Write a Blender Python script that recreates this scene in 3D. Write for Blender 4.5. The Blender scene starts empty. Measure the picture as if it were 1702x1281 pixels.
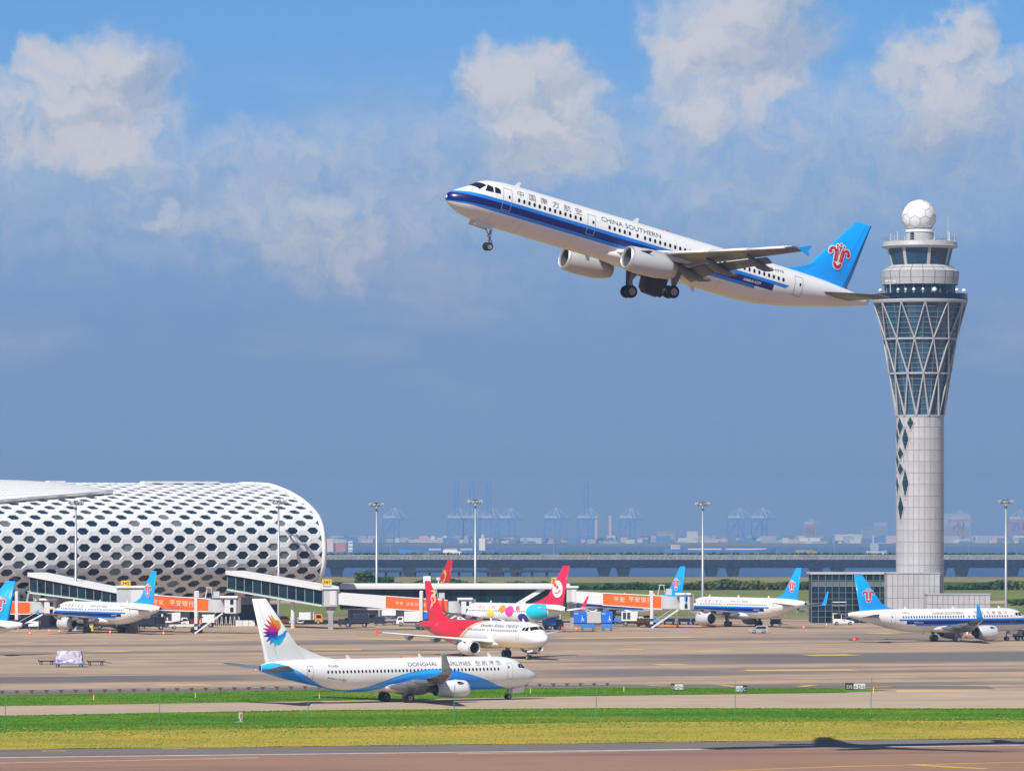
import bpy, bmesh, math, random
from mathutils import Vector, Matrix

random.seed(11)
SC = bpy.context.scene
COL = SC.collection
R_ = math.radians

# ---------------------------------------------------------------- camera
FPX, CX, YH, CAMH = 8500.0, 851.0, 850.0, 22.7      # focal length and centre in photograph pixels, horizon row, eye height
cam_d = bpy.data.cameras.new('camera')
cam = bpy.data.objects.new('camera', cam_d)
COL.objects.link(cam)
cam.location = (0, 0, CAMH)
cam.rotation_euler = (R_(90), 0, 0)
cam_d.sensor_width = 36.0
cam_d.sensor_fit = 'HORIZONTAL'
cam_d.lens = 36.0 * FPX / 1702.0
cam_d.shift_y = (YH - 640.5) / 1702.0
cam_d.clip_start = 1.0
cam_d.clip_end = 80000.0
SC.camera = cam

# ---------------------------------------------------------------- light
SUN_EL, SUN_AZ = 46.5, 210.0      # azimuth from +Y towards +X: behind the camera, to the left
sun_d = bpy.data.lights.new('sun', 'SUN')
sun = bpy.data.objects.new('sun', sun_d)
COL.objects.link(sun)
sun_d.energy = 4.6
sun_d.angle = R_(0.53)
sun_d.color = (1.0, 0.955, 0.89)
_sd = Vector((math.sin(R_(SUN_AZ)) * math.cos(R_(SUN_EL)), math.cos(R_(SUN_AZ)) * math.cos(R_(SUN_EL)), math.sin(R_(SUN_EL))))
sun.rotation_euler = _sd.to_track_quat('Z', 'Y').to_euler()
sun.location = (0, 0, 400)

SC.view_settings.view_transform = 'Standard'
SC.view_settings.look = 'None'
SC.view_settings.exposure = 0.27
SC.view_settings.gamma = 1.0
SC.view_settings.use_curve_mapping = False
SC.render.engine = 'CYCLES'
SC.cycles.use_denoising = True
SC.cycles.use_adaptive_sampling = True
SC.cycles.adaptive_threshold = 0.02
SC.cycles.volume_bounces = 0
SC.cycles.max_bounces = 6
SC.cycles.sample_clamp_indirect = 4.0


class NG:
    """small helper to wire shader nodes"""
    def __init__(s, nt):
        s.nt = nt
    def n(s, t, **k):
        nd = s.nt.nodes.new(t)
        for a, b in k.items():
            setattr(nd, a, b)
        return nd
    def put(s, sock, v):
        if isinstance(v, (int, float)):
            sock.default_value = v
        elif isinstance(v, (tuple, list)):
            if len(v) == 3 and sock.type == 'RGBA':
                v = (*v, 1)
            sock.default_value = v
        else:
            s.nt.links.new(v, sock)
    def m(s, op, a, b=0.0, c=None, clamp=False):
        nd = s.n('ShaderNodeMath', operation=op)
        nd.use_clamp = clamp
        s.put(nd.inputs[0], a)
        s.put(nd.inputs[1], b)
        if c is not None:
            s.put(nd.inputs[2], c)
        return nd.outputs[0]
    def ss(s, v, a, b, c=0.0, d=1.0):
        nd = s.n('ShaderNodeMapRange', interpolation_type='SMOOTHSTEP')
        s.put(nd.inputs[0], v)
        for i, q in enumerate((a, b, c, d)):
            s.put(nd.inputs[1 + i], q)
        return nd.outputs[0]
    def mix(s, f, a, b, mode='MIX'):
        nd = s.n('ShaderNodeMix', data_type='RGBA', blend_type=mode)
        s.put(nd.inputs[0], f)
        s.put(nd.inputs[6], a)
        s.put(nd.inputs[7], b)
        return nd.outputs[2]
    def noise(s, vec, scale, detail=4.0, rough=0.55, dim='3D'):
        nd = s.n('ShaderNodeTexNoise', noise_dimensions=dim)
        if vec is not None:
            s.put(nd.inputs['Vector'], vec)
        nd.inputs['Scale'].default_value = scale
        nd.inputs['Detail'].default_value = detail
        nd.inputs['Roughness'].default_value = rough
        return nd.outputs['Fac']
    def xyz(s, x, y, z=0.0):
        nd = s.n('ShaderNodeCombineXYZ')
        for i, v in enumerate((x, y, z)):
            s.put(nd.inputs[i], v)
        return nd.outputs[0]


# ---------------------------------------------------------------- sky: Nishita air with cumulus laid out by direction
def make_world():
    w = bpy.data.worlds.new('World')
    SC.world = w
    w.use_nodes = True
    nt = w.node_tree
    g = NG(nt)
    bg = nt.nodes['Background']
    sky = g.n('ShaderNodeTexSky', sky_type='NISHITA')
    sky.sun_disc = False
    sky.sun_elevation = R_(SUN_EL)
    sky.sun_rotation = R_(SUN_AZ)
    sky.altitude = 0
    sky.air_density = SKY_AIR
    sky.dust_density = SKY_DUST
    sky.ozone_density = 10.0
    tc = g.n('ShaderNodeTexCoord')
    sep = g.n('ShaderNodeSeparateXYZ')
    g.put(sep.inputs[0], tc.outputs['Generated'])
    x, y, z = sep.outputs
    az = g.m('ARCTAN2', x, y)
    el = g.m('ARCSINE', z)
    # direction plane in units of 0.01 rad, warped a little so that outlines billow
    U = g.m('MULTIPLY', az, 100.0)
    V = g.m('MULTIPLY', el, 100.0)
    P = g.xyz(U, V, 0.0)
    def vm(op, a_, b_=None):
        nd = g.n('ShaderNodeVectorMath', operation=op)
        g.put(nd.inputs[0], a_)
        if b_ is not None: g.put(nd.inputs[1], b_)
        return nd.outputs['Value' if op == 'DOT_PRODUCT' else 'Vector']
    wn = g.n('ShaderNodeTexNoise', noise_dimensions='2D')
    g.put(wn.inputs['Vector'], P)
    wn.inputs['Scale'].default_value = 0.95
    wn.inputs['Detail'].default_value = 5.0
    wn.inputs['Roughness'].default_value = 0.58
    P2 = vm('ADD', P, vm('MULTIPLY', vm('SUBTRACT', wn.outputs['Color'], (.5, .5, .5)), (1.7, 1.35, 0.0)))
    # cumulus heads seen in the photograph: (px, py, rx, ry, density)
    heads = [(165, 165, 125, 98, 1.0), (215, 140, 82, 66, 1.0), (105, 130, 72, 60, .9), (130, 212, 140, 58, .8), (10, 205, 62, 66, .8), (80, 262, 200, 55, .42),
             (860, 140, 105, 64, 1.05), (900, 185, 100, 90, .95), (985, 198, 52, 42, .75), (900, 240, 150, 52, .75), (700, 245, 200, 52, .5),
             (1225, 65, 145, 92, 1.05), (1180, 140, 100, 92, .85), (1290, 20, 105, 58, .85), (1210, 215, 210, 60, .55),
             (1610, 75, 48, 58, 1.0), (1565, 130, 105, 76, .95), (1600, 200, 135, 72, .8), (1480, 195, 180, 64, .5), (1690, 165, 80, 75, .7),
             (560, 388, 170, 62, .72), (445, 360, 90, 44, .55), (300, 372, 78, 19, .7), (430, 285, 200, 45, .42),
             (1150, 365, 120, 44, .40), (1300, 388, 90, 36, .32), (520, 305, 450, 95, .55), (120, 320, 280, 80, .46), (1380, 255, 450, 100, .52), (760, 425, 380, 75, .28), (1100, 330, 300, 60, .3)]
    dens = None
    up = None
    for (px, py, rx, ry, k) in heads:
        rx, ry = rx * 1.12, ry * 1.12
        cu, cv = (px - CX) / FPX * 100, (YH - py) / FPX * 100
        D = vm('MULTIPLY', vm('SUBTRACT', P2, (cu, cv, 0.0)), (FPX / (rx * 100), FPX / (ry * 100), 0.0))
        D = vm('MAXIMUM', D, vm('MULTIPLY', D, (1.0, .66, 1.0)))      # flat soft bases, firm tops
        b = g.ss(vm('DOT_PRODUCT', D, D), 1.70 if k > .6 else 1.9, 0.0, 0.0, k)
        lift = g.m('MULTIPLY', vm('DOT_PRODUCT', D, (-.34, .62, 0.0)), b)
        if dens is None:
            dens, up = b, lift
        else:
            dens = g.m('SMOOTH_MAX', dens, b, 0.14)
            up = g.m('MAXIMUM', up, lift)
    # the same kind of cloud all round, outside the photograph too
    far = g.noise(vm('MULTIPLY', P, (0.16, 0.32, 0.0)), 1.0, 4.0, 0.55, '2D')
    inside = g.m('MULTIPLY', g.ss(g.m('ABSOLUTE', U), 14.0, 10.5), g.ss(V, 13.5, 10.5))
    general = g.m('MULTIPLY', g.ss(far, 0.52, 0.66), g.m('SUBTRACT', 1.0, inside))
    general = g.m('MULTIPLY', general, g.ss(V, 0.5, 4.0))
    dens = g.m('MAXIMUM', dens, general)
    fine = g.noise(P2, 1.5, 5.0, 0.6, '2D')
    dens = g.m('MULTIPLY', dens, g.ss(fine, 0.2, 0.66, 0.66, 1.06))
    alpha = g.ss(dens, -0.05, 1.0, 0.0, 0.78)
    # thin streaky veil through the middle of the sky
    veil = g.noise(vm('MULTIPLY', P, (0.12, 0.55, 0.0)), 1.0, 3.0, 0.6, '2D')
    alpha = g.m('MAXIMUM', alpha, g.m('MULTIPLY', g.ss(veil, 0.42, 0.75), g.m('MULTIPLY', g.m('MULTIPLY', g.ss(V, 0.5, 4.5), g.ss(V, 9.5, 7.0)), 0.42)))
    lit = g.ss(g.m('ADD', up, g.m('MULTIPLY', g.m('SUBTRACT', fine, 0.5), 0.4)), -0.20, 0.34)
    k = 1.0 / SKY_STRENGTH
    ccol = g.mix(lit, tuple(c * k for c in CLOUD_DARK), tuple(c * k for c in CLOUD_LIT))
    tint = g.mix(1.0, sky.outputs[0], SKY_TINT, 'MULTIPLY')
    # moist slate-blue air low over the horizon, all round
    tint = g.mix(g.ss(V, 10.5, 3.0, 0.0, 0.95), tint, tuple(c * k for c in SKY_LOW))
    col = g.mix(alpha, tint, ccol)
    g.put(bg.inputs[0], col)
    bg.inputs[1].default_value = SKY_STRENGTH
    try:
        w.cycles.sampling_method = 'MANUAL'
        w.cycles.sample_map_resolution = 512
    except Exception:
        pass


SKY_STRENGTH, SKY_AIR, SKY_DUST = 0.084, 0.50, 0.0
SKY_TINT = (0.90, 1.12, 1.06, 1)
SKY_LOW = (0.148, 0.244, 0.440)
CLOUD_LIT = (0.60, 0.56, 0.535)
CLOUD_DARK = (0.275, 0.32, 0.425)
make_world()

# ---------------------------------------------------------------- helpers
def spot(px, py, Y):
    """place in the world of a thing at distance Y that the photograph shows at px, py"""
    return Vector(((px - CX) * Y / FPX, Y, CAMH + (YH - py) * Y / FPX))

def on_ground(px, py):
    Y = FPX * CAMH / (py - YH)
    return Vector(((px - CX) * Y / FPX, Y, 0.0))

def tag(o, label=None, cat=None, group=None, kind=None):
    if label: o['label'] = label
    if cat: o['category'] = cat
    if group: o['group'] = group
    if kind: o['kind'] = kind
    return o

def empty(name, loc, rz=0.0, label=None, cat=None, group=None):
    o = bpy.data.objects.new(name, None)
    o.empty_display_size = 0.5
    COL.objects.link(o)
    o.location = loc
    o.rotation_euler = (0, 0, rz)
    return tag(o, label, cat, group)

def inst(name, me, parent, loc=(0, 0, 0), rot=(0, 0, 0), scale=(1, 1, 1), kind=None):
    o = bpy.data.objects.new(name, me)
    COL.objects.link(o)
    o.parent = parent
    o.location = loc
    o.rotation_euler = rot
    o.scale = scale
    if kind: o['kind'] = kind
    return o

def copy_tree(o, parent=None):
    c = o.copy()
    COL.objects.link(c)
    c.parent = parent
    for ch in list(o.children):
        copy_tree(ch, c)
    return c

def circ(n, r=1.0, a0=0.0):
    return [(r * math.cos(a0 + 2 * math.pi * i / n), r * math.sin(a0 + 2 * math.pi * i / n)) for i in range(n)]

class MB:
    """collects faces and links them as one mesh object"""
    def __init__(s):
        s.v, s.f, s.mi, s.sm = [], [], [], []
    def add(s, vs, fs, mi=0, smooth=False):
        b = len(s.v)
        s.v += [tuple(p) for p in vs]
        for f in fs:
            s.f.append([b + i for i in f])
            s.mi.append(mi)
            s.sm.append(smooth)
        return s
    def poly(s, pts, mi=0):
        return s.add(pts, [list(range(len(pts)))], mi)
    def box(s, c, d, mi=0, rot=None, bev=0.0):
        x, y, z = d[0] / 2, d[1] / 2, d[2] / 2
        if bev > 0:
            e = bev
            pts = []
            ring = [(-x + e, -y), (x - e, -y), (x, -y + e), (x, y - e), (x - e, y), (-x + e, y), (-x, y - e), (-x, -y + e)]
            for zz, k in ((-z, .0), (-z + e, 1.), (z - e, 1.), (z, .0)):
                for (a, b) in ring:
                    if k: pts.append((a, b, zz))
                    else: pts.append((a - math.copysign(e, a) * (abs(a) > x - 1.01 * e) * .6, b - math.copysign(e, b) * (abs(b) > y - 1.01 * e) * .6, zz))
            fs = [[j * 8 + i, j * 8 + (i + 1) % 8, (j + 1) * 8 + (i + 1) % 8, (j + 1) * 8 + i] for j in range(3) for i in range(8)]
            fs += [list(range(7, -1, -1)), list(range(24, 32))]
        else:
            pts = [(a * x, b * y, e * z) for e in (-1, 1) for (a, b) in ((-1, -1), (1, -1), (1, 1), (-1, 1))]
            fs = [[3, 2, 1, 0], [4, 5, 6, 7], [0, 1, 5, 4], [1, 2, 6, 5], [2, 3, 7, 6], [3, 0, 4, 7]]
        if rot is not None:
            pts = [rot @ Vector(p) for p in pts]
        c = Vector(c)
        return s.add([Vector(p) + c for p in pts], fs, mi)
    def tube(s, p0, p1, r0, r1=None, n=10, mi=0, caps=True, smooth=True):
        r1 = r0 if r1 is None else r1
        p0, p1 = Vector(p0), Vector(p1)
        d = (p1 - p0).normalized()
        a = d.orthogonal().normalized()
        b = d.cross(a)
        vs = [p + (a * c + b * q) * r for p, r in ((p0, r0), (p1, r1)) for (c, q) in circ(n)]
        s.add(vs, [[i, (i + 1) % n, n + (i + 1) % n, n + i] for i in range(n)], mi, smooth)
        if caps:
            s.add(vs[:n], [list(range(n - 1, -1, -1))], mi)
            s.add(vs[n:], [list(range(n))], mi)
        return s
    def bar(s, p0, p1, w, h, mi=0, up=Vector((0, 0, 1))):
        p0, p1 = Vector(p0), Vector(p1)
        d = (p1 - p0).normalized()
        if abs(d.dot(up)) > .98: up = Vector((0, 1, 0))
        a = d.cross(up).normalized() * (w / 2)
        b = a.cross(d).normalized() * (h / 2)
        vs = [p + q for p in (p0, p1) for q in (-a - b, a - b, a + b, -a + b)]
        return s.add(vs, [[3, 2, 1, 0], [4, 5, 6, 7], [0, 1, 5, 4], [1, 2, 6, 5], [2, 3, 7, 6], [3, 0, 4, 7]], mi)
    def lathe(s, prof, n=20, axis='Z', o=(0, 0, 0), mi=0, smooth=True, mis=None, cap0=False, cap1=False, f=None):
        """profile of (along, radius)"""
        o = Vector(o)
        rows = []
        for (h, r) in prof:
            row = []
            for (c, q) in circ(n):
                p = (r * c, r * q, h) if axis == 'Z' else ((h, r * c, r * q) if axis == 'X' else (r * c, h, r * q))
                p = Vector(p)
                if f: p = f(p)
                row.append(p + o)
            rows.append(row)
        for k in range(len(rows) - 1):
            vs = rows[k] + rows[k + 1]
            s.add(vs, [[i, (i + 1) % n, n + (i + 1) % n, n + i] for i in range(n)], mis[k] if mis else mi, smooth)
        if cap0: s.add(rows[0], [list(range(n - 1, -1, -1))], mis[0] if mis else mi)
        if cap1: s.add(rows[-1], [list(range(n))], mis[-1] if mis else mi)
        return s
    def grid(s, rows, mi=0, smooth=True, close=False, mf=None):
        b = len(s.v)
        m = len(rows[0])
        for r in rows: s.v += [tuple(p) for p in r]
        for j in range(len(rows) - 1):
            for i in range(m if close else m - 1):
                i2 = (i + 1) % m
                s.f.append([b + j * m + i, b + j * m + i2, b + (j + 1) * m + i2, b + (j + 1) * m + i])
                s.mi.append(mf(j, i) if mf else mi)
                s.sm.append(smooth)
        return s
    def prism(s, prof, y0, y1, mi=0, side=None):
        """side outline (x, z) pushed from y0 to y1"""
        n = len(prof)
        vs = [(x, y, z) for y in (y0, y1) for (x, z) in prof]
        s.add(vs, [[i, (i + 1) % n, n + (i + 1) % n, n + i] for i in range(n)], mi)
        s.add(vs, [list(range(n - 1, -1, -1)), list(range(n, 2 * n))], mi if side is None else side)
        return s
    def mesh(s, name, mats, weld=False):
        me = bpy.data.meshes.new(name)
        me.from_pydata(s.v, [], s.f)
        for m in (mats if isinstance(mats, (list, tuple)) else [mats]):
            me.materials.append(m)
        me.polygons.foreach_set('material_index', s.mi)
        me.polygons.foreach_set('use_smooth', s.sm)
        if weld:
            bm = bmesh.new()
            bm.from_mesh(me)
            bmesh.ops.remove_doubles(bm, verts=bm.verts, dist=0.0005)
            bmesh.ops.recalc_face_normals(bm, faces=bm.faces)
            bm.to_mesh(me)
            bm.free()
        me.update()
        return me
    def build(s, name, mats, parent=None, weld=False, kind=None, loc=(0, 0, 0), rot=(0, 0, 0)):
        return inst(name, s.mesh(name, mats, weld), parent, loc, rot, (1, 1, 1), kind)

def pchip(xs, ys):
    n = len(xs)
    h = [xs[i + 1] - xs[i] for i in range(n - 1)]
    d = [(ys[i + 1] - ys[i]) / h[i] for i in range(n - 1)]
    m = [d[0]] + [0.0] * (n - 2) + [d[-1]]
    for i in range(1, n - 1):
        if d[i - 1] * d[i] > 0:
            w1, w2 = 2 * h[i] + h[i - 1], h[i] + 2 * h[i - 1]
            m[i] = (w1 + w2) / (w1 / d[i - 1] + w2 / d[i])
    def f(x):
        x = min(max(x, xs[0]), xs[-1])
        i = 0
        while i < n - 2 and x > xs[i + 1]: i += 1
        t = (x - xs[i]) / h[i]
        return ((1 + 2 * t) * (1 - t) ** 2 * ys[i] + t * (1 - t) ** 2 * h[i] * m[i] + t * t * (3 - 2 * t) * ys[i + 1] + t * t * (t - 1) * h[i] * m[i + 1])
    return f

def text_faces(body, size, font_spacing=1.0, shear=0.0):
    cu = bpy.data.curves.new('t', 'FONT')
    cu.body = body
    cu.size = size
    cu.space_character = font_spacing
    cu.shear = shear
    cu.resolution_u = 3
    cu.offset = 0.007 * size
    ob = bpy.data.objects.new('t', cu)
    me = bpy.data.meshes.new_from_object(ob)
    bpy.data.objects.remove(ob)
    bm = bmesh.new()
    bm.from_mesh(me)
    zs = [v.co.y for v in bm.verts] or [0]
    y = min(zs)
    while y < max(zs):
        bmesh.ops.bisect_plane(bm, geom=bm.verts[:] + bm.edges[:] + bm.faces[:], plane_co=(0, y, 0), plane_no=(0, 1, 0))
        y += 0.14
    vs = [(v.co.x, v.co.y) for v in bm.verts]
    bm.verts.index_update()
    fs = [[v.index for v in f.verts] for f in bm.faces]
    bm.free()
    bpy.data.meshes.remove(me)
    bpy.data.curves.remove(cu)
    return vs, fs

def centred(vs):
    xs = [v[0] for v in vs]
    return min(xs), max(xs)

# ---------------------------------------------------------------- materials
M = {}
def mat(name, col, rough=0.5, metal=0.0, var=0.0, vscale=1.0, bump=0.0, bscale=8.0, coat=0.0, spec=0.5, dirt=0.0, dirtcol=(0.25, 0.22, 0.19), stretch=(1, 1, 1)):
    m = bpy.data.materials.new(name)
    m.use_nodes = True
    g = NG(m.node_tree)
    b = m.node_tree.nodes['Principled BSDF']
    b.inputs['Roughness'].default_value = rough
    b.inputs['Metallic'].default_value = metal
    b.inputs['Coat Weight'].default_value = coat
    b.inputs['Specular IOR Level'].default_value = spec
    c = col
    if var or dirt or bump:
        tc = g.n('ShaderNodeTexCoord')
        mp = g.n('ShaderNodeMapping')
        g.put(mp.inputs[0], tc.outputs['Object'])
        mp.inputs['Scale'].default_value = stretch
        vec = mp.outputs[0]
        c = col
        if var:
            f = g.noise(vec, vscale, 6.0, 0.62)
            lo = tuple(q * (1 - var) for q in col)
            hi = tuple(min(1, q * (1 + var)) for q in col)
            c = g.mix(g.ss(f, 0.3, 0.7), lo, hi)
        if dirt:
            f = g.noise(vec, vscale * 0.37 + 0.05, 8.0, 0.7)
            c = g.mix(g.ss(f, 0.5, 0.85, 0.0, dirt), c, dirtcol)
        if bump:
            bp = g.n('ShaderNodeBump')
            bp.inputs['Strength'].default_value = bump
            g.put(bp.inputs['Height'], g.noise(vec, bscale, 5.0, 0.6))
            g.put(b.inputs['Normal'], bp.outputs[0])
    g.put(b.inputs['Base Color'], c)
    M[name] = m
    return m

def paint(name, col, rough=0.3, **k):
    return mat(name, col, rough=rough, coat=k.pop('coat', 0.25), **k)

paint('white_paint', (0.80, 0.80, 0.80), dirt=0.12, vscale=0.8)
paint('plane_white', (0.80, 0.795, 0.785), 0.28, dirt=0.14, vscale=0.45, stretch=(0.35, 1, 1), dirtcol=(0.42, 0.37, 0.30))
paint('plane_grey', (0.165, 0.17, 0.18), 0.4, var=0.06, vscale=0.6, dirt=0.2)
paint('nacelle_grey', (0.56, 0.57, 0.58), 0.32, dirt=0.22, vscale=0.9)
paint('winglet_grey', (0.36, 0.365, 0.37), 0.4, dirt=0.1, vscale=0.9)
paint('nacelle_white', (0.74, 0.74, 0.75), 0.3, dirt=0.12, vscale=0.9)
mat('bare_metal', (0.70, 0.70, 0.71), 0.42, 0.7)
mat('dark_metal', (0.06, 0.06, 0.065), 0.5, 0.6)
mat('fan_black', (0.012, 0.012, 0.016), 0.45)
mat('rubber', (0.014, 0.014, 0.016), 0.75)
mat('hub', (0.34, 0.34, 0.35), 0.5, 0.3)
mat('duct_grey', (0.11, 0.11, 0.115), 0.5)
mat('gear_steel', (0.30, 0.30, 0.31), 0.45, 0.5, dirt=0.5, vscale=3)
mat('window_black', (0.008, 0.010, 0.014), 0.12, spec=0.7)
mat('seam', (0.30, 0.30, 0.31), 0.6)
mat('skin_seam', (0.52, 0.52, 0.51), 0.6)
mat('text_dark', (0.10, 0.10, 0.11), 0.5)
mat('text_grey', (0.20, 0.20, 0.21), 0.5)
mat('text_black', (0.02, 0.02, 0.02), 0.5)
mat('text_white', (0.8, 0.8, 0.8), 0.5)
paint('sky_blue', (0.006, 0.36, 0.98))
paint('navy', (0.003, 0.009, 0.135), coat=0.1)
paint('mid_blue', (0.012, 0.19, 0.66))
paint('cyan_blue', (0.03, 0.36, 0.74))
paint('flower_red', (0.62, 0.012, 0.035))
paint('wing_red', (0.72, 0.02, 0.045))
paint('tail_red', (0.70, 0.012, 0.03))
paint('nine_red', (0.74, 0.02, 0.07))
paint('deep_red', (0.50, 0.015, 0.01))
paint('gold', (0.78, 0.40, 0.07))
paint('pale_gold', (0.80, 0.55, 0.30))
paint('east_blue', (0.006, 0.30, 0.98))
paint('east_sky', (0.03, 0.48, 0.95))
paint('east_dark', (0.004, 0.13, 0.42))
for nm, c in (('f_yellow', (.86, .50, .02)), ('f_orange', (.85, .22, .01)), ('f_coral', (.80, .09, .05)), ('f_pink', (.75, .02, .20)), ('f_magenta', (.55, .01, .30)),
              ('f_purple', (.20, .01, .28)), ('f_indigo', (.05, .02, .30)), ('f_blue', (.01, .12, .68)), ('f_azure', (.01, .30, .78)), ('balloon_cyan', (.01, .52, .72)),
              ('balloon_navy', (.01, .03, .28)), ('balloon_pink', (.74, .06, .36)), ('balloon_orange', (.80, .28, .03)), ('balloon_yellow', (.85, .62, .08)), ('balloon_rose', (.78, .12, .22))):
    paint(nm, c)
mat('glass_dark', (0.006, 0.016, 0.030), 0.12, spec=0.35)
mat('glass_teal', (0.008, 0.034, 0.048), 0.14, spec=0.4)
mat('glass_blue', (0.008, 0.030, 0.062), 0.12, spec=0.4)
mat('tower_glass_a', (0.026, 0.11, 0.19), 0.10, spec=0.75)
mat('tower_glass_b', (0.014, 0.06, 0.12), 0.10, spec=0.6)
mat('panel_white', (0.80, 0.80, 0.79), 0.42, dirt=0.16, vscale=0.25)
mat('roof_white', (0.76, 0.76, 0.75), 0.45, dirt=0.2, vscale=0.3)
mat('steel_white', (0.70, 0.70, 0.70), 0.5, dirt=0.25, vscale=1.0)
mat('wall_grey', (0.34, 0.34, 0.35), 0.7, var=0.12, vscale=0.4)
mat('wall_dark', (0.035, 0.040, 0.05), 0.8)
mat('clad_a', (0.47, 0.46, 0.47), 0.5, 0.1, var=0.06, vscale=0.7, dirt=0.2)
mat('clad_b', (0.49, 0.48, 0.49), 0.5, 0.1, var=0.06, vscale=0.7, dirt=0.2)
mat('clad_c', (0.445, 0.44, 0.45), 0.5, 0.1, var=0.06, vscale=0.7, dirt=0.25)
mat('joint', (0.10, 0.10, 0.105), 0.8)
mat('lattice', (0.44, 0.44, 0.455), 0.5, 0.1, dirt=0.3, vscale=0.6)
mat('mullion', (0.24, 0.28, 0.31), 0.5)
mat('concrete', (0.36, 0.35, 0.34), 0.85, var=0.18, vscale=0.5, dirt=0.4)
mat('concrete_dark', (0.26, 0.26, 0.27), 0.85, var=0.18, vscale=0.5, dirt=0.4)
paint('orange_ad', (0.86, 0.13, 0.005), 0.45, coat=0.0)
mat('grey_light', (0.52, 0.53, 0.53), 0.5, dirt=0.2, vscale=0.6)
paint('sign_yellow', (0.85, 0.52, 0.01), 0.4)
paint('blue_crate', (0.01, 0.16, 0.74), 0.45)
paint('blue_cart', (0.03, 0.24, 0.66), 0.5)
paint('orange_paint', (0.82, 0.27, 0.02), 0.45)
paint('cone_red', (0.86, 0.10, 0.05), 0.5)
paint('silver', (0.55, 0.56, 0.58), 0.3, metal=0.4)
paint('truck_navy', (0.02, 0.03, 0.06), 0.4, dirt=0.3)
paint('truck_red', (0.60, 0.03, 0.03), 0.4)
mat('louvre', (0.05, 0.05, 0.055), 0.6)
mat('galv', (0.42, 0.44, 0.46), 0.45, 0.5, dirt=0.2)
mat('lamp_glass', (0.75, 0.77, 0.8), 0.2)
mat('net_green', (0.05, 0.30, 0.16), 0.6)
mat('marker_yellow', (0.80, 0.62, 0.12), 0.6)
px_ = lambda px, Y: (px - CX) * Y / FPX           # X of a photograph column at distance Y
pz = lambda py, Y: CAMH + (YH - py) * Y / FPX     # height of a photograph row at distance Y

# ---------------------------------------------------------------- ground, paving, grass, water
def line(pts):
    """edge on the ground through places given as photograph pixels, run on beyond the frame; returns Y for X"""
    P = [on_ground(*p) for p in pts]
    a, b = P[0], P[1]
    P = [a + (a - b).normalized() * 400] + P
    a, b = P[-1], P[-2]
    P = P + [a + (a - b).normalized() * 400]
    P.sort(key=lambda p: p.x)
    return P

def y_on(P, x):
    for a, b in zip(P, P[1:]):
        if x <= b.x:
            return a.y + (b.y - a.y) * (x - a.x) / max(1e-6, b.x - a.x)
    return P[-1].y

def strip(name, near, far, z, m, x0=-260, x1=260, n=60, kind='structure', parent=None, wob=0.0):
    rows = []
    rnd = random.Random(5)
    a = [[], []]
    for i in range(n + 1):
        x = x0 + (x1 - x0) * i / n
        w = (rnd.random() - .5) * wob
        a[0].append(Vector((x, y_on(near, x) + w, z)))
        a[1].append(Vector((x, y_on(far, x) + w, z)))
    mb = MB()
    mb.grid(a)
    return mb.build(name, [m], parent, kind=kind)

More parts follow.
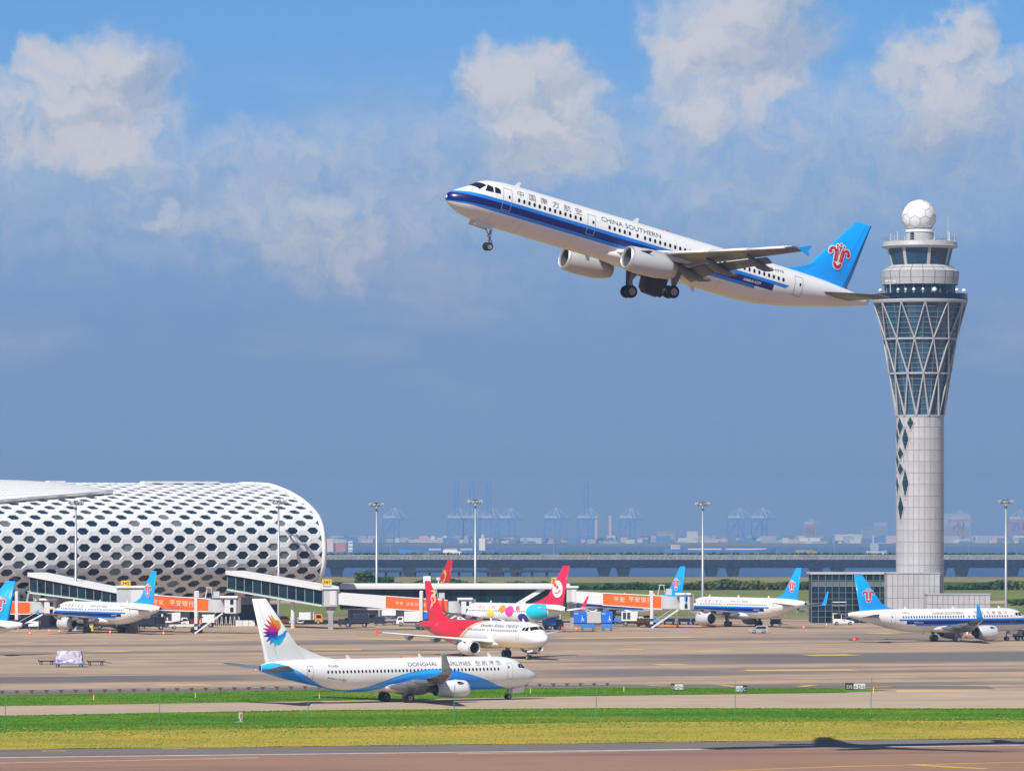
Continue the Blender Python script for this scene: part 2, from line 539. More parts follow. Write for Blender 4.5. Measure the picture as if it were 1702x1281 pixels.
def ground_mat(name, base, dark, streak=0.5, patch=0.25, extra=None, ang=17.0, slab=0.0, warm=None, rough=.9):
    m = bpy.data.materials.new(name)
    m.use_nodes = True
    g = NG(m.node_tree)
    b = m.node_tree.nodes['Principled BSDF']
    b.inputs['Roughness'].default_value = rough
    b.inputs['Specular IOR Level'].default_value = .2
    tc = g.n('ShaderNodeTexCoord')
    mp = g.n('ShaderNodeMapping')
    g.put(mp.inputs[0], tc.outputs['Object'])
    mp.inputs['Rotation'].default_value = (0, 0, R_(-ang))
    sp = g.n('ShaderNodeSeparateXYZ')
    g.put(sp.inputs[0], mp.outputs[0])
    u, v = sp.outputs[0], sp.outputs[1]
    long_ = g.noise(g.xyz(g.m('MULTIPLY', u, .010), g.m('MULTIPLY', v, .085)), 1.0, 7.0, .62, '2D')
    fine = g.noise(g.xyz(g.m('MULTIPLY', u, .12), g.m('MULTIPLY', v, .9)), 1.0, 6.0, .65, '2D')
    blot = g.noise(mp.outputs[0], .035, 6.0, .6)
    c = g.mix(g.ss(long_, .50, .72, 0.0, streak), base, dark)
    c = g.mix(g.ss(blot, .35, .75, 0.0, patch), c, warm or dark)
    c = g.mix(g.ss(fine, .35, .7, 0.0, .22), c, dark)
    if slab:
        gu = g.m('FRACT', g.m('DIVIDE', u, slab))
        gv = g.m('FRACT', g.m('DIVIDE', v, slab))
        j = g.m('MAXIMUM', g.m('LESS_THAN', gu, .018), g.m('LESS_THAN', gv, .018))
        c = g.mix(g.m('MULTIPLY', j, .45), c, dark)
        cell = g.n('ShaderNodeTexWhiteNoise', noise_dimensions='2D')
        g.put(cell.inputs['Vector'], g.xyz(g.m('FLOOR', g.m('DIVIDE', u, slab)), g.m('FLOOR', g.m('DIVIDE', v, slab))))
        c = g.mix(g.ss(cell.outputs[0], 0.0, 1.0, 0.0, .24), c, dark)
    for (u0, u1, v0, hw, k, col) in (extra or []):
        # asphalt, wear and cloud shade painted as a dark band along the paving: centre v0, half width hw, from u0 to u1
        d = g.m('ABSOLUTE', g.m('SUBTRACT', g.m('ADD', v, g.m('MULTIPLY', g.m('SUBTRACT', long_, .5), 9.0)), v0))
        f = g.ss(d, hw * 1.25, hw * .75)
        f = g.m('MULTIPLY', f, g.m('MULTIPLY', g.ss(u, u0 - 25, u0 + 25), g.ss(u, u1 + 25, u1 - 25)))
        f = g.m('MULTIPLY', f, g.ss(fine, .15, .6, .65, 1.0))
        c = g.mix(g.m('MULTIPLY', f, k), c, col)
    g.put(b.inputs['Base Color'], c)
    bp = g.n('ShaderNodeBump')
    bp.inputs['Strength'].default_value = .25
    g.put(bp.inputs['Height'], g.noise(mp.outputs[0], 3.0, 6.0, .6))
    g.put(b.inputs['Normal'], bp.outputs[0])
    M[name] = m
    return m

def uv_ang(px, py, ang=17.0):
    p = on_ground(px, py)
    a = R_(-ang)
    return p.x * math.cos(a) - p.y * math.sin(a), p.x * math.sin(a) + p.y * math.cos(a)

BAND_DARK = (.115, .112, .118)  # one dark tone for asphalt, wear and painted cloud shade
def wb(pxa, pxb, py, pxc, hw, k, col=BAND_DARK):
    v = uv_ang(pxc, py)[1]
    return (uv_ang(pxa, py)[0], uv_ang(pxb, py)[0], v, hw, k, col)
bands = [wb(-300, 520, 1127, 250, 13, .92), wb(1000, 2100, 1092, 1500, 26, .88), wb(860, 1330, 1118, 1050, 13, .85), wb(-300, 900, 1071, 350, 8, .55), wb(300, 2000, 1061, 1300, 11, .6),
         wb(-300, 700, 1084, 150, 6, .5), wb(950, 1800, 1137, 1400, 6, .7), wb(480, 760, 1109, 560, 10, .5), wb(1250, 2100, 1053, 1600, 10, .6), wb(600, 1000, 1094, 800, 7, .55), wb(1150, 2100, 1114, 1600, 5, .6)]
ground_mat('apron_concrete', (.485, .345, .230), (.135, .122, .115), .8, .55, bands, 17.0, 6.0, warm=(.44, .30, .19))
ground_mat('taxi_concrete', (.50, .368, .252), (.27, .225, .185), .45, .3, None, 17.0, 6.0, warm=(.38, .28, .20))
ground_mat('runway_asphalt', (.32, .185, .118), (.15, .10, .078), .8, .6, None, 13.0, 0.0, warm=(.26, .15, .105))
ground_mat('shoulder_asphalt', (.20, .172, .155), (.08, .072, .068), .5, .4, None, 13.0)
ground_mat('field_soil', (.22, .20, .085), (.13, .14, .05), .5, .6, None, 5.0, warm=(.30, .235, .145))

def grass_mat(name, a, b_, c_):
    m = bpy.data.materials.new(name)
    m.use_nodes = True
    g = NG(m.node_tree)
    b = m.node_tree.nodes['Principled BSDF']
    b.inputs['Roughness'].default_value = .95
    b.inputs['Specular IOR Level'].default_value = .1
    tc = g.n('ShaderNodeTexCoord')
    sp = g.n('ShaderNodeSeparateXYZ')
    g.put(sp.inputs[0], tc.outputs['Object'])
    u, v = sp.outputs[0], sp.outputs[1]
    n1 = g.noise(g.xyz(g.m('MULTIPLY', u, .05), g.m('MULTIPLY', v, .09)), 1.0, 7.0, .65, '2D')
    n2 = g.noise(g.xyz(g.m('MULTIPLY', u, .7), g.m('MULTIPLY', v, .35)), 1.0, 5.0, .65, '2D')
    c = g.mix(g.ss(n1, .36, .64), a, b_)
    c = g.mix(g.ss(n2, .45, .75, 0, .6), c, c_)
    n3 = g.noise(g.xyz(g.m('MULTIPLY', u, .035), g.m('MULTIPLY', v, .05), 0.0), 1.0, 5.0, .7, '2D')
    c = g.mix(g.ss(n3, .54, .68, 0, .6), c, (.24, .235, .03))
    g.put(b.inputs['Base Color'], c)
    M[name] = m
    return m
grass_mat('grass_green', (.070, .180, .007), (.110, .235, .010), (.045, .11, .007))
grass_mat('grass_dry', (.41, .315, .045), (.30, .285, .036), (.44, .33, .085))
grass_mat('grass_olive', (.12, .17, .04), (.17, .20, .05), (.22, .20, .09))
grass_mat('leaf_dark', (.030, .075, .020), (.048, .11, .028), (.022, .05, .014))

# the land under everything, out to the shore
mb = MB()
rows = []
for y in (200, 420, 700, 1100, 1500, 1780):
    rows.append([Vector((x, y, -0.06)) for x in range(-900, 901, 100)])
rows.append([Vector((x, 1830, -3.0)) for x in range(-900, 901, 100)])
rows.append([Vector((x, 1850, -14.0)) for x in range(-900, 901, 100)])
mb.grid(rows)
mb.build('ground', [M['field_soil']], kind='structure')

e_run = line([(0, 1245), (850, 1236), (1702, 1226)])             # dry grass / shoulder
e_line = line([(0, 1258), (850, 1248), (1702, 1237)])            # shoulder / runway
e_dry = line([(0, 1216), (500, 1210), (1000, 1200), (1702, 1197)])
e_g1 = line([(0, 1189), (500, 1180), (1000, 1176.5), (1702, 1177)])
e_g2n = line([(0, 1173), (500, 1165), (1000, 1156), (1500, 1149.5)])
e_g2f = line([(0, 1155), (500, 1147), (1000, 1142), (1500, 1144)])
near0 = [Vector((-900, 300, 0)), Vector((900, 300, 0))]
apron_far = [Vector((-900, 1078, 0)), Vector((900, 1078, 0))]

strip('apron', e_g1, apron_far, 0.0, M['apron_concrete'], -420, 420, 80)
strip('taxiway', e_g1, e_g2n, 0.012, M['taxi_concrete'], -260, 260)
strip('runway', near0, e_line, 0.0, M['runway_asphalt'], -420, 420, 40)
strip('runway_shoulder', e_line, e_run, 0.0, M['shoulder_asphalt'], -420, 420, 60)
strip('dry_verge', e_run, e_dry, 0.02, M['grass_dry'], -420, 420, 300, wob=2.2)
strip('green_verge', e_dry, e_g1, 0.024, M['grass_green'], -420, 420, 300, wob=1.6)
# island of grass between apron and taxiway, ends to the right
x_end = on_ground(1478, 1147).x
isl = []
mb = MB()
a = [[], []]
n = 120
for i in range(n + 1):
    x = -260 + (x_end + 260) * i / n
    t = max(0, (x - (x_end - 16)) / 16)
    y0, y1 = y_on(e_g2n, x), y_on(e_g2f, x)
    mid = (y0 + y1) / 2
    k = math.sqrt(max(0, 1 - t * t))
    a[0].append(Vector((x, mid + (y0 - mid) * k, .028)))
    a[1].append(Vector((x, mid + (y1 - mid) * k, .028)))
mb.grid(a)
mb.build('grass_island', [M['grass_green']], kind='structure')
# dark paved rim behind the island
strip('apron_rim', e_g2f, line([(0, 1148), (500, 1141.5), (1000, 1136.5), (1500, 1139)]), 0.008, M['shoulder_asphalt'], -260, x_end + 14)

# grass blades: tufts scattered over the three strips
def tufts(name, near, far, m, count, x0, x1, h, lim=None, seed=1, margin=0.0):
    rnd = random.Random(seed)
    mb = MB()
    V, Fc = [], []
    for _ in range(count):
        x = rnd.uniform(x0, x1)
        if lim and x > lim: continue
        ya, yb = y_on(near, x), y_on(far, x)
        t = rnd.random()
        y = ya + (yb - ya) * t + rnd.uniform(-margin, margin)
        hh = h * rnd.uniform(.45, 1.3)
        w = hh * rnd.uniform(.9, 2.2)
        a = rnd.uniform(-.5, .5)
        dx, dy = math.cos(a) * w, math.sin(a) * w
        lean = rnd.uniform(-.4, .4) * hh
        b = len(V)
        V += [(x - dx, y - dy, 0.0), (x + dx, y + dy, 0.0), (x + dx * .25 + lean, y, hh), (x - dx * .6 + lean, y + .1, hh * .75), (x + dx * .7, y - .1, hh * .6)]
        Fc += [(b, b + 1, b + 2), (b, b + 1, b + 3), (b, b + 1, b + 4)]
    me = bpy.data.meshes.new(name)
    me.from_pydata(V, [], Fc)
    me.materials.append(m)
    o = inst(name, me, None, kind='stuff')
    return o
tag(tufts('short_grass', e_dry, e_g1, M['grass_green'], 40000, -75, 75, .085, seed=2, margin=.4), 'short green grass on the verge beside the taxiway', 'grass')
tag(tufts('dry_grass', e_run, e_dry, M['grass_dry'], 34000, -70, 70, .075, seed=3, margin=1.2), 'dry yellow grass along the runway edge', 'grass')
tag(tufts('short_grass', e_g2n, e_g2f, M['grass_green'], 26000, -80, x_end - 6, .09, seed=4, margin=.2), 'green grass on the island behind the taxiing airliner', 'grass')

# the two kinds of grass run into each other
e_mixa = [Vector((p.x, p.y - 13, 0)) for p in e_dry]
e_mixb = [Vector((p.x, p.y + 10, 0)) for p in e_dry]
tag(tufts('short_grass', e_mixa, e_dry, M['grass_green'], 3200, -70, 70, .085, seed=7, margin=3.5), 'green tufts thinning out into the dry grass', 'grass')
tag(tufts('dry_grass', e_dry, e_mixb, M['grass_dry'], 2500, -70, 70, .085, seed=8, margin=3.0), 'dry tufts thinning out into the green grass', 'grass')

# painted lines
def paint_line(name, pts, w, z, m, parent=None):
    P = [on_ground(*p) for p in pts]
    mb = MB()
    rows = [[], []]
    for i, p in enumerate(P):
        d = (P[min(i + 1, len(P) - 1)] - P[max(i - 1, 0)]).normalized()
        n = Vector((-d.y, d.x, 0)) * w / 2
        rows[0].append(p - n + Vector((0, 0, z)))
        rows[1].append(p + n + Vector((0, 0, z)))
    mb.grid(rows)
    return mb.build(name, [m], parent, kind='structure')
mat('line_white', (.62, .60, .57), .8, var=.2, vscale=.7, dirt=.5)
mat('line_yellow', (.60, .36, .05), .8, var=.2, vscale=.7, dirt=.5, dirtcol=(.36, .28, .2))
mat('line_faint', (.60, .395, .13), .8, var=.15, vscale=.3, dirt=1.0, dirtcol=(.50, .37, .26), stretch=(.35, 1.2, 1))
paint_line('edge_line', [(-900, 1267.5), (0, 1258.4), (850, 1248.4), (1702, 1237.6), (2500, 1228)], .9, .008, M['line_white'])
paint_line('runway_line', [(-200, 1271), (0, 1267.5), (430, 1258.5)], .55, .008, M['line_white'])
paint_line('runway_line', [(760, 1252), (1000, 1248), (1240, 1243.5)], .5, .008, M['line_white'])
paint_line('runway_line', [(1545, 1240), (1702, 1237.2), (1900, 1235)], .5, .010, M['line_white'])
paint_line('centre_line', [(1180, 1281), (1400, 1273), (1702, 1266), (1900, 1262)], .9, .008, M['line_yellow'])
paint_line('centre_line', [(1515, 1270), (1580, 1274), (1640, 1277)], 1.5, .012, M['line_yellow'])
for q in ([(70, 1247.5), (110, 1247)], [(270, 1243.7), (310, 1243.3)], [(470, 1240.6), (500, 1240.3)]):
    paint_line('shoulder_mark', q, .9, .01, M['line_yellow'])
for q in ([(265, 1138), (345, 1137)], [(20, 1068), (60, 1067.5)], [(155, 1081), (215, 1081.5)], [(520, 1079), (600, 1079)], [(660, 1092), (930, 1096)], [(1030, 1079), (1070, 1078.6)], [(1090, 1104), (1140, 1103.6)],
          [(1240, 1113.5), (1420, 1112.8)], [(1340, 1088.5), (1420, 1087.5)], [(1455, 1052.5), (1486, 1052)], [(600, 1061), (760, 1064)], [(930, 1060), (1150, 1058)], [(340, 1063.5), (420, 1063)], [(1150, 1082), (1210, 1081)], [(1490, 1148), (1640, 1148.5)]):
    paint_line('apron_mark', q, 6.5, .008, M['line_faint'])
for q in ([(1075, 1138.2), (1112, 1140)], [(1195, 1137.5), (1225, 1141)], [(1330, 1141), (1352, 1138)], [(1440, 1142), (1480, 1140.5)]):
    paint_line('apron_mark', q, 1.5, .03, M['line_yellow'])

# ---------------------------------------------------------------- land between apron and shore
def field(name, y0, y1, m, z=0.0, x0=-700, x1=700):
    mb = MB()
    mb.grid([[Vector((x0 + (x1 - x0) * i / 20, y + (8 * math.sin(i * 1.7 + y)), z)) for i in range(21)] for y in (y0, y1)])
    return mb.build(name, [m], kind='structure')
field('meadow', 1120, 1250, M['grass_olive'], .0)
field('dirt_track', 1262, 1300, M['taxi_concrete'], .01)
field('meadow', 1300, 1480, M['grass_olive'], .004)
field('shore_bank', 1500, 1640, M['leaf_dark'], .0)

def hedge(name, label, x0, x1, y0, y1, h, count, seed, size=1.0):
    rnd = random.Random(seed)
    V, Fc = [], []
    for _ in range(count):
        x = rnd.uniform(x0, x1)
        top = h * (.72 + .20 * math.sin(x * .07 + seed) + .16 * math.sin(x * .23) + .10 * math.sin(x * .71 + 1))
        y = rnd.uniform(y0, y1)
        z = top * rnd.random() ** .6
        r = size * rnd.uniform(.5, 1.2)
        c = Vector((x, y, z))
        n = Vector((rnd.gauss(0, 1), rnd.gauss(0, 1), rnd.gauss(0, 1) + .5)).normalized()
        a = n.orthogonal().normalized() * r
        b_ = n.cross(a)
        k = len(V)
        V += [c - a, c + b_ * .6, c + a, c - b_ * .6]
        Fc.append((k, k + 1, k + 2, k + 3))
    me = bpy.data.meshes.new(name)
    me.from_pydata([tuple(v) for v in V], [], Fc)
    me.materials.append(M['leaf_dark'])
    return tag(inst(name, me, None, kind='stuff'), label, 'bushes')
hedge('shore_bushes', 'dark green band of bushes along the shore', -62, 230, 1484, 1496, 2.5, 26000, 3, .65)
hedge('low_bushes', 'low bushes beyond the tower by the fence', 120, 260, 1235, 1240, 2.6, 4000, 9, .6)
hedge('tree_belt', 'clump of dark trees at the water behind the walkway', -46, -35, 1500, 1510, 4.4, 1500, 5, .8)

# ---------------------------------------------------------------- sea and the far shore
def water_mat():
    m = bpy.data.materials.new('sea_water')
    m.use_nodes = True
    g = NG(m.node_tree)
    b = m.node_tree.nodes['Principled BSDF']
    b.inputs['Base Color'].default_value = (.018, .085, .20, 1)
    b.inputs['Roughness'].default_value = .35
    tc = g.n('ShaderNodeTexCoord')
    mp = g.n('ShaderNodeMapping')
    g.put(mp.inputs[0], tc.outputs['Object'])
    mp.inputs['Scale'].default_value = (.05, .02, 1)
    bp = g.n('ShaderNodeBump')
    bp.inputs['Strength'].default_value = .6
    bp.inputs['Distance'].default_value = 3.0
    g.put(bp.inputs['Height'], g.noise(mp.outputs[0], 6.0, 6.0, .65))
    g.put(b.inputs['Normal'], bp.outputs[0])
    M['sea_water'] = m
water_mat()
def sea_z(y):
    return -7.0 - 34.0 * (y - 1700) / 6800
mb = MB()
mb.grid([[Vector((x, y, sea_z(y))) for x in range(-6000, 6001, 600)] for y in (1700, 2500, 4000, 6000, 8600, 12900)])
mb.build('sea', [M['sea_water']], kind='structure')
mat('far_land', (.10, .12, .11), .9, var=.4, vscale=.004)
mb = MB()
rnd = random.Random(8)
rows = []
for y, z in ((12560, sea_z(12560) - 3), (12580, sea_z(12560) + 5), (14300, sea_z(12750) + 9), (14900, sea_z(12750) - 60)):
    rows.append([Vector((x, y + rnd.uniform(-40, 40), z + rnd.uniform(-1, 3))) for x in range(-7000, 7001, 250)])
mb.grid(rows)
mb.build('far_shore', [M['far_land']], kind='structure')
# ---------------------------------------------------------------- terminal with its honeycomb shell
TB = R_(35.0)
def section_curve():
    # across the concourse: (towards the apron, height), from the overhang at the bottom to the crown and down the back
    return [(-5.6, 5.6), (-4.4, 6.6), (-3.2, 8.1), (-.64, 11.0), (-.1, 13.0), (0, 15.3), (-.43, 18.4), (-1.8, 21.1), (-5.8, 23.9), (-10.7, 25.9), (-15.4, 27.2), (-22, 28.3), (-30, 28.5), (-38, 27.2), (-46, 23.5), (-50, 17), (-51, 8)]

class Shell:
    def __init__(s):
        P = section_curve()
        d = [0.0]
        for a, b in zip(P, P[1:]): d.append(d[-1] + math.hypot(b[0] - a[0], b[1] - a[1]))
        s.fv, s.fz, s.A = pchip(d, [p[0] for p in P]), pchip(d, [p[1] for p in P]), d[-1]
    def pt(s, t, a, off=0.0):
        a = min(max(a, 0), s.A)
        v, z = s.fv(a), s.fz(a)
        e = .05
        dv, dz = s.fv(a + e) - s.fv(a - e), s.fz(a + e) - s.fz(a - e)
        l = math.hypot(dv, dz) or 1
        return Vector((t, v + dz / l * off, z - dv / l * off))

def build_terminal():
    root = empty('terminal', (-37.7, 1030.0, 0), math.pi + TB, 'long white terminal with a honeycomb of dark windows', 'building')
    sh = Shell()
    P, Rr = 4.85, 1.64
    ta, tb_ = 0.0, 108.0
    bw = .66
    mb = MB()
    pane_pts = []
    nrow = int(sh.A / Rr) + 1
    for j in range(-1, nrow + 1):
        for i in range(-1, int(tb_ / P) + 2):
            ct = i * P + (P / 2 if j % 2 else 0)
            ca = j * Rr + .6
            b_, a_ = 1.62, P / 2 - 1.62
            outer = [(ct + b_, ca), (ct + a_, ca + Rr), (ct - a_, ca + Rr), (ct - b_, ca), (ct - a_, ca - Rr), (ct + a_, ca - Rr)]
            gr = max(0.0, min(1.0, (17.5 - ca) / 12))
            hs = bw + .17 * gr
            aw = 1.34 + .12 * gr
            inner = [(ct + aw, ca), (ct + .66, ca + hs), (ct - .66, ca + hs), (ct - aw, ca), (ct - .66, ca - hs), (ct + .66, ca - hs)]
            cl = lambda q: (min(max(q[0], ta), tb_), min(max(q[1], 0), sh.A))
            if max(q[0] for q in outer) <= ta or min(q[0] for q in outer) >= tb_ or max(q[1] for q in outer) <= 0 or min(q[1] for q in outer) >= sh.A: continue
            O = [cl(q) for q in outer]
            I = [cl(q) for q in inner]
            vo = [sh.pt(*q, .05 + (.04 if k in (0, 3) else 0)) for k, q in enumerate(O)]
            vi = [sh.pt(*q, .0) for q in I]
            vr = [sh.pt(*q, -.20) for q in I]
            n = 6
            mb.add(vo + vi + vr, [[k, (k + 1) % n, n + (k + 1) % n, n + k] for k in range(n)] + [[n + k, n + (k + 1) % n, 2 * n + (k + 1) % n, 2 * n + k] for k in range(n)])
            if max(q[0] for q in I) - min(q[0] for q in I) > .2 and max(q[1] for q in I) - min(q[1] for q in I) > .2:
                pane_pts.append((ct, ca, [sh.pt(*q, -.18) for q in I]))
    mb.build('shell', [M['panel_white']], root, True)
    # glass
    rnd = random.Random(4)
    vis = sorted(pane_pts, key=lambda q: (q[1] > 34) * 1000 + (q[0] > 74) * 500 + abs(q[1] - 14))
    rest = MB()
    for k, (ct, ca, pts) in enumerate(vis):
        pale = rnd.random() < (.10 if 6 < ca < 20 else .03)
        mid = rnd.random() < (.75 if 13.0 < ca < 15.2 else .12)
        if k < 300:
            b = MB()
            b.poly(pts)
            b.build('window_pane', [M['glass_pale'] if pale else M['glass_mid'] if mid else M['glass_blue'] if ca > 15 else M['glass_dark']], root)
        else:
            rest.poly(pts)
    rest.build('window_panes', [M['glass_blue']], root, kind='stuff')
    # rim along the cut end
    mb = MB()
    rows = []
    for k in range(61):
        a = sh.A * k / 60
        rows.append([sh.pt(-.35, a, .30), sh.pt(.55, a, .32), sh.pt(.55, a, -.5), sh.pt(-.35, a, -.5), sh.pt(-.35, a, .30)])
    mb.grid(rows, 0, True)
    mb.build('end_rim', [M['panel_white']], root, True)
    # end wall and ground floor
    mb = MB()
    pts = [sh.pt(.2, sh.A * k / 40, -.45) for k in range(41)]
    mb.poly(pts)
    mb.build('end_wall', [M['glass_dark']], root)
    mb = MB()
    mb.box((tb_ / 2 + 4, -28.5, 3.0), (tb_ - 8, 41, 6.0))
    mb.build('ground_floor', [M['wall_grey']], root)
    mb = MB()
    mb.box((tb_ / 2, -28.5, 5.85), (tb_ - .6, 45, .5))
    mb.build('soffit', [M['wall_grey']], root)
    for k in range(16):
        x = 5 + k * 6.2
        mb = MB()
        mb.box((x + 2.2, -8.02, 2.2), (4.2 if k % 3 else 2.2, .3, 3.6))
        mb.build('bay_opening', [M['wall_dark']], root)
    # ridge gutters on the crown
    for (t0, t1) in ((12, 30), (48, 52), (80, 84)):
        mb = MB()
        mb.box(((t0 + t1) / 2, -21.5, 28.55), (t1 - t0, 1.6, .5), bev=.12)
        mb.build('roof_vent', [M['panel_white']], root)
    # smooth upper roof lying over the crown, pointed at its near end, with panel seams
    def arc_of(z):
        lo, hi = 0.0, 45.0
        for _ in range(40):
            m_ = (lo + hi) / 2
            if sh.fz(m_) < z: lo = m_
            else: hi = m_
        return lo
    t_tip = 43.0
    low = pchip([43.0, 47.0, 54.0, 62.0, 72.0, 90.0, 108.0], [arc_of(z) for z in (26.0, 25.75, 25.3, 24.8, 24.1, 23.3, 23.0)])
    high = pchip([43.0, 45.0, 49.0, 55.0, 64.0, 80.0, 108.0], [arc_of(26.0) + d for d in (0.02, 3.6, 6.8, 10.4, 14.5, 19.5, 22.0)])
    def skin(i, j, off):
        t = t_tip + (108 - t_tip) * (i / 70) ** 1.6
        a, b = low(t), high(t)
        q = j / 30
        return sh.pt(t, a + (b - a) * q, off * (1 - .55 * q) + .25 * math.sin(math.pi * min(1, max(0, q))) ** .5 * min(1, (t - t_tip) / 12))
    mb = MB()
    rows = [[skin(i, j, 1.0) for j in range(31)] for i in range(71)]
    mb.grid(rows, 0, True)
    lip = [[skin(i, 0, 1.0) for i in range(71)], [skin(i, 0, .45) for i in range(71)], [skin(i, 0, .05) + Vector((0, -.8, .2)) for i in range(71)]]
    mb.grid(lip, 0, True)
    lip = [[skin(i, 30, 1.0) for i in range(71)], [skin(i, 30, -.1) for i in range(71)]]
    mb.grid(lip, 0, True)
    mb.build('upper_roof', [M['panel_white']], root)
    mb = MB()
    for j in range(2, 30, 2):
        pr = [skin(i, j, 1.01) for i in range(71)]
        for a, b in zip(pr, pr[1:]): mb.bar(a, b, .06, .04)
    for i in range(8, 71):
        pr = [skin(i, j, 1.01) for j in range(0, 31, 2)]
        for a, b in zip(pr, pr[1:]): mb.bar(a, b, .05, .04)
    mb.build('roof_seams', [M['seam_light']], root, kind='stuff')
    return root
mat('glass_pale', (.17, .19, .185), .25)
mat('glass_mid', (.060, .078, .085), .2, spec=.5)
mat('seam_light', (.48, .48, .49), .6)
build_terminal()

# ---------------------------------------------------------------- control tower
TWR = Vector((83.2, 1043.0, 0))
def tz(py): return CAMH + (YH - py) * 1043.0 / FPX
def tr(px): return px * 1043.0 / FPX

def build_tower():
    root = empty('control_tower', TWR, 0, 'tall grey control tower with a flared glass top and white radar ball', 'tower')
    rs = tr(39.7)
    z0, z1 = 0.0, tz(691)
    # core behind the panels
    mb = MB()
    mb.lathe([(0, rs - .07), (z1, rs - .07)], 48)
    mb.build('shaft_core', [M['joint']], root, True)
    # cladding panels, ring by ring
    N = 26
    da = 2 * math.pi / N
    ph = 19.0 * 1043.0 / FPX
    nring = int(math.ceil((z1 - 0.2) / ph))
    def panel(h):
        mb = MB()
        g = .030 / rs
        rows = []
        for k in range(4):
            a = -da / 2 + g + (da - 2 * g) * k / 3
            o, i_ = Vector((math.sin(a), -math.cos(a), 0)) * rs, Vector((math.sin(a), -math.cos(a), 0)) * (rs - .1)
            rows.append([i_ + Vector((0, 0, .0)), o + Vector((0, 0, .03)), o + Vector((0, 0, h - .05)), i_ + Vector((0, 0, h - .02))])
        mb.grid(rows, 0, False)
        mb.poly([rows[0][0], rows[0][3], rows[0][2], rows[0][1]])
        mb.poly([rows[3][0], rows[3][1], rows[3][2], rows[3][3]])
        return mb
    meshes = [panel(ph).mesh('cladding_panel', [M[c]]) for c in ('clad_a', 'clad_b', 'clad_c')]
    rest = MB()
    rnd = random.Random(3)
    made = 0
    for r in range(nring):
        zb = z1 - (r + 1) * ph
        for k in range(N):
            a = da * (k - N / 2)
            front = abs(a) < math.pi / 2 + .1
            if front and made < 300 and zb > 3:
                inst('cladding_panel', meshes[rnd.choice((0, 0, 0, 1, 1, 2))], root, (0, 0, zb), (0, 0, a))
                made += 1
            else:
                q = Matrix.Rotation(a, 3, 'Z')
                src = panel(ph)
                rest.add([q @ Vector(v) + Vector((0, 0, zb)) for v in src.v], src.f)
    rest.build('cladding', [M['clad_a']], root, kind='stuff')
    # diamond windows down the left of the shaft
    def surf(a, z, off): return Vector((math.sin(a) * (rs + off), -math.cos(a) * (rs + off), z))
    def diamond(a, za, zb, hw):
        zc = (za + zb) / 2
        fr = MB()
        for (ga, gb, ha, hb) in (((a, za), (a + hw, zc), 0, 0), ((a + hw, zc), (a, zb), 0, 0), ((a, zb), (a - hw, zc), 0, 0), ((a - hw, zc), (a, za), 0, 0)):
            fr.bar(surf(*ga, .05), surf(*gb, .05), .16, .16)
        w = MB()
        pts = []
        for k in range(9):
            t = k / 8
            z = za + (zb - za) * t
            h = hw * (1 - abs(2 * t - 1))
            pts.append([surf(a - h, z, .03), surf(a, z, .045), surf(a + h, z, .03)])
        w.grid(pts)
        d = w.build('diamond_window', [M['glass_teal']], root)
        fr.build('window_frame', [M['clad_b']], d)
        bars = MB()
        for k in range(1, 8):
            z = za + (zb - za) * k / 8
            h = hw * (1 - abs(2 * k / 8 - 1))
            bars.bar(surf(a - h, z, .06), surf(a + h, z, .06), .05, .05)
        bars.build('glazing_bars', [M['mullion']], d, kind='stuff')
    def ang(px): return math.asin(max(-1, min(1, (px - 1529) / 39.7)))
    for (px, ya, yb, hw) in ((1494.5, 692, 726, .24), (1510.5, 691, 716, .17), (1502.5, 708, 752, .19), (1495, 742, 766, .24), (1495, 768, 792, .24), (1502.5, 777, 830, .19), (1495.5, 820, 868, .22), (1490.6, 708, 746, .22), (1490.6, 752, 782, .22), (1490.6, 788, 826, .22)):
        diamond(ang(px), tz(yb), tz(ya), hw)
    # flared glass drum with its diagrid
    lev = [(691, 39.5), (621, 51.0), (564, 61.0), (503, 77.5)]
    L = [(tz(y), tr(r)) for y, r in lev]
    NP = 36
    for b in range(3):
        (za, ra), (zb, rb) = L[b], L[b + 1]
        for k in range(NP):
            a0, a1 = 2 * math.pi * k / NP, 2 * math.pi * (k + 1) / NP
            if math.cos((a0 + a1) / 2) < -.25 and False: continue
            nrow = 3
            m = MB()
            q = .35
            P = [(math.sin(a0) * (ra - q), -math.cos(a0) * (ra - q), za), (math.sin(a1) * (ra - q), -math.cos(a1) * (ra - q), za), (math.sin(a1) * (rb - q), -math.cos(a1) * (rb - q), zb), (math.sin(a0) * (rb - q), -math.cos(a0) * (rb - q), zb)]
            m.poly(P)
            m.build('glass_pane', [M[('tower_glass_a', 'tower_glass_b', 'tower_glass_b', 'tower_glass_a')[(k * 7 + b * 3) % 4]]], root)
    bars = MB()
    for b in range(3):
        (za, ra), (zb, rb) = L[b], L[b + 1]
        n = 7
        for i in range(1, n):
            t = i / n
            r, z = ra + (rb - ra) * t - .30, za + (zb - za) * t
            bars.lathe([(z - .035, r), (z - .035, r + .1), (z + .035, r + .1), (z + .035, r)], 36, smooth=False)
        for k in range(18):
            a = 2 * math.pi * k / 18
            bars.bar((math.sin(a) * (ra - .3), -math.cos(a) * (ra - .3), za), (math.sin(a) * (rb - .3), -math.cos(a) * (rb - .3), zb), .08, .08)
    bars.build('glazing_bars', [M['mullion']], root, kind='stuff')
    for (z, r) in L:
        m = MB()
        m.lathe([(z - .17, r - .35), (z - .17, r + .12), (z + .17, r + .13), (z + .17, r - .35)], 48, smooth=False)
        m.build('ring_beam', [M['lattice']], root)
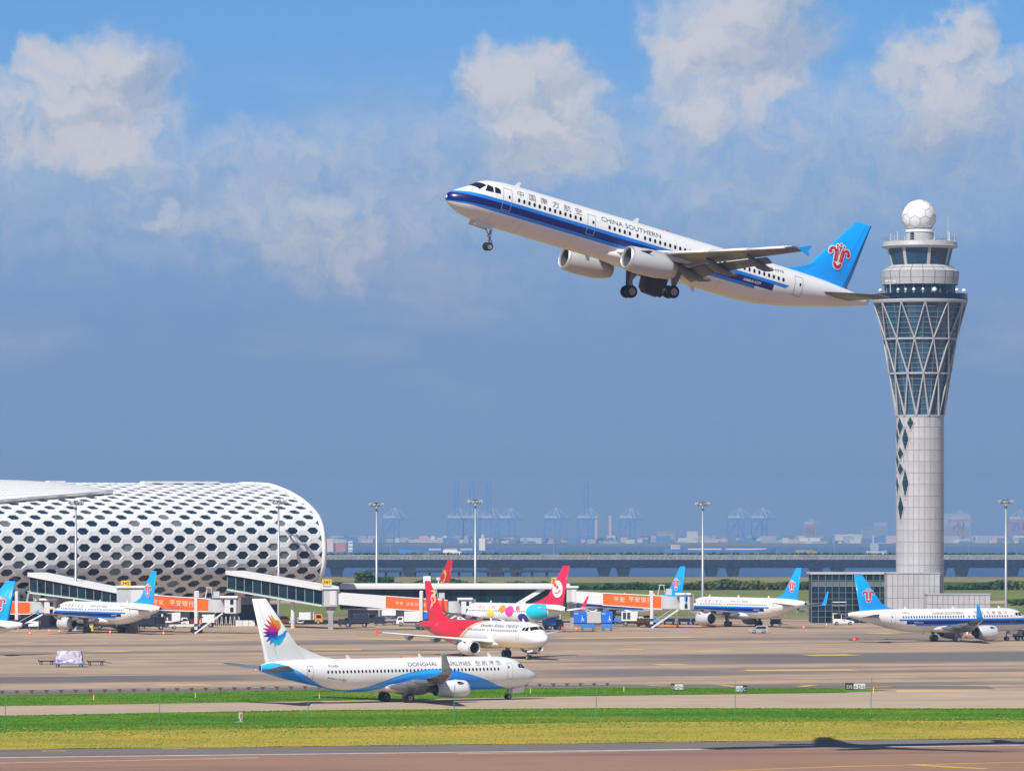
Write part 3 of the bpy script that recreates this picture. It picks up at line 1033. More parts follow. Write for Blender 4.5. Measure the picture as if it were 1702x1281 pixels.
    for b in range(3):
        (za, ra), (zb, rb) = L[b], L[b + 1]
        n = 12
        off0 = R_(2) + (0 if b % 2 == 0 else math.pi / n)
        for k in range(n):
            at = 2 * math.pi * k / n + off0
            for s_ in (-1, 1):
                ab = at + s_ * math.pi / n
                m = MB()
                m.tube((math.sin(ab) * (ra + .02), -math.cos(ab) * (ra + .02), za), (math.sin(at) * (rb + .02), -math.cos(at) * (rb + .02), zb), .17 + .04 * (2 - b), .15, 8)
                m.build('diagonal_strut', [M['lattice']], root)
    # terrace, upper drum, cab
    zt = tz(489)
    m = MB()
    m.lathe([(tz(503), tr(77.5)), (tz(497), tr(79.5)), (zt, tr(79)), (zt, tr(76)), (zt - .6, tr(76)), (zt - .6, 0.01)], 48, smooth=False)
    m.build('terrace', [M['glass_dark']], root)
    m = MB()
    m.lathe([(tz(504), tr(78.6)), (tz(501), tr(79.6)), (tz(499), tr(79.4))], 48)
    m.build('ring_beam', [M['lattice']], root)
    m = MB()
    m.lathe([(tz(491), tr(58)), (tz(473), tr(58))], 48, smooth=False)
    m.build('recessed_glazing', [M['glass_teal']], root)
    for k in range(24):
        a = 2 * math.pi * k / 24
        m = MB()
        m.bar((math.sin(a) * tr(58.4), -math.cos(a) * tr(58.4), tz(491)), (math.sin(a) * tr(58.4), -math.cos(a) * tr(58.4), tz(473)), .14, .14)
        m.build('mullion_post', [M['mullion']], root)
    # drum panels, two rows
    n = 20
    core = MB()
    core.lathe([(tz(474), tr(58)), (tz(474), tr(62.5)), (tz(452), tr(64)), (tz(441), tr(47)), (tz(441), .01)], 48, smooth=False)
    core.build('drum_core', [M['joint']], root)
    rows = [(474, 63.2, 463, 64.2), (463, 64.2, 452, 65.0), (452, 65.2, 446, 57), (446, 57, 441, 48.5)]
    for ri, (ya, ra, yb, rb) in enumerate(rows):
        for k in range(n):
            a0, a1 = 2 * math.pi * k / n + .008, 2 * math.pi * (k + 1) / n - .008
            m = MB()
            za, zb = tz(ya) + .03, tz(yb) - .03
            g = []
            for i in range(4):
                a = a0 + (a1 - a0) * i / 3
                s_, c_ = math.sin(a), -math.cos(a)
                g.append([Vector((s_ * (tr(ra) - .2), c_ * (tr(ra) - .2), za)), Vector((s_ * tr(ra), c_ * tr(ra), za)), Vector((s_ * tr(rb), c_ * tr(rb), zb)), Vector((s_ * (tr(rb) - .2), c_ * (tr(rb) - .2), zb))])
            m.grid(g, 0, False)
            m.build('drum_panel', [M['clad_b'] if ri > 1 else M['clad_a']], root)
    # cab glass, leaning out
    za, zb = tz(441), tz(414)
    for k in range(8):
        a0, a1 = 2 * math.pi * k / 8 + .21 + .03, 2 * math.pi * (k + 1) / 8 + .21 - .03
        m = MB()
        g = []
        for i in range(5):
            a = a0 + (a1 - a0) * i / 4
            g.append([Vector((math.sin(a) * tr(47.5), -math.cos(a) * tr(47.5), za)), Vector((math.sin(a) * tr(54.5), -math.cos(a) * tr(54.5), zb))])
        m.grid(g, 0, False)
        m.build('cab_window', [M['tower_glass_b']], root)
        m = MB()
        a = 2 * math.pi * k / 8 + .21
        m.bar((math.sin(a) * tr(47.8), -math.cos(a) * tr(47.8), za - .1), (math.sin(a) * tr(55), -math.cos(a) * tr(55), zb + .1), .62, .3, up=Vector((math.sin(a), -math.cos(a), 0)))
        m.build('cab_post', [M['clad_b']], root)
    m = MB()
    m.lathe([(tz(414), tr(54)), (tz(413), tr(59)), (tz(410), tr(62.5)), (tz(403), tr(61)), (tz(401.5), tr(57)), (tz(402), .01)], 48, smooth=False)
    m.build('cab_roof', [M['clad_a']], root)
    m = MB()
    m.lathe([(tz(411.5), tr(62.3)), (tz(410), tr(63.2)), (tz(409.3), tr(62.3))], 48, smooth=False)
    m.build('roof_edge', [M['wall_grey']], root)
    # railing on the roof
    m = MB()
    zr = tz(402)
    for hh in (.45, .9):
        for k in range(36):
            a0, a1 = 2 * math.pi * k / 36, 2 * math.pi * (k + 1) / 36
            m.bar((math.sin(a0) * tr(60.5), -math.cos(a0) * tr(60.5), zr + hh), (math.sin(a1) * tr(60.5), -math.cos(a1) * tr(60.5), zr + hh), .06, .06)
    for k in range(36):
        a0 = 2 * math.pi * k / 36
        m.bar((math.sin(a0) * tr(60.5), -math.cos(a0) * tr(60.5), zr), (math.sin(a0) * tr(60.5), -math.cos(a0) * tr(60.5), zr + .9), .07, .07)
    m.build('roof_railing', [M['galv']], root)
    # radar ball on its drum
    m = MB()
    m.lathe([(tz(402), tr(23.5)), (tz(386), tr(23))], 32)
    m.lathe([(tz(386.5), tr(23.6)), (tz(386), tr(24.4)), (tz(382), tr(24.2)), (tz(381.6), tr(22))], 32, mi=1)
    dr = m.build('radome_drum', [M['clad_b'], M['white_paint']], root)
    m = MB()
    m.box((-tr(15), -tr(22), tz(394)), (.55, .5, 1.6), rot=Matrix.Rotation(-.7, 3, 'Z'))
    m.build('drum_door', [M['wall_dark']], dr)
    rc, rr = Vector((-tr(1.5), 0, tz(360.5))), tr(28.3)
    m = MB()
    prof = [(rc.z + rr * math.sin(-math.pi / 2 + math.pi * k / 24), max(.001, rr * math.cos(-math.pi / 2 + math.pi * k / 24))) for k in range(25)]
    m.lathe(prof, 40, o=(rc.x, 0, 0))
    ball = m.build('radome', [M['radome_white']], root, True)
    # seams of its hexagonal and pentagonal shells
    bm = bmesh.new()
    bmesh.ops.create_icosphere(bm, subdivisions=2, radius=1.0)
    bm.verts.ensure_lookup_table()
    seams = set()
    m = MB()
    q = Matrix.Rotation(.35, 3, 'X') @ Matrix.Rotation(.3, 3, 'Z')
    for e in bm.edges:
        f = e.link_faces
        if len(f) == 2:
            a = (f[0].calc_center_median()).normalized()
            b = (f[1].calc_center_median()).normalized()
            pts = [q @ (a + (b - a) * t).normalized() * (rr + .01) + rc for t in (0, .5, 1)]
            for u, v in zip(pts, pts[1:]): m.bar(u, v, .11, .05)
    bm.free()
    m.build('radome_seams', [M['wall_grey']], ball, kind='stuff')
    # aerials, floodlights and dishes
    rnd = random.Random(2)
    for (px, y0, y1, w) in ((1480, 400, 388, .08), (1491, 400, 385, .08), (1575, 399, 360, .06), (1577, 400, 386, .16), (1552, 399, 384, .14), (1486, 400, 391, .06), (1586, 402, 390, .06), (1503, 399, 393, .06)):
        m = MB()
        m.tube((tr(px - 1529), -1.0, tz(y0) - .6), (tr(px - 1529), -1.0, tz(y1)), w, w * .6, 6)
        m.build('aerial', [M['steel_white']], root)
    for (px, r) in ((1488, .30), (1500, .26), (1513, .34), (1528, .30), (1547, .46), (1461, .36), (1600, .42), (1586, .34)):
        m = MB()
        x = tr(px - 1529)
        y = -math.sqrt(max(0.1, tr(74) ** 2 - x * x))
        m.tube((x, y, zt - .1), (x, y, zt + .45), .12, n=6)
        m.lathe([(-.35, r * .5), (-.2, r), (.3, r * .85), (.35, .01)], 10, 'Y', (x, y, zt + .62), cap0=True)
        m.build('terrace_dish', [M['white_paint']], root)
    for px in (1476,):
        m = MB()
        x = tr(px - 1529)
        m.tube((x, -6.2, zt), (x, -6.2, zt + 2.6), .08, n=6)
        m.bar((x - 1, -6.2, zt + 2.5), (x + 1, -6.2, zt + 2.5), .1, .1)
        for k in (-1, 1): m.box((x + k * .8, -6.3, zt + 2.4), (.5, .3, .35))
        m.build('floodlight_pole', [M['steel_white']], root)
    return root
mat('radome_white', (.76, .755, .74), .55, dirt=.1, vscale=.4)
build_tower()

def panel_block(name, label, x0, x1, y, depth, z0, zt, nx, nz, mats=('clad_a', 'clad_b', 'clad_c'), top='wall_grey'):
    root = empty(name, ((x0 + x1) / 2, y, 0), 0, label, 'building')
    w = x1 - x0
    mb = MB()
    mb.box((0, depth / 2, (zt + 0) / 2), (w - .16, depth - .16, zt - .1))
    mb.build('core', [M['joint']], root)
    pw, ph = w / nx, (zt - z0) / nz
    me = []
    for c in mats:
        b = MB()
        b.box((0, 0, 0), (pw - .06, .12, ph - .06), bev=.02)
        me.append(b.mesh('cladding_panel', [M[c]]))
    rnd = random.Random(len(name))
    for i in range(nx):
        for j in range(nz):
            inst('cladding_panel', rnd.choice(me), root, (-w / 2 + pw * (i + .5), .02, z0 + ph * (j + .5)))
    dn = max(1, int(depth / pw))
    side = MB()
    for s_ in (-1, 1):
        for i in range(dn):
            for j in range(nz):
                side.box((s_ * (w / 2 - .02), depth / dn * (i + .5) + .06, z0 + ph * (j + .5)), (.12, depth / dn - .06, ph - .06))
    side.build('side_cladding', [M['clad_a']], root, kind='stuff')
    mb = MB()
    mb.box((0, depth / 2, zt + .05), (w + .3, depth + .3, .3), bev=.05)
    mb.build('coping', [M[top]], root)
    return root
panel_block('tower_base', 'tall panel clad block at the foot of the control tower', px_(1475, 1034), px_(1562, 1034), 1034, 14, .3, pz(953, 1034), 10, 4)
panel_block('annex', 'low grey panel clad annex beside the control tower', px_(1541, 1026), px_(1646, 1026), 1026, 6.5, .3, pz(988, 1026), 12, 3)

def glass_block():
    x0, x1, Y = px_(1349, 1042), px_(1474, 1042), 1042.0
    zt = pz(954, Y)
    root = empty('glass_office', ((x0 + x1) / 2, Y, 0), 0, 'dark glass office block left of the control tower', 'building')
    w = x1 - x0
    mb = MB()
    mb.box((0, 7, zt / 2), (w - .4, 13.4, zt - .2))
    mb.build('core', [M['wall_dark']], root)
    nx, nz = 11, 8
    pw, ph = w / nx, zt / nz
    rnd = random.Random(6)
    mm = []
    for c in ('glass_teal', 'glass_dark', 'glass_blue', 'glass_spandrel'):
        b = MB()
        b.box((0, 0, 0), (pw - .1, .06, ph - .1))
        mm.append(b.mesh('glass_pane', [M[c]]))
    for j in range(nz):
        for i in range(nx):
            me = mm[3] if j == nz - 2 and True else mm[rnd.choice((0, 0, 1, 1, 2))]
            inst('glass_pane', me, root, (-w / 2 + pw * (i + .5), .1, ph * (j + .5)))
    mb = MB()
    for i in range(nx + 1):
        mb.box((-w / 2 + pw * i, -.02, zt / 2), (.07, .3, zt))
    for j in range(nz + 1):
        mb.box((0, .0, ph * j), (w, .22, .06))
    mb.build('mullions', [M['mullion']], root)
    mb = MB()
    mb.box((0, 7, zt + .15), (w + .6, 14.6, .36), bev=.06)
    mb.build('roof_slab', [M['clad_b']], root)
    return root
mat('glass_spandrel', (.13, .17, .175), .35)
glass_block()

# ---------------------------------------------------------------- covered walkway between the gates
def walkway():
    Y = 1046.0
    x0, x1 = px_(548, Y), px_(948, Y)
    zt = pz(970, Y)
    root = empty('walkway', ((x0 + x1) / 2, Y, 0), 0, 'long low walkway with a white roof and dark glass front', 'building')
    w = x1 - x0
    mb = MB()
    mb.box((1.0, 5.0, zt - .55), (w - 2, 12, 1.1), bev=.2)
    mb.build('roof', [M['roof_white']], root)
    n = 34
    gw = (w - 3) / n
    za, zb = 2.9, zt - 1.1
    me = []
    for c in ('glass_teal', 'glass_dark'):
        b = MB()
        b.box((0, 0, 0), (gw - .08, .08, zb - za))
        me.append(b.mesh('glass_pane', [M[c]]))
    rnd = random.Random(7)
    for i in range(n):
        inst('glass_pane', rnd.choice(me), root, (-w / 2 + 2 + gw * (i + .5), 0.3, (za + zb) / 2))
    mb = MB()
    mb.box((1, 5, (za + zb) / 2), (w - 3.2, 8.8, zb - za - .1))
    mb.build('core', [M['wall_dark']], root)
    mb = MB()
    mb.box((1, .2, za - .12), (w - 2.6, .5, .3))
    mb.build('sill', [M['steel_white']], root)
    mb = MB()
    mb.box((1, 5.5, za / 2), (w - 6, 8, za - .3))
    mb.build('lower_wall', [M['wall_grey']], root)
    mb = MB()
    a, b = px_(858, Y) - (x0 + x1) / 2, px_(904, Y) - (x0 + x1) / 2
    mb.bar((a, -.1, 3.6), (b, -.1, zt - .9), .8, .5, up=Vector((0, 1, 0)))
    mb.build('diagonal_brace', [M['roof_white']], root)
    for k in range(8):
        mb = MB()
        mb.tube((-w / 2 + 4 + k * (w - 6) / 7, .2, 0), (-w / 2 + 4 + k * (w - 6) / 7, .2, 2.9), .25, n=10)
        mb.build('column', [M['concrete']], root)
    # roof-top box and beacon
    mb = MB()
    x = px_(709.5, Y) - (x0 + x1) / 2
    mb.box((x, 2, zt + .85), (1.5, 1.2, 1.4), bev=.08)
    mb.build('roof_cabinet', [M['white_paint']], root)
    mb = MB()
    x = px_(728.5, Y) - (x0 + x1) / 2
    mb.tube((x, 2, zt), (x, 2, zt + .7), .12, n=8)
    mb.lathe([(.7, .1), (.75, .35), (1.2, .45), (1.35, .1)], 10, o=(x, 2, zt))
    mb.build('roof_lamp', [M['white_paint']], root)
walkway()
# ---------------------------------------------------------------- sea bridge, trestle, port
def sea_bridge():
    Y = 2316.0
    zw = sea_z(Y)
    root = empty('sea_bridge', (0, Y, zw), 0, 'long grey viaduct crossing the water behind the airport', 'bridge')
    top = pz(925, Y) - zw
    mid = pz(935, Y) - zw
    bot = pz(943.5, Y) - zw
    mb = MB()
    x0, x1 = -420, 420
    prof = [(-9, top - 1.2), (-9, top), (9, top), (9, top - 1.2), (6, mid - .6), (3.4, bot), (-3.4, bot), (-6, mid - .6)]
    n = len(prof)
    vs = [(x, y, z) for x in (x0, x1) for (y, z) in prof]
    mb.add(vs, [[i, (i + 1) % n, n + (i + 1) % n, n + i] for i in range(n)] + [list(range(n)), list(range(2 * n - 1, n - 1, -1))])
    mb.build('deck', [M['concrete_dark']], root, True)
    # parapets with posts
    for y in (-9.0, 9.0):
        mb = MB()
        mb.box((0, y, top + .55), (840, .3, .9))
        mb.build('parapet', [M['concrete_dark']], root)
    mb = MB()
    for i in range(420):
        mb.box((-419 + i * 2, -9.25, top - .5), (.35, .3, 1.3))
    mb.build('parapet_posts', [M['concrete']], root, kind='stuff')
    # hedge of planting on the deck
    rnd = random.Random(1)
    V, Fc = [], []
    for _ in range(3600):
        x = rnd.uniform(-300, 300)
        if math.sin(x * .11) + math.sin(x * .043) > 1.5: continue
        c = Vector((x, -8.4 + rnd.uniform(-.4, .4), top + .9 + rnd.random() * .8))
        a = Vector((rnd.gauss(0, 1), rnd.gauss(0, .4), rnd.gauss(0, 1))).normalized() * rnd.uniform(.3, .7)
        b = a.orthogonal().normalized() * a.length
        k = len(V)
        V += [tuple(c - a), tuple(c + b), tuple(c + a), tuple(c - b)]
        Fc.append((k, k + 1, k + 2, k + 3))
    me = bpy.data.meshes.new('deck_planting')
    me.from_pydata(V, [], Fc)
    me.materials.append(M['leaf_dark'])
    inst('deck_planting', me, root, kind='stuff')
    for px in (560, 680, 824, 858, 1004, 1036, 1182, 1218, 1356, 1392, 1562, 1598, 1682, 1716):
        x = px_(px, Y)
        mb = MB()
        mb.prism([(x - 3.3, bot + .15), (x + 3.3, bot + .15), (x + 2.3, bot - 3.6), (x + 2.2, -1), (x - 2.2, -1), (x - 2.3, bot - 3.6)], -2.6, 2.6)
        mb.build('pier', [M['concrete_dark']], root)
    for px in (566, 1104, 1208, 1290, 1385, 1608, 650, 920):
        x = px_(px, Y)
        mb = MB()
        mb.tube((x, -8.6, top), (x, -8.6, top + 9.5), .14, .08, 6)
        mb.bar((x - 1.4, -8.6, top + 9.4), (x + 1.4, -8.6, top + 9.4), .16, .12)
        mb.build('lamp_post', [M['galv']], root)
    # vehicles on the deck
    def deck_car(name, label, cat, px, L, h, m, box=None):
        r = empty(name, (px_(px, Y - 6), Y - 6, zw + top), 0, label, cat, 'traffic on the sea bridge')
        b = MB()
        if box:
            b.prism([(-L / 2, .6), (L / 2 - 1.9, .6), (L / 2 - 1.9, h), (-L / 2, h)], -1.2, 1.2)
            b.build('cargo_box', [box], r)
            b = MB()
            b.prism([(L / 2 - 1.8, .5), (L / 2, .5), (L / 2, 1.5), (L / 2 - .4, 2.5), (L / 2 - 1.8, 2.5)], -1.15, 1.15)
        else:
            b.prism([(-L / 2, .35), (L / 2, .35), (L / 2, .9), (L / 2 - 1.0, 1.0), (L / 4, h), (-L / 2 + .5, h), (-L / 2, 1.0)], -.9, .9)
        b.build('body', [m], r)
        for x in (-L / 2 + .9, L / 2 - .9):
            for y in (-.95, .95):
                b = MB()
                b.tube((x, y - .12, .4), (x, y + .12, .4), .4, n=12)
                b.build('wheel', [M['rubber']], r)
        # lift sight line: the deck carries a raised lane
        return r
    deck_car('car', 'white car on the viaduct above the gate 347 walkway', 'car', 815, 4.6, 1.5, M['white_paint'])
    deck_car('car', 'white car on the viaduct left of the tall blue tail', 'car', 1108, 4.6, 1.5, M['white_paint'])
    deck_car('tipper_truck', 'orange truck on the viaduct above the glass office', 'truck', 1340, 9.5, 3.2, M['orange_paint'], M['concrete_dark'])
    deck_car('box_truck', 'white truck on the viaduct between two light masts', 'truck', 752, 8.5, 3.2, M['white_paint'], M['white_paint'])
sea_bridge()

def trestle():
    Y = 2020.0
    zw = sea_z(Y)
    root = empty('pipe_trestle', (px_(775, Y), Y, zw), R_(-2), 'low dark pipe trestle over the water below the viaduct', 'trestle')
    L = px_(945, Y) - px_(612, Y)
    z = pz(949, Y) - zw
    mb = MB()
    mb.box((0, 0, z), (L, 3, 1.0))
    mb.build('deck', [M['wall_dark']], root)
    mb = MB()
    mb.box((0, -1.4, z + 1.3), (L, .1, .12)); mb.box((0, -1.4, z + .9), (L, .1, .1))
    n = 44
    for i in range(n):
        x = -L / 2 + L * i / (n - 1)
        mb.box((x, -1.4, z + .9), (.14, .14, 1.0))
    mb.build('railing', [M['wall_dark']], root)
    for i in range(14):
        x = -L / 2 + 2 + (L - 4) * i / 13
        mb = MB()
        mb.box((x, 0, z / 2 - 1), (.9, 1.6, z + 2))
        mb.build('pile', [M['wall_dark']], root)
trestle()

# container cranes on the far quay
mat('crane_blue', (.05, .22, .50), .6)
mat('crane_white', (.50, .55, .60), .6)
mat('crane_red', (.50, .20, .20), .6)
def crane(px, up=False, red=False, Y=12750.0, k=1.0, label='', s=1.0):
    zq = sea_z(12560) + 5
    root = empty('container_crane', (px_(px, Y), Y, zq), 0, label, 'crane', 'container cranes on the far quay')
    root.scale = (1.5, 1.5, 1.5)
    c = M['crane_red'] if red else M['crane_blue']
    w, h = 26 * s, 38 * s
    for x in (-w / 2, w / 2 * .35, w / 2):
        for y in (-10, 10):
            mb = MB()
            mb.bar((x, y, 0), (x, y, h), 1.9, 1.9)
            mb.build('leg', [c], root)
    mb = MB()
    for z in (h * .3, h):
        for y in (-10, 10):
            mb.bar((-w / 2, y, z), (w / 2, y, z), 1.8, 2.2)
        for x in (-w / 2, w / 2): mb.bar((x, -10, z), (x, 10, z), 1.8, 2.2)
    for y in (-10, 10):
        mb.bar((-w / 2, y, h * .3), (w * .17, y, h), 1.2, 1.2)
        mb.bar((w / 2, y, h * .3), (w * .17, y, h), 1.2, 1.2)
    mb.build('portal_frame', [c], root)
    mb = MB()
    mb.box((2, 0, h + 2.2), (w * 1.25, 7, 3.2))
    mb.build('girder', [c], root)
    mb = MB()
    mb.box((-w * .1, 0, h + 6), (w * .8, 6, 4.0))
    mb.build('machinery_house', [M['crane_white']], root)
    mb = MB()
    ap = Vector((w * .25, 0, h + 22 * s))
    for x in (w * .02, w * .48):
        mb.bar((x, 0, h + 3), ap, 1.5, 1.5)
    mb.bar(ap, (-w * .5, 0, h + 6), .8, .8)
    mb.bar(ap, (w * 1.0, 0, h + 5), .8, .8)
    mb.build('apex_frame', [M['crane_white']], root)
    if up:
        for x in (-3.3, 3.3):
            mb = MB()
            mb.bar((x + w * .05, 0, h + 4), (x + w * .05, 0, h + 64 * s), 2.2, 2.2)
            mb.build('raised_boom', [c], root)
        mb = MB()
        for i in range(12):
            z = h + 6 + i * 5 * s
            mb.bar((-3.3 + w * .05, 0, z), (3.3 + w * .05, 0, z + 5 * s * (1 if i % 2 else .2)), 1.0, 1.0)
        mb.build('boom_lacing', [c], root)
    else:
        mb = MB()
        mb.bar((w * .5, 0, h + 2.5), (w * 1.15, 0, h + 1.2), 3, 2.2)
        mb.build('boom_end', [c], root)
    return root
CR = [(650, 0, 'container crane with lowered boom, far left on the hazy quay'), (757, 1, 'leftmost container crane with its boom raised high'), (783, 1, 'middle raised boom crane behind the light mast'), (811, 1, 'right one of three neighbouring raised boom cranes'),
      (842, 0, 'container crane with peaked frame right of the raised booms'), (918, 0, 'lone low container crane left of the tall boom'), (973, 1, 'container crane with a single tall boom beside two chimneys'), (1043, 0, 'low container crane right of the two chimneys'),
      (1223, 0, 'left crane of the pair right of the middle light mast'), (1262, 0, 'right crane of the pair right of the middle light mast')]
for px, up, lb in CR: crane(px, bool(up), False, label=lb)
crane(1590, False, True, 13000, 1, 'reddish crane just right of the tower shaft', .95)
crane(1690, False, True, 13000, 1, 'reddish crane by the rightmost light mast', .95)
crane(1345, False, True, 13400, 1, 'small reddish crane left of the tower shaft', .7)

# chimneys, warehouses and towers on the far shore
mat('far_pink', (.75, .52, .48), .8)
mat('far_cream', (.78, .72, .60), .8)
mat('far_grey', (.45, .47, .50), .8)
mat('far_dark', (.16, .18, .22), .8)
def far_chimney(px, y0, y1, wpx, label, Y=13500.0):
    r = empty('chimney', (px_(px, Y), Y, pz(y1, Y)), 0, label, 'chimney', 'chimneys of the far power station')
    h = (y1 - y0) * Y / FPX
    w = wpx * Y / FPX / 2
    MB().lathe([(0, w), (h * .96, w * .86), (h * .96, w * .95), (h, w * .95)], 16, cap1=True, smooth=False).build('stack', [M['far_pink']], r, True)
    MB().lathe([(h * .98, w * .97), (h * 1.02, w * .97)], 16).build('rim', [M['far_cream']], r, True)
far_chimney(991.5, 858, 900, 6.5, 'left one of two pale pink chimneys in the haze')
far_chimney(1015, 858, 900, 7.5, 'right one of two pale pink chimneys in the haze')
def far_block(name, px0, px1, y0, m, label, cat, Y=13300.0, y1=905, win=True, roof=None):
    if Y < 11000: Y *= 1.5
    z0 = pz(y1, Y)
    w, h = (px1 - px0) * Y / FPX, (y1 - y0) * Y / FPX
    r = empty(name, (px_((px0 + px1) / 2, Y), Y, z0), 0, label, cat)
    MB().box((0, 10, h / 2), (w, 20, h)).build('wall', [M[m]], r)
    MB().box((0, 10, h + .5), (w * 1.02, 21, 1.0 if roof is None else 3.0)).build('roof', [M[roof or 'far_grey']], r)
    if win:
        n = max(2, int(h / 4))
        for j in range(min(n, 14)):
            MB().box((0, -.1, h * (j + .6) / n), (w * .92, .3, h / n * .45)).build('window_band', [M['far_dark']], r)
    return r
far_block('high_rise', 1563, 1613, 853, 'far_grey', 'hazy wide high rise block just right of the tower', 'building', 10500)
far_block('high_rise', 1453, 1474, 868, 'far_grey', 'hazy slim high rise just left of the tower', 'building', 10500)
far_block('high_rise', 1432, 1450, 878, 'far_grey', 'hazy lower block next to the slim high rise', 'building', 10400)
far_block('warehouse', 680, 770, 898, 'far_cream', 'long cream shed below the raised cranes', 'warehouse', 8450, 908, False, 'far_cream')
far_block('warehouse', 865, 900, 895, 'far_cream', 'cream shed left of the lone low crane', 'warehouse', 8450, 908, False, 'far_cream')
far_block('apartment_block', 1093, 1108, 882, 'far_pink', 'pinkish block left of the middle light mast', 'building', 8900)
far_block('apartment_block', 1110, 1122, 884, 'far_pink', 'second pinkish block left of the middle light mast', 'building', 8900)
far_block('apartment_block', 1066, 1076, 889, 'far_pink', 'small pinkish block far left of the middle mast', 'building', 8900)
far_block('silo', 1142, 1160, 884, 'far_cream', 'cream silo left against the middle light mast', 'silo', 8460, 903, False, 'far_cream')
far_block('warehouse', 1388, 1432, 889, 'far_cream', 'pale shed left of the slim hazy high rise', 'warehouse', 8450, 898, False, 'far_cream')
far_block('warehouse', 1630, 1660, 897, 'far_cream', 'pale shed left of the rightmost light mast', 'warehouse', 8450, 907, False, 'far_cream')
far_block('warehouse', 1330, 1372, 900, 'far_cream', 'pale low shed above the glass office block', 'warehouse', 8450, 908, False, 'far_cream')
rnd = random.Random(21)
cs = MB()
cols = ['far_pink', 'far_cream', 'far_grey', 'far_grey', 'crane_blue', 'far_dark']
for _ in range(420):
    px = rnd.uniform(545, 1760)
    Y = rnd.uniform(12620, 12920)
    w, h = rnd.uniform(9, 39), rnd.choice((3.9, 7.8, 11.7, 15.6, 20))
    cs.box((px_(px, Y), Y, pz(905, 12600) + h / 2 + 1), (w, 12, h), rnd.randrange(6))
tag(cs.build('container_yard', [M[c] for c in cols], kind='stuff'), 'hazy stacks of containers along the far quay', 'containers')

# ships
def ship(name, label, px0, px1, ywl, hull, deck, blocks, flip=False):
    Y = FPX * (CAMH - sea_z(4600)) / (ywl - YH)
    z = sea_z(Y)
    s = Y / FPX
    L = (px1 - px0) * s
    r = empty(name, (px_((px0 + px1) / 2, Y), Y, z), math.pi if flip else 0, label, 'ship')
    h = 9 * s
    mb = MB()
    rows = []
    for i in range(17):
        t = i / 16
        x = -L / 2 + L * t
        bw = L * .065 * (1 - max(0, (t - .8) / .2) ** 2) * (1 - .3 * max(0, (.06 - t) / .06))
        sheer = h * (1 + .35 * max(0, (t - .75) / .25) ** 2 + .15 * max(0, (.15 - t) / .15))
        rows.append([Vector((x, -bw * .8, -2)), Vector((x + (t > .9) * L * .012, -bw, sheer)), Vector((x + (t > .9) * L * .012, bw, sheer)), Vector((x, bw * .8, -2))])
    mb.grid(rows, 0, False, True)
    mb.add(rows[0], [[0, 1, 2, 3]])
    mb.build('hull', [M[hull]], r, True)
    for (a, b, za, zb, m, nm) in blocks:
        mb = MB()
        mb.box((-L / 2 + L * (a + b) / 2, 0, h * (za + zb) / 2), (L * (b - a), L * .1, h * (zb - za)), bev=.3)
        if nm == 'superstructure':
            for k in range(3):
                mb.box((-L / 2 + L * (a + b) / 2, -L * .051, h * (za + (zb - za) * (k + .6) / 3)), (L * (b - a) * .9, .3, h * .12), 1)
        mb.build(nm, [M[m], M['far_dark']], r)
    return r
ship('cargo_ship', 'blue cargo ship with a cream bridge house below the raised cranes', 664, 838, 914, 'crane_blue', 'far_grey',
     [(.18, .24, .9, 3.2, 'far_cream', 'superstructure'), (.19, .22, 3.2, 3.9, 'crane_white', 'funnel'), (.3, .42, .95, 1.35, 'far_grey', 'hatch'), (.45, .57, .95, 1.35, 'far_grey', 'hatch'), (.6, .72, .95, 1.35, 'far_grey', 'hatch')], True)
ship('cargo_ship', 'blue cargo ship with a pink deck line right of the silo', 1106, 1292, 912, 'crane_blue', 'far_pink',
     [(.05, .13, .9, 1.9, 'far_cream', 'superstructure'), (.2, .5, .95, 1.25, 'far_pink', 'hatch'), (.54, .9, .95, 1.25, 'far_pink', 'hatch')])
ship('container_ship', 'ship stacked with red containers beside the terminal end', 505, 600, 920, 'crane_blue', 'far_pink',
     [(.1, .3, 1.0, 3.0, 'crane_red', 'container_stack'), (.34, .52, 1.0, 3.4, 'far_pink', 'container_stack'), (.56, .74, 1.0, 2.6, 'crane_red', 'container_stack'), (.78, .86, .9, 3.0, 'far_cream', 'superstructure')])
ship('work_boat', 'small white boat left of the tower shaft', 1440, 1474, 917, 'crane_white', 'far_grey', [(.2, .6, .9, 2.4, 'crane_white', 'superstructure'), (.3, .36, 2.4, 4.0, 'crane_white', 'mast')])
# ---------------------------------------------------------------- airliners
# local frame of an airliner: x aft from the nose, y to starboard, z up from the ground it stands on
class Fuse:
    def __init__(s, tab, hc):
        q = [math.sqrt(t[0]) for t in tab]
        s.ft, s.fb, s.fw = pchip(q, [t[1] for t in tab]), pchip(q, [t[2] for t in tab]), pchip(q, [t[3] for t in tab])
        s.L, s.hc = tab[-1][0], hc
    def sec(s, x):
        q = math.sqrt(max(x, 0))
        a, b = s.ft(q), s.fb(q)
        return (a + b) / 2, max((a - b) / 2, 1e-4), max(s.fw(q), 1e-4)
    def raw(s, x, th):
        zc, hh, hw = s.sec(x)
        return Vector((x, hw * math.sin(th), zc + hh * math.cos(th) + s.hc))
    def pt(s, x, th, off=0.0):
        p = s.raw(x, th)
        if off:
            e = 0.02
            du = s.raw(min(x + e, s.L), th) - s.raw(max(x - e, 0), th)
            dv = s.raw(x, th + .02) - s.raw(x, th - .02)
            n = dv.cross(du)
            if n.length > 1e-9:
                n.normalize()
                zc = s.sec(x)[0] + s.hc
                if n.dot(Vector((0, p.y, p.z - zc))) < 0: n = -n
                p = p + n * off
        return p
    def theta(s, x, z):
        zc, hh, hw = s.sec(x)
        return math.acos(max(-1, min(1, (z - zc) / hh)))
    def at(s, x, z, side, off=0.0):
        return s.pt(x, s.theta(x, z) * side, off)

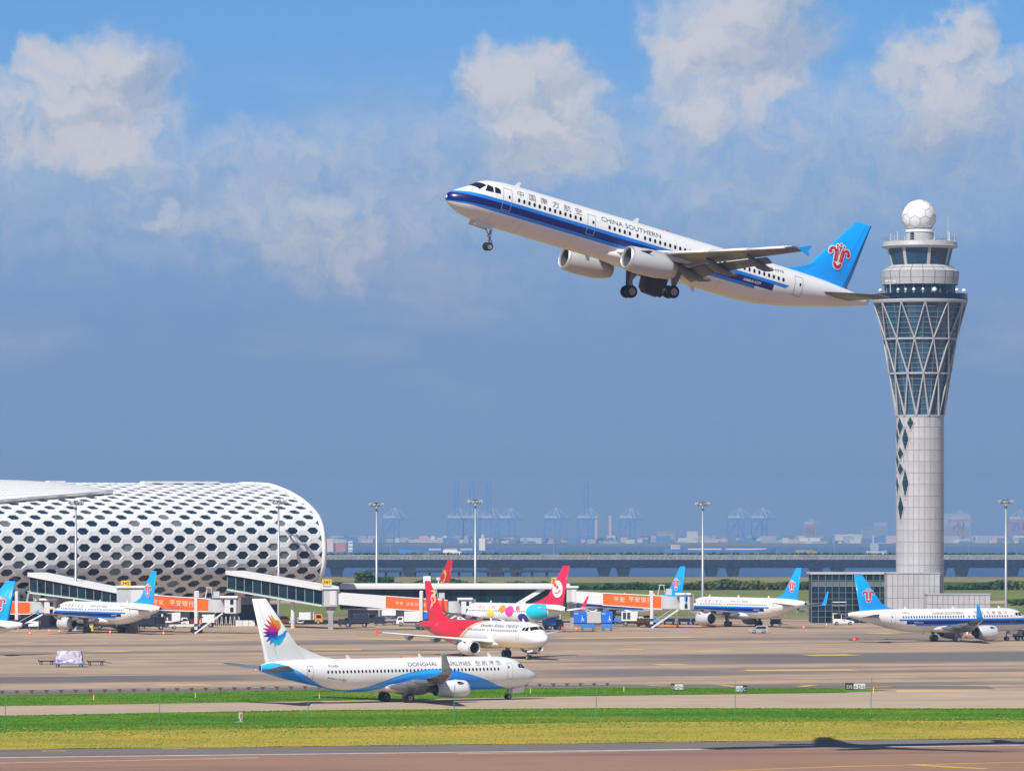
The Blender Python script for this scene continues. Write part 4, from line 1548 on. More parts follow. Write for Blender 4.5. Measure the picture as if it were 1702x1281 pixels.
def fuse_airbus(L, hc):
    T = [(0, -.55, -.55, 0), (.05, -.33, -.78, .24), (.2, -.10, -1.0, .5), (.5, .12, -1.22, .8), (1.0, .42, -1.45, 1.12), (1.5, .70, -1.62, 1.36), (2.0, .98, -1.74, 1.53),
         (2.5, 1.34, -1.83, 1.66), (3.0, 1.62, -1.90, 1.76), (4.0, 1.90, -2.0, 1.89), (5, 2.02, -2.05, 1.95), (6.5, 2.07, -2.07, 1.975), (L - 14.5, 2.07, -2.07, 1.975),
         (L - 12, 2.07, -1.93, 1.95), (L - 9, 2.05, -1.45, 1.78), (L - 6, 1.98, -.75, 1.42), (L - 3, 1.78, .0, .92), (L - 1, 1.58, .55, .52), (L - .2, 1.45, .78, .34), (L, 1.38, .85, .28)]
    return Fuse(T, hc)

def fuse_boeing(L, hc):
    T = [(0, -.5, -.5, 0), (.05, -.37, -.64, .17), (.2, -.22, -.80, .36), (.5, -.02, -1.02, .62), (1.0, .23, -1.30, .97), (1.6, .50, -1.53, 1.26), (2.1, .78, -1.65, 1.42), (2.7, 1.27, -1.76, 1.57),
         (3.3, 1.58, -1.85, 1.69), (4.2, 1.8, -1.93, 1.8), (5.5, 1.95, -1.98, 1.86), (7.5, 2.0, -2.0, 1.88), (25, 2.0, -2.0, 1.88), (27.5, 2.0, -1.85, 1.86), (30.5, 1.98, -1.2, 1.66),
         (33.5, 1.93, -.58, 1.28), (36, 1.8, .06, .8), (37.5, 1.55, .50, .42), (38, 1.38, .66, .28)]
    return Fuse(T, hc)

FOIL = [(1.0, 0.0), (.9, .145), (.75, .31), (.55, .46), (.35, .5), (.2, .45), (.1, .36), (.04, .24), (.01, .12), (0, 0)]
def foil_ring(c, t, camber=0.0):
    up = [(x * c, z * t * c + camber * c * math.sin(math.pi * x)) for x, z in FOIL]
    lo = [(x * c, -z * t * c * .75 + camber * c * math.sin(math.pi * x)) for x, z in FOIL[::-1]]
    return up + lo[1:-1]
NF = len(foil_ring(1, .1))

def foil_sections(mb, secs, mi=0, le_mi=None):
    """secs: (le point, chord, thickness ratio, thickness direction, camber)"""
    rows = []
    for le, c, t, dr, cam_ in secs:
        rows.append([Vector(le) + Vector((x, 0, 0)) + Vector(dr) * z for x, z in foil_ring(c, t, cam_)])
    mf = (lambda j, i: le_mi if 5 <= i <= 11 else mi) if le_mi is not None else None
    mb.grid(rows, mi, True, True, mf)
    mb.add(rows[0], [list(range(NF))], mi)
    mb.add(rows[-1], [list(range(NF - 1, -1, -1))], mi)
    return mb

class Plane:
    def __init__(s, name, label, fam, pose, hc=None, **o):
        """pose: world position of the nose on the centreline, yaw, pitch, roll in degrees"""
        s.o = o
        s.fam = fam
        if fam == '737':
            s.L, s.hc = 38.0, 3.3
            s.F = fuse_boeing(s.L, s.hc)
            s.dx = 0.0
        else:
            s.L, s.hc, s.dx = (44.51, 3.75, 4.27) if fam == 'A321' else (37.57, 3.75, 0.0)
            s.F = fuse_airbus(s.L, s.hc)
        (px, py, pz), yaw, pitch, roll = pose
        y_, p_, r_ = R_(yaw), R_(pitch), R_(roll)
        fwd = Vector((math.cos(y_) * math.cos(p_), math.sin(y_) * math.cos(p_), math.sin(p_)))
        r0 = Vector((math.sin(y_), -math.cos(y_), 0))
        u0 = r0.cross(fwd)
        right = r0 * math.cos(r_) - u0 * math.sin(r_)
        up = u0 * math.cos(r_) + r0 * math.sin(r_)
        mt = Matrix((-fwd, right, up)).transposed()
        s.root = empty(name, (0, 0, 0), 0, label, 'airplane', o.get('group'))
        s.root.rotation_euler = mt.to_euler()
        s.root.location = Vector((px, py, pz)) - mt @ Vector((0, 0, s.hc))

    # ---- decals that follow the skin
    def band(s, mb, side, x0, x1, ztop, zbot, off, mi=0, nx=60, nz=8):
        """strip of paint between two heights (functions of x, from the centreline)"""
        rows = []
        for i in range(nx + 1):
            x = x0 + (x1 - x0) * ((i / nx) ** 2.2 if x0 < .1 else i / nx)
            a, b = s.F.theta(x, ztop(x)), s.F.theta(x, zbot(x))
            rows.append([s.F.pt(x, side * (a + (b - a) * j / nz), off) for j in range(nz + 1)])
        mb.grid(rows, mi, True)
    def text(s, mb, side, body, xs, z, size, off=0.016, mi=0, align='nose', spacing=1.0, shear=0.0, curve=True):
        vs, fs = text_faces(body, size, spacing, shear)
        if not vs: return
        a, b = centred(vs)
        R = s.F.sec(xs)[1]
        th0 = s.F.theta(xs, z)
        out = []
        for (u, w) in vs:
            x = xs + (u - a) if side < 0 else xs + (b - u)       # port reads towards the tail, starboard towards the nose
            out.append(s.F.pt(x, side * (th0 - w / R), off))
        mb.add(out, fs, mi)
    def rect(s, mb, side, x0, x1, z0, z1, off, mi=0, r=0.0, n=4):
        def f(c): return lambda x: c
        s.band(mb, side, x0, x1, f(z1), f(z0), off, mi, 3, n)
    def ring(s, mb, side, x0, x1, z0, z1, w, off, mi=0):
        c = lambda v: (lambda x: v)
        s.band(mb, side, x0, x1, c(z1), c(z1 - w), off, mi, 4, 1)
        s.band(mb, side, x0, x1, c(z0 + w), c(z0), off, mi, 4, 1)
        s.band(mb, side, x0, x0 + w, c(z1 - w), c(z0 + w), off, mi, 1, 10)
        s.band(mb, side, x1 - w, x1, c(z1 - w), c(z0 + w), off, mi, 1, 10)
    def outline(s, mb, side, pts, off, mi=0):
        """closed outline in (x, z) filled as a fan"""
        cx = sum(p[0] for p in pts) / len(pts)
        cz = sum(p[1] for p in pts) / len(pts)
        pts = [(a[0] + (b[0] - a[0]) * k / 5, a[1] + (b[1] - a[1]) * k / 5) for a, b in zip(pts, pts[1:] + pts[:1]) for k in range(5)]
        rings = [[s.F.at(cx + (x - cx) * k, cz + (z - cz) * k, side, off) for x, z in pts] for k in (1.0, .8, .6, .4, .2, .01)]
        mb.grid(rings, mi, True, True)

    # ---- fuselage
    def body(s, skin):
        mb = MB()
        xs = [s.L * 0 + (i / 26) ** 2 * 7.0 for i in range(27)]
        n2 = 24
        xs += [7.0 + (s.L - 21.5 - 7.0) * i / n2 for i in range(1, n2 + 1)]
        xs += [s.L - 21.5 + 21.5 * i / 40 for i in range(1, 41)]
        nt = 56
        rows = [[s.F.raw(x, 2 * math.pi * j / nt) for j in range(nt)] for x in xs[1:]]
        mb.grid([[s.F.raw(0.0, 0)] * nt] + rows, 0, True, True)
        mb.add(rows[-1], [list(range(nt))], 1)
        fus = mb.build('fuselage', [skin, M['fan_black']], s.root, True)
        s.fus = fus
        # wing-to-body fairing
        mb = MB()
        x0, x1 = (11.6 + s.dx, 21.4 + s.dx) if s.fam != '737' else (12.4, 22.2)
        rows = []
        for i in range(25):
            t = i / 24
            x = x0 + (x1 - x0) * t
            e = max(0.0, math.sin(math.pi * t)) ** .5
            k = 1.0 + .0 * t
            wv, zb, zt = 1.15 + 1.0 * e, -1.75 - .52 * e, -.55 - .55 * (1 - e)
            rows.append([Vector((x, wv * math.cos(a) * (1 if abs(math.cos(a)) > .2 else 1), (zb + zt) / 2 + (zt - zb) / 2 * math.copysign(abs(math.sin(a)) ** .8, math.sin(a)) + s.hc)) for a in [2 * math.pi * j / 28 for j in range(28)]])
        mb.grid(rows, 0, True, True)
        mb.add(rows[0], [list(range(28))], 0)
        mb.add(rows[-1], [list(range(27, -1, -1))], 0)
        mb.build('belly_fairing', [skin], s.root, True)
        # antennas
        mb = MB()
        for x, top in ((6.3, 1), (s.L * .42, 1), (s.L * .68, 1), (s.L * .33, 0), (s.L * .58, 0)):
            zc, hh, hw = s.F.sec(x)
            z = zc + (hh if top else -hh) + s.hc
            k = 1 if top else -1
            mb.prism([(x, z - .05 * k), (x + .5, z - .05 * k), (x + .62, z + .42 * k), (x + .38, z + .42 * k)], -.03, .03)
            a = mb.build('antenna', [skin], s.root)
            mb = MB()
        # rings where the skin panels meet
        mb = MB()
        for x in [3.9, 7.0] + [7.0 + 5.2 * i for i in range(1, int((s.L - 9) / 5.2))]:
            rows = [[s.F.pt(x + e, 2 * math.pi * j / 48, .006) for j in range(49)] for e in (0, .03)]
            mb.grid(rows, 0, True)
        mb.build('skin_seams', [M['skin_seam']], s.root, kind='stuff')
        # anti-collision beacon dome
        MB().lathe([(0, .16), (.1, .14), (.18, .06)], 10, 'Z', (s.L * .5, 0, s.F.sec(s.L * .5)[1] + s.F.sec(s.L * .5)[0] + s.hc - .02), cap1=True).build('beacon', [M['wing_red']], s.root)

    def windows(s, rows, z=.62, w=.24, h=.36, pitch=.533):
        for side in (-1, 1):
            mb = MB()
            for (x0, n) in rows:
                for k in range(n):
                    x = x0 + k * pitch
                    pts = [(x + a * w / 2, z + b * h / 2) for a, b in ((-1, -.5), (-.5, -1), (.5, -1), (1, -.5), (1, .5), (.5, 1), (-.5, 1), (-1, .5))]
                    mb.poly([s.F.at(px, pz, side, .012) for px, pz in pts])
            mb.build('cabin_windows', [M['window_black']], s.root, kind='stuff')

    def cockpit(s):
        if s.fam == '737':
            pl = [[(2.28, .52), (2.95, .56), (2.98, 1.08), (2.62, 1.12), (2.05, .76)], [(3.02, .56), (3.42, .62), (3.45, 1.0), (3.05, 1.07)]]
            front = [(1.93, .05), (2.02, .72), (2.62, .62), (2.66, .05)]
        else:
            pl = [[(2.86, .70), (3.62, .72), (3.60, 1.22), (3.14, 1.32)], [(3.74, .73), (4.30, .76), (4.30, 1.06), (4.16, 1.22), (3.74, 1.26)]]
        for side in (-1, 1):
            for p in pl:
                mb = MB()
                s.outline(mb, side, p, .014)
                mb.build('cockpit_window', [M['window_black']], s.root)
            # windscreen half
            mb = MB()
            rows = []
            xa, xb, wid = (1.95, 2.52, .80) if s.fam == '737' else (1.90, 2.56, 1.18)
            for i in range(5):
                x = xa + (xb - xa) * i / 4
                zc, hh, hw = s.F.sec(x)
                row = []
                for j in range(6):
                    y = .05 + (wid - .05) * j / 5 * (1 - .08 * i / 4)
                    th = math.asin(min(1, y / hw))
                    row.append(s.F.pt(x + (.34 if s.fam == '737' else .5) * (j / 5) ** 1.8, side * th, .014))
                rows.append(row)
            mb.grid(rows, 0, True)
            mb.build('windscreen', [M['window_black']], s.root)

    def doors(s, specs, rim=M['seam']):
        for side in (-1, 1):
            for (x0, x1, z0, z1) in specs:
                mb = MB()
                s.ring(mb, side, x0, x1, z0, z1, .045, .013)
                d = mb.build('door', [rim], s.root)
                mb = MB()
                s.rect(mb, side, (x0 + x1) / 2 + .08, (x0 + x1) / 2 + .26, .55, .82, .015)
                mb.build('door_window', [M['window_black']], d)

    # ---- wings
    def wing_line(s):
        if s.fam == '737':
            flex = 0.0
            return [(1.2, 13.6, 7.9, -1.25, .14), (1.9, 14.0, 7.3, -1.2, .135), (5.6, 15.95, 4.6, -.80, .12), (11.5, 19.05, 3.0, -.15, .11), (17.1, 22.0, 1.7, .50, .10)]
        dx = s.dx
        f = s.o.get('flex', 0.0)
        k = .55 if f else 0.0
        return [(1.2, 12.3 + dx, 7.2, -1.2, .15), (1.98, 12.7 + dx, 6.5, -1.15, .145), (6.4, 15.05 + dx + k * .3, 4.1, -.70 + f * .12, .12), (11.5, 17.75 + dx + k * .6, 2.85, -.22 + f * .5, .11), (16.9, 20.6 + dx + k, 1.65, .30 + f, .10)]
    def wing_at(s, y):
        W = s.wing_line()
        for a, b in zip(W, W[1:]):
            if y <= b[0]:
                t = (y - a[0]) / (b[0] - a[0])
                return [a[i] + (b[i] - a[i]) * t for i in range(5)]
        return list(W[-1])
    def wings(s, tip='fence', tipmat=None, under=None):
        W = s.wing_line()
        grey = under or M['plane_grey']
        for side in (-1, 1):
            mb = MB()
            foil_sections(mb, [((x, side * y, z + s.hc), c, t, (0, 0, 1), .012) for y, x, c, z, t in W], 0, 1)
            w = mb.build('wing', [grey, M['bare_metal'] if s.fam == '737' else M['white_paint']], s.root, True)
            y, x, c, z, t = W[-1]
            mb = MB()
            tm = tipmat or M['plane_white']
            if tip == 'fence':
                yy = side * (y + .12)
                for k in (1, -1):
                    P = [(x + .5, z), (x + 1.1, z), (x + 1.68, z), (x + 1.98, z + .52 * k * (1 if k > 0 else .8)), (x + 1.74, z + .50 * k * (1 if k > 0 else .8))]
                    mb.prism([(a, b + s.hc) for a, b in P], yy - .05, yy + .05)
            else:
                h = 2.45
                secs = []
                for i in range(9):
                    q = i / 8
                    ang = R_(82 if tip == 'sharklet' else 74) * min(1, q / .35)
                    secs.append((q, ang))
                pts = []
                cy, cz = y - .02, z
                prev = 0
                for q, ang in secs:
                    st = (q - prev) * (h + .6)
                    cy += st * math.cos(ang); cz += st * math.sin(ang)
                    prev = q
                    pts.append(((x + .0 + 1.35 * q * (1 if tip == 'sharklet' else 1.15), side * cy, cz + s.hc), c * (.92 - .62 * q), .075, (0, -side * math.sin(ang), math.cos(ang)), 0))
                foil_sections(mb, pts)
            mb.build('winglet', [tm], w, True)
            s.tip_pts = (x, y, z)
            # flap track fairings
            ys = (3.9, 7.4, 11.0) if s.fam == '737' else (4.1, 7.9, 11.9)
            for yy in ys:
                _, lx, ch, wz, _t = s.wing_at(yy)
                k = .8 + .25 * ch / 4
                d = s.o.get('flap', 0) and .26
                mb = MB()
                prof = [(-.02, .0), (.05, .07), (.2, .15), (.45, .19), (.7, .16), (.88, .09), (1.0, .0)]
                Lf = ch * .45 + 1.9 * k
                rows = []
                for t, r in prof:
                    cxx = lx + ch * .55 + Lf * t
                    czz = wz - .10 - .34 * k * math.sin(math.pi * min(1, t * .9)) - d * t * 2.0
                    rows.append([Vector((cxx, side * yy + r * 1.15 * k * a, czz + r * 2.0 * k * b + s.hc)) for a, b in circ(10)])
                mb.grid(rows, 0, True, True)
                mb.build('flap_track_fairing', [grey], w, True)
            if s.o.get('flap'):
                dv = R_(s.o['flap'])
                for (ya, yb) in ((2.3, 6.3), (6.5, 12.9)):
                    mb = MB()
                    secs = []
                    for yy in (ya, yb):
                        _, lx, ch, wz, _t = s.wing_at(yy)
                        fc = (.24 * ch + .25)
                        le = Vector((lx + ch * .93, side * yy, wz - .02 * ch - .10 + s.hc))
                        ring = []
                        for (a, b) in foil_ring(fc, .14, .01):
                            ring.append(le + Vector((a * math.cos(dv) + b * math.sin(dv), 0, -a * math.sin(dv) + b * math.cos(dv))))
                        secs.append(ring)
                    mb.grid(secs, 0, True, True)
                    mb.add(secs[0], [list(range(NF))]); mb.add(secs[1], [list(range(NF))])
                    mb.build('flap', [grey], w, True)
                # drooped slats
                for (ya, yb) in ((2.6, 5.0), (6.5, 9.9), (10.0, 13.2), (13.3, 16.4)):
                    mb = MB()
                    secs = []
                    for yy in (ya, yb):
                        _, lx, ch, wz, _t = s.wing_at(yy)
                        le = Vector((lx - .22, side * yy, wz - .16 + s.hc))
                        secs.append([le + Vector((a, 0, b)) for a, b in ((0, 0), (.1, .14), (.34, .26), (.62, .30), (.5, .22), (.25, .08), (.12, -.06))])
                    mb.grid(secs, 0, True, True)
                    mb.add(secs[0], [list(range(7))]); mb.add(secs[1], [list(range(7))])
                    mb.build('slat', [M['white_paint']], w, True)

    # ---- tail
    def tail(s, fin_mat, stab_mat=None, root_mat=None):
        L, hc = s.L, s.hc
        if s.fam == '737':
            s.FS = [(1.2, L - 6.6, 5.9, .08), (1.95, L - 6.35, 5.75, .09), (3.65, L - 5.0, 4.75, .10), (9.2, L - .75, 1.85, .10)]
            fil = [(L - 10.0, 1.96), (L - 6.0, 1.85), (L - 4.6, 3.75), (L - 5.15, 3.55), (L - 6.5, 2.95), (L - 8.2, 2.32)]
            st = [(0.3, L - 4.4, 4.3, .72, .11), (7.15, L + .05, 1.3, 1.45, .09)]
        else:
            s.FS = [(1.1, L - 8.55, 6.2, .09), (2.0, L - 8.0, 5.55, .10), (3.0, L - 6.95, 4.75, .105), (8.0, L - 3.0, 1.68, .10)]
            fil = [(L - 9.6, 2.04), (L - 6.5, 1.9), (L - 6.4, 3.2), (L - 7.2, 2.85), (L - 8.2, 2.35)]
            st = [(0.3, L - 6.2, 3.7, .62, .11), (6.22, L - 2.75, 1.35, 1.22, .09)]
        mb = MB()
        foil_sections(mb, [((x, 0, z + hc), c, t, (0, 1, 0), 0) for z, x, c, t in s.FS])
        fin = mb.build('fin', [fin_mat], s.root, True)
        s.fin = fin
        mb = MB()
        mb.prism([(x, z + hc) for x, z in fil], -.14, .14)
        mb.build('dorsal_fillet', [root_mat or fin_mat], fin)
        # rudder hinge seam
        for side in (-1, 1):
            mb = MB()
            p = []
            for z in [s.FS[1][0] + .1 + (s.FS[-1][0] - s.FS[1][0] - .3) * i / 10 for i in range(11)]:
                le, c = s.fin_sec(z)
                x = le + c * .70
                p.append([Vector((x, side * (s.fin_half(x, z) + .01), z + hc)), Vector((x + .035, side * (s.fin_half(x + .035, z) + .01), z + hc))])
            mb.grid(p)
            mb.build('rudder_seam', [M['seam'] if fin_mat.name == 'plane_white' else fin_mat], fin)
        for side in (-1, 1):
            mb = MB()
            foil_sections(mb, [((x, side * y, z + hc), c, t, (0, 0, 1), 0) for y, x, c, z, t in st])
            mb.build('tailplane', [stab_mat or M['plane_grey']], s.root, True)
    def fin_sec(s, z):
        for a, b in zip(s.FS, s.FS[1:]):
            if z <= b[0]:
                t = (z - a[0]) / (b[0] - a[0])
                return a[1] + (b[1] - a[1]) * t, a[2] + (b[2] - a[2]) * t
        return s.FS[-1][1], s.FS[-1][2]
    def fin_half(s, x, z):
        le, c = s.fin_sec(z)
        q = min(1, max(0, (x - le) / c))
        f = FOIL[::-1]
        for a, b in zip(f, f[1:]):
            if q <= b[0]:
                return (a[1] + (b[1] - a[1]) * (q - a[0]) / (b[0] - a[0])) * .10 * c
        return 0.0
    def fin_art(s, shapes, cx, cz, k, name='tail_emblem', shear=0.0):
        """shapes: list of (material, layer, points, faces) in a picture plane seen from port with the nose at left"""
        mats = []
        for m, *_ in shapes:
            if m not in mats: mats.append(m)
        for side in (-1, 1):
            mb = MB()
            for m, layer, pts, fs in shapes:
                P = []
                for u, v in pts:
                    z = cz + v * k
                    x = cx + (-u if side > 0 or s.o.get('mirror_art') else u) * k + shear * v * k
                    y = s.fin_half(x, z) + .014 + .010 * layer
                    P.append((x, side * y, z + s.hc))
                mb.add(P, fs, mats.index(m))
            mb.build(name, [M[q] for q in mats], s.fin)

    # ---- engines
    def engines(s, kind='v2500', cowl=None, chine=True):
        cowl = cowl or M['nacelle_grey']
        if s.fam == '737':
            yy, xi, zc, r, Ln = 4.83, 12.7, -1.72, 1.0, 4.3
        elif kind == 'neo':
            yy, xi, zc, r, Ln = 5.75, 11.0 + s.dx, -2.15, 1.2, 3.9
        else:
            yy, xi, zc, r, Ln = 5.75, 11.45 + s.dx, -2.0, 1.03, 5.0 if kind == 'v2500' else 4.2
        flat = .90 if s.fam == '737' else 1.0
        def fl(p): return Vector((p.x, p.y, p.z * flat if p.z < 0 else p.z))
        for side in (-1, 1):
            mb = MB()
            o = (xi, side * yy, zc + s.hc)
            end = .62 if kind == 'v2500' and s.fam != '737' else .80
            prof = [(.30, r * 1.045), (.6, r * 1.09), (1.2, r * 1.13), (2.0, r * 1.12), (Ln * .66, r * 1.04), (Ln * .86, r * (end + 1.04) / 2 + .02), (Ln, r * end)]
            mb.lathe(prof, 28, 'X', o, f=fl)
            mb.lathe([(Ln, r * end), (Ln - .1, r * end - .05), (Ln - 1.4, r * end - .12)], 28, 'X', o, mi=1, f=fl)
            e = mb.build('engine', [cowl, M['dark_metal']], s.root, True)
            MB().lathe([(.31, r * 1.045), (.12, r * 1.0), (.02, r * .93), (0, r * .89), (.06, r * .85), (.25, r * .83)], 28, 'X', o, f=fl).build('inlet_lip', [M['bare_metal']], e, True)
            mb = MB()
            mb.lathe([(.25, r * .83), (.6, r * .82), (1.05, r * .84)], 28, 'X', o, mi=1, f=fl)
            mb.lathe([(1.05, r * .84), (1.05, r * .2)], 28, 'X', o, mi=0, smooth=False, f=fl)
            mb.build('fan', [M['fan_black'], M['duct_grey']], e)
            # fan blades
            mb = MB()
            for i in range(22):
                a = 2 * math.pi * i / 22
                q = Matrix.Rotation(a, 3, 'X')
                mb.add([Vector(o) + q @ Vector(v) for v in ((1.0, 0, r * .22), (.86, .10, r * .22), (.82, .2, r * .80), (1.0, .0, r * .80))], [[0, 1, 2, 3]])
            mb.build('fan_blades', [M['dark_metal']], e, kind='stuff')
            MB().lathe([(.55, .01), (.68, .1 * r), (.85, .19 * r), (1.04, .24 * r)], 16, 'X', o).build('spinner', [M['fan_black']], e, True)
            if end > .7 or kind != 'v2500':
                MB().lathe([(Ln - .6, r * .56), (Ln + .3, r * .46), (Ln + .75, r * .36), (Ln + .75, r * .28), (Ln + 1.3, .03)], 18, 'X', o, f=fl).build('core_nozzle', [M['dark_metal']], e, True)
            else:
                MB().lathe([(Ln - .8, r * .34), (Ln - .1, r * .26), (Ln + .25, .03)], 16, 'X', o).build('exhaust_cone', [M['dark_metal']], e, True)
            # pylon up to the wing
            _, lx, ch, wz, _t = s.wing_at(yy)
            zt = zc + r * 1.05
            P = [(xi + 1.0, zt - .1), (xi + Ln * .8, zt - .35), (lx + ch * .62, wz - .38), (lx + ch * .75, wz - .12), (lx + .15, wz + .02), (lx - .3, wz - .02), (xi + 1.5, zt + .12)]
            mb = MB()
            mb.prism([(a, b + s.hc) for a, b in P], side * yy - .17, side * yy + .17)
            mb.build('pylon', [cowl], e)
            if chine:
                for cs in (-1, 1):
                    mb = MB()
                    q = Vector(o) + Vector((0, cs * r * .86, r * .73))
                    n = Vector((0, cs * .75, .66))
                    mb.add([q + Vector((.75, 0, 0)), q + Vector((1.75, 0, 0)), q + Vector((1.9, 0, 0)) + n * .36, q + Vector((1.55, 0, 0)) + n * .34], [[0, 1, 2, 3]])
                    mb.add([q + Vector((.75, 0, 0)) + n * .03 + Vector((0, .03, 0)), q + Vector((1.75, .03, 0)), q + Vector((1.9, .03, 0)) + n * .36, q + Vector((1.55, .03, 0)) + n * .34], [[3, 2, 1, 0]])
                    mb.build('strake', [M['dark_metal']], e)
            s.eng = (xi, yy, zc, r, Ln)

    # ---- undercarriage
    def wheel_mesh(s, r, w):
        mb = MB()
        mb.lathe([(-w / 2, r * .58), (-w / 2, r * .86), (-w * .36, r * .97), (-w * .12, r), (w * .12, r), (w * .36, r * .97), (w / 2, r * .86), (w / 2, r * .58)], 22, 'Y', mi=0)
        for k in (-1, 1):
            mb.lathe([(k * w / 2, r * .58), (k * w * .34, r * .52), (k * w * .30, r * .24), (k * w * .48, r * .2), (k * w * .48, .001)], 18, 'Y', mi=1)
        return mb.mesh('wheel', [M['rubber'], M['hub']])
    def gear(s, ext=0.0, doors=True):
        b7 = s.fam == '737'
        xn, xm, ym = (4.0, 19.6, 2.86) if b7 else (5.07, 17.71 + s.dx, 3.795)
        rm, wm, rn, wn = (.56, .40, .35, .22) if b7 else (.58, .44, .38, .24)
        st = M['gear_steel']
        g0 = -ext
        # nose gear
        mb = MB()
        mb.tube((xn - .1, 0, s.hc - 1.9), (xn, 0, g0 + rn + .75), .11, n=12)
        mb.tube((xn, 0, g0 + rn + .8), (xn, 0, g0 + rn), .07, n=10, mi=1)
        mb.tube((xn, -.32, g0 + rn), (xn, .32, g0 + rn), .06, n=8)
        mb.tube((xn - .95, 0, s.hc - 1.9), (xn - .02, 0, g0 + rn + .85), .05, n=8)
        mb.bar((xn + .06, 0, g0 + rn + .75), (xn + .34, 0, g0 + rn + .42), .12, .05)
        mb.bar((xn + .34, 0, g0 + rn + .42), (xn + .04, 0, g0 + rn + .08), .12, .05)
        for k in (-1, 1): mb.box((xn - .12, k * .16, g0 + rn + .95), (.16, .16, .16), 2)
        ng = mb.build('nose_gear', [st, M['hub'], M['lamp_glass']], s.root)
        wmn = s.wheel_mesh(rn, wn)
        for k in (-1, 1): inst('wheel', wmn, ng, (xn, k * .24, g0 + rn))
        if doors:
            zb = s.hc - (1.93 if b7 else 2.0)
            for k in (-1, 1):
                mb = MB()
                rows = [(xn - 2.0, zb + .08), (xn - .35, zb - .02), (xn - .35, zb - .62), (xn - 1.9, zb - .50)]
                if s.o.get('wide_doors'):
                    rows = [(xn - 2.0, zb + .16), (xn - .2, zb + .0), (xn - .2, zb - .38), (xn - 2.1, zb - .30)]
                mb.prism(rows, k * .52 - .02, k * .52 + .02)
                mb.build('gear_door', [M['plane_white']], ng)
        # main gear
        wmm = s.wheel_mesh(rm, wm)
        for side in (-1, 1):
            mb = MB()
            _, lx, ch, wz, _t = s.wing_at(ym)
            top = Vector((xm - .1, side * (ym + .1), s.hc + wz - .1))
            ax = Vector((xm, side * ym, g0 + rm))
            mb.tube(top, ax + Vector((0, 0, .75)), .17, n=14)
            mb.tube(ax + Vector((0, 0, .8)), ax, .11, n=12, mi=1)
            mb.tube(ax + Vector((0, -.62, 0)), ax + Vector((0, .62, 0)), .09, n=10)
            mb.tube(Vector((xm - .1, side * (ym - 1.6), s.hc - 1.55)), ax + Vector((0, 0, 1.05)), .075, n=8)
            mb.bar(ax + Vector((.12, 0, .8)), ax + Vector((.45, 0, .42)), .14, .06)
            mb.bar(ax + Vector((.45, 0, .42)), ax + Vector((.1, 0, .05)), .14, .06)
            mg = mb.build('main_gear', [st, M['hub']], s.root)
            for k in (-1, 1): inst('wheel', wmm, mg, (xm, side * ym + k * .43, g0 + rm))
            if doors:
                mb = MB()
                zt = s.hc + wz - .25
                mb.prism([(xm - .62, zt), (xm + .5, zt), (xm + .42, zt - .9), (xm + .12, ax.z + .35), (xm - .22, ax.z + .35), (xm - .5, zt - .8)], side * (ym + .36) - .03, side * (ym + .36) + .03)
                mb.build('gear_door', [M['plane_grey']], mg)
        if s.o.get('bay_doors'):
            for side in (-1, 1):
                mb = MB()
                z0 = s.hc - 2.16
                q = Matrix.Rotation(side * R_(8), 3, 'X')
                P = [(xm - 1.0, 0), (xm + 1.35, 0), (xm + 1.28, -1.45), (xm + .9, -1.72), (xm - .6, -1.62), (xm - 1.0, -1.2)]
                vs = [(x, side * .42 + e, z0 + z) for e in (-.04, .04) for x, z in P]
                n = len(P)
                mb.add(vs, [[i, (i + 1) % n, n + (i + 1) % n, n + i] for i in range(n)] + [list(range(n - 1, -1, -1)), list(range(n, 2 * n))])
                mb.build('bay_door', [M['dark_metal'] if side < 0 else M['plane_grey']], s.root)

# ---------------------------------------------------------------- pictures painted on tails
def stroke(pts, w):
    """a tapered ribbon through points; w is one width or one for each point"""
    n = len(pts)
    w = w if isinstance(w, (list, tuple)) else [w] * n
    # smooth
    P, W = [], []
    for i in range(n - 1):
        p0, p1, p2, p3 = pts[max(i - 1, 0)], pts[i], pts[i + 1], pts[min(i + 2, n - 1)]
        for k in range(6):
            t = k / 6
            f = lambda a, b, c, d: .5 * (2 * b + (c - a) * t + (2 * a - 5 * b + 4 * c - d) * t * t + (3 * b - a - 3 * c + d) * t ** 3)
            P.append((f(p0[0], p1[0], p2[0], p3[0]), f(p0[1], p1[1], p2[1], p3[1])))
            W.append(w[i] + (w[i + 1] - w[i]) * t)
    P.append(pts[-1]); W.append(w[-1])
    vs, fs = [], []
    for i, (x, y) in enumerate(P):
        a, b = P[max(i - 1, 0)], P[min(i + 1, len(P) - 1)]
        dx, dy = b[0] - a[0], b[1] - a[1]
        l = math.hypot(dx, dy) or 1
        vs += [(x - dy / l * W[i] / 2, y + dx / l * W[i] / 2), (x + dy / l * W[i] / 2, y - dx / l * W[i] / 2)]
    for i in range(len(P) - 1): fs.append([2 * i, 2 * i + 1, 2 * i + 3, 2 * i + 2])
    return vs, fs

def blob(cx, cy, rx, ry, n=22, a0=0.0, a1=2 * math.pi, rot=0.0):
    full = abs(a1 - a0 - 2 * math.pi) < 1e-6
    vs = [(cx, cy)]
    for i in range(n + (0 if full else 1)):
        a = a0 + (a1 - a0) * i / n
        x, y = rx * math.cos(a), ry * math.sin(a)
        vs.append((cx + x * math.cos(rot) - y * math.sin(rot), cy + x * math.sin(rot) + y * math.cos(rot)))
    m = len(vs) - 1
    fs = [[0, 1 + i, 1 + (i + 1) % m] for i in range(m if full else m - 1)]
    return vs, fs

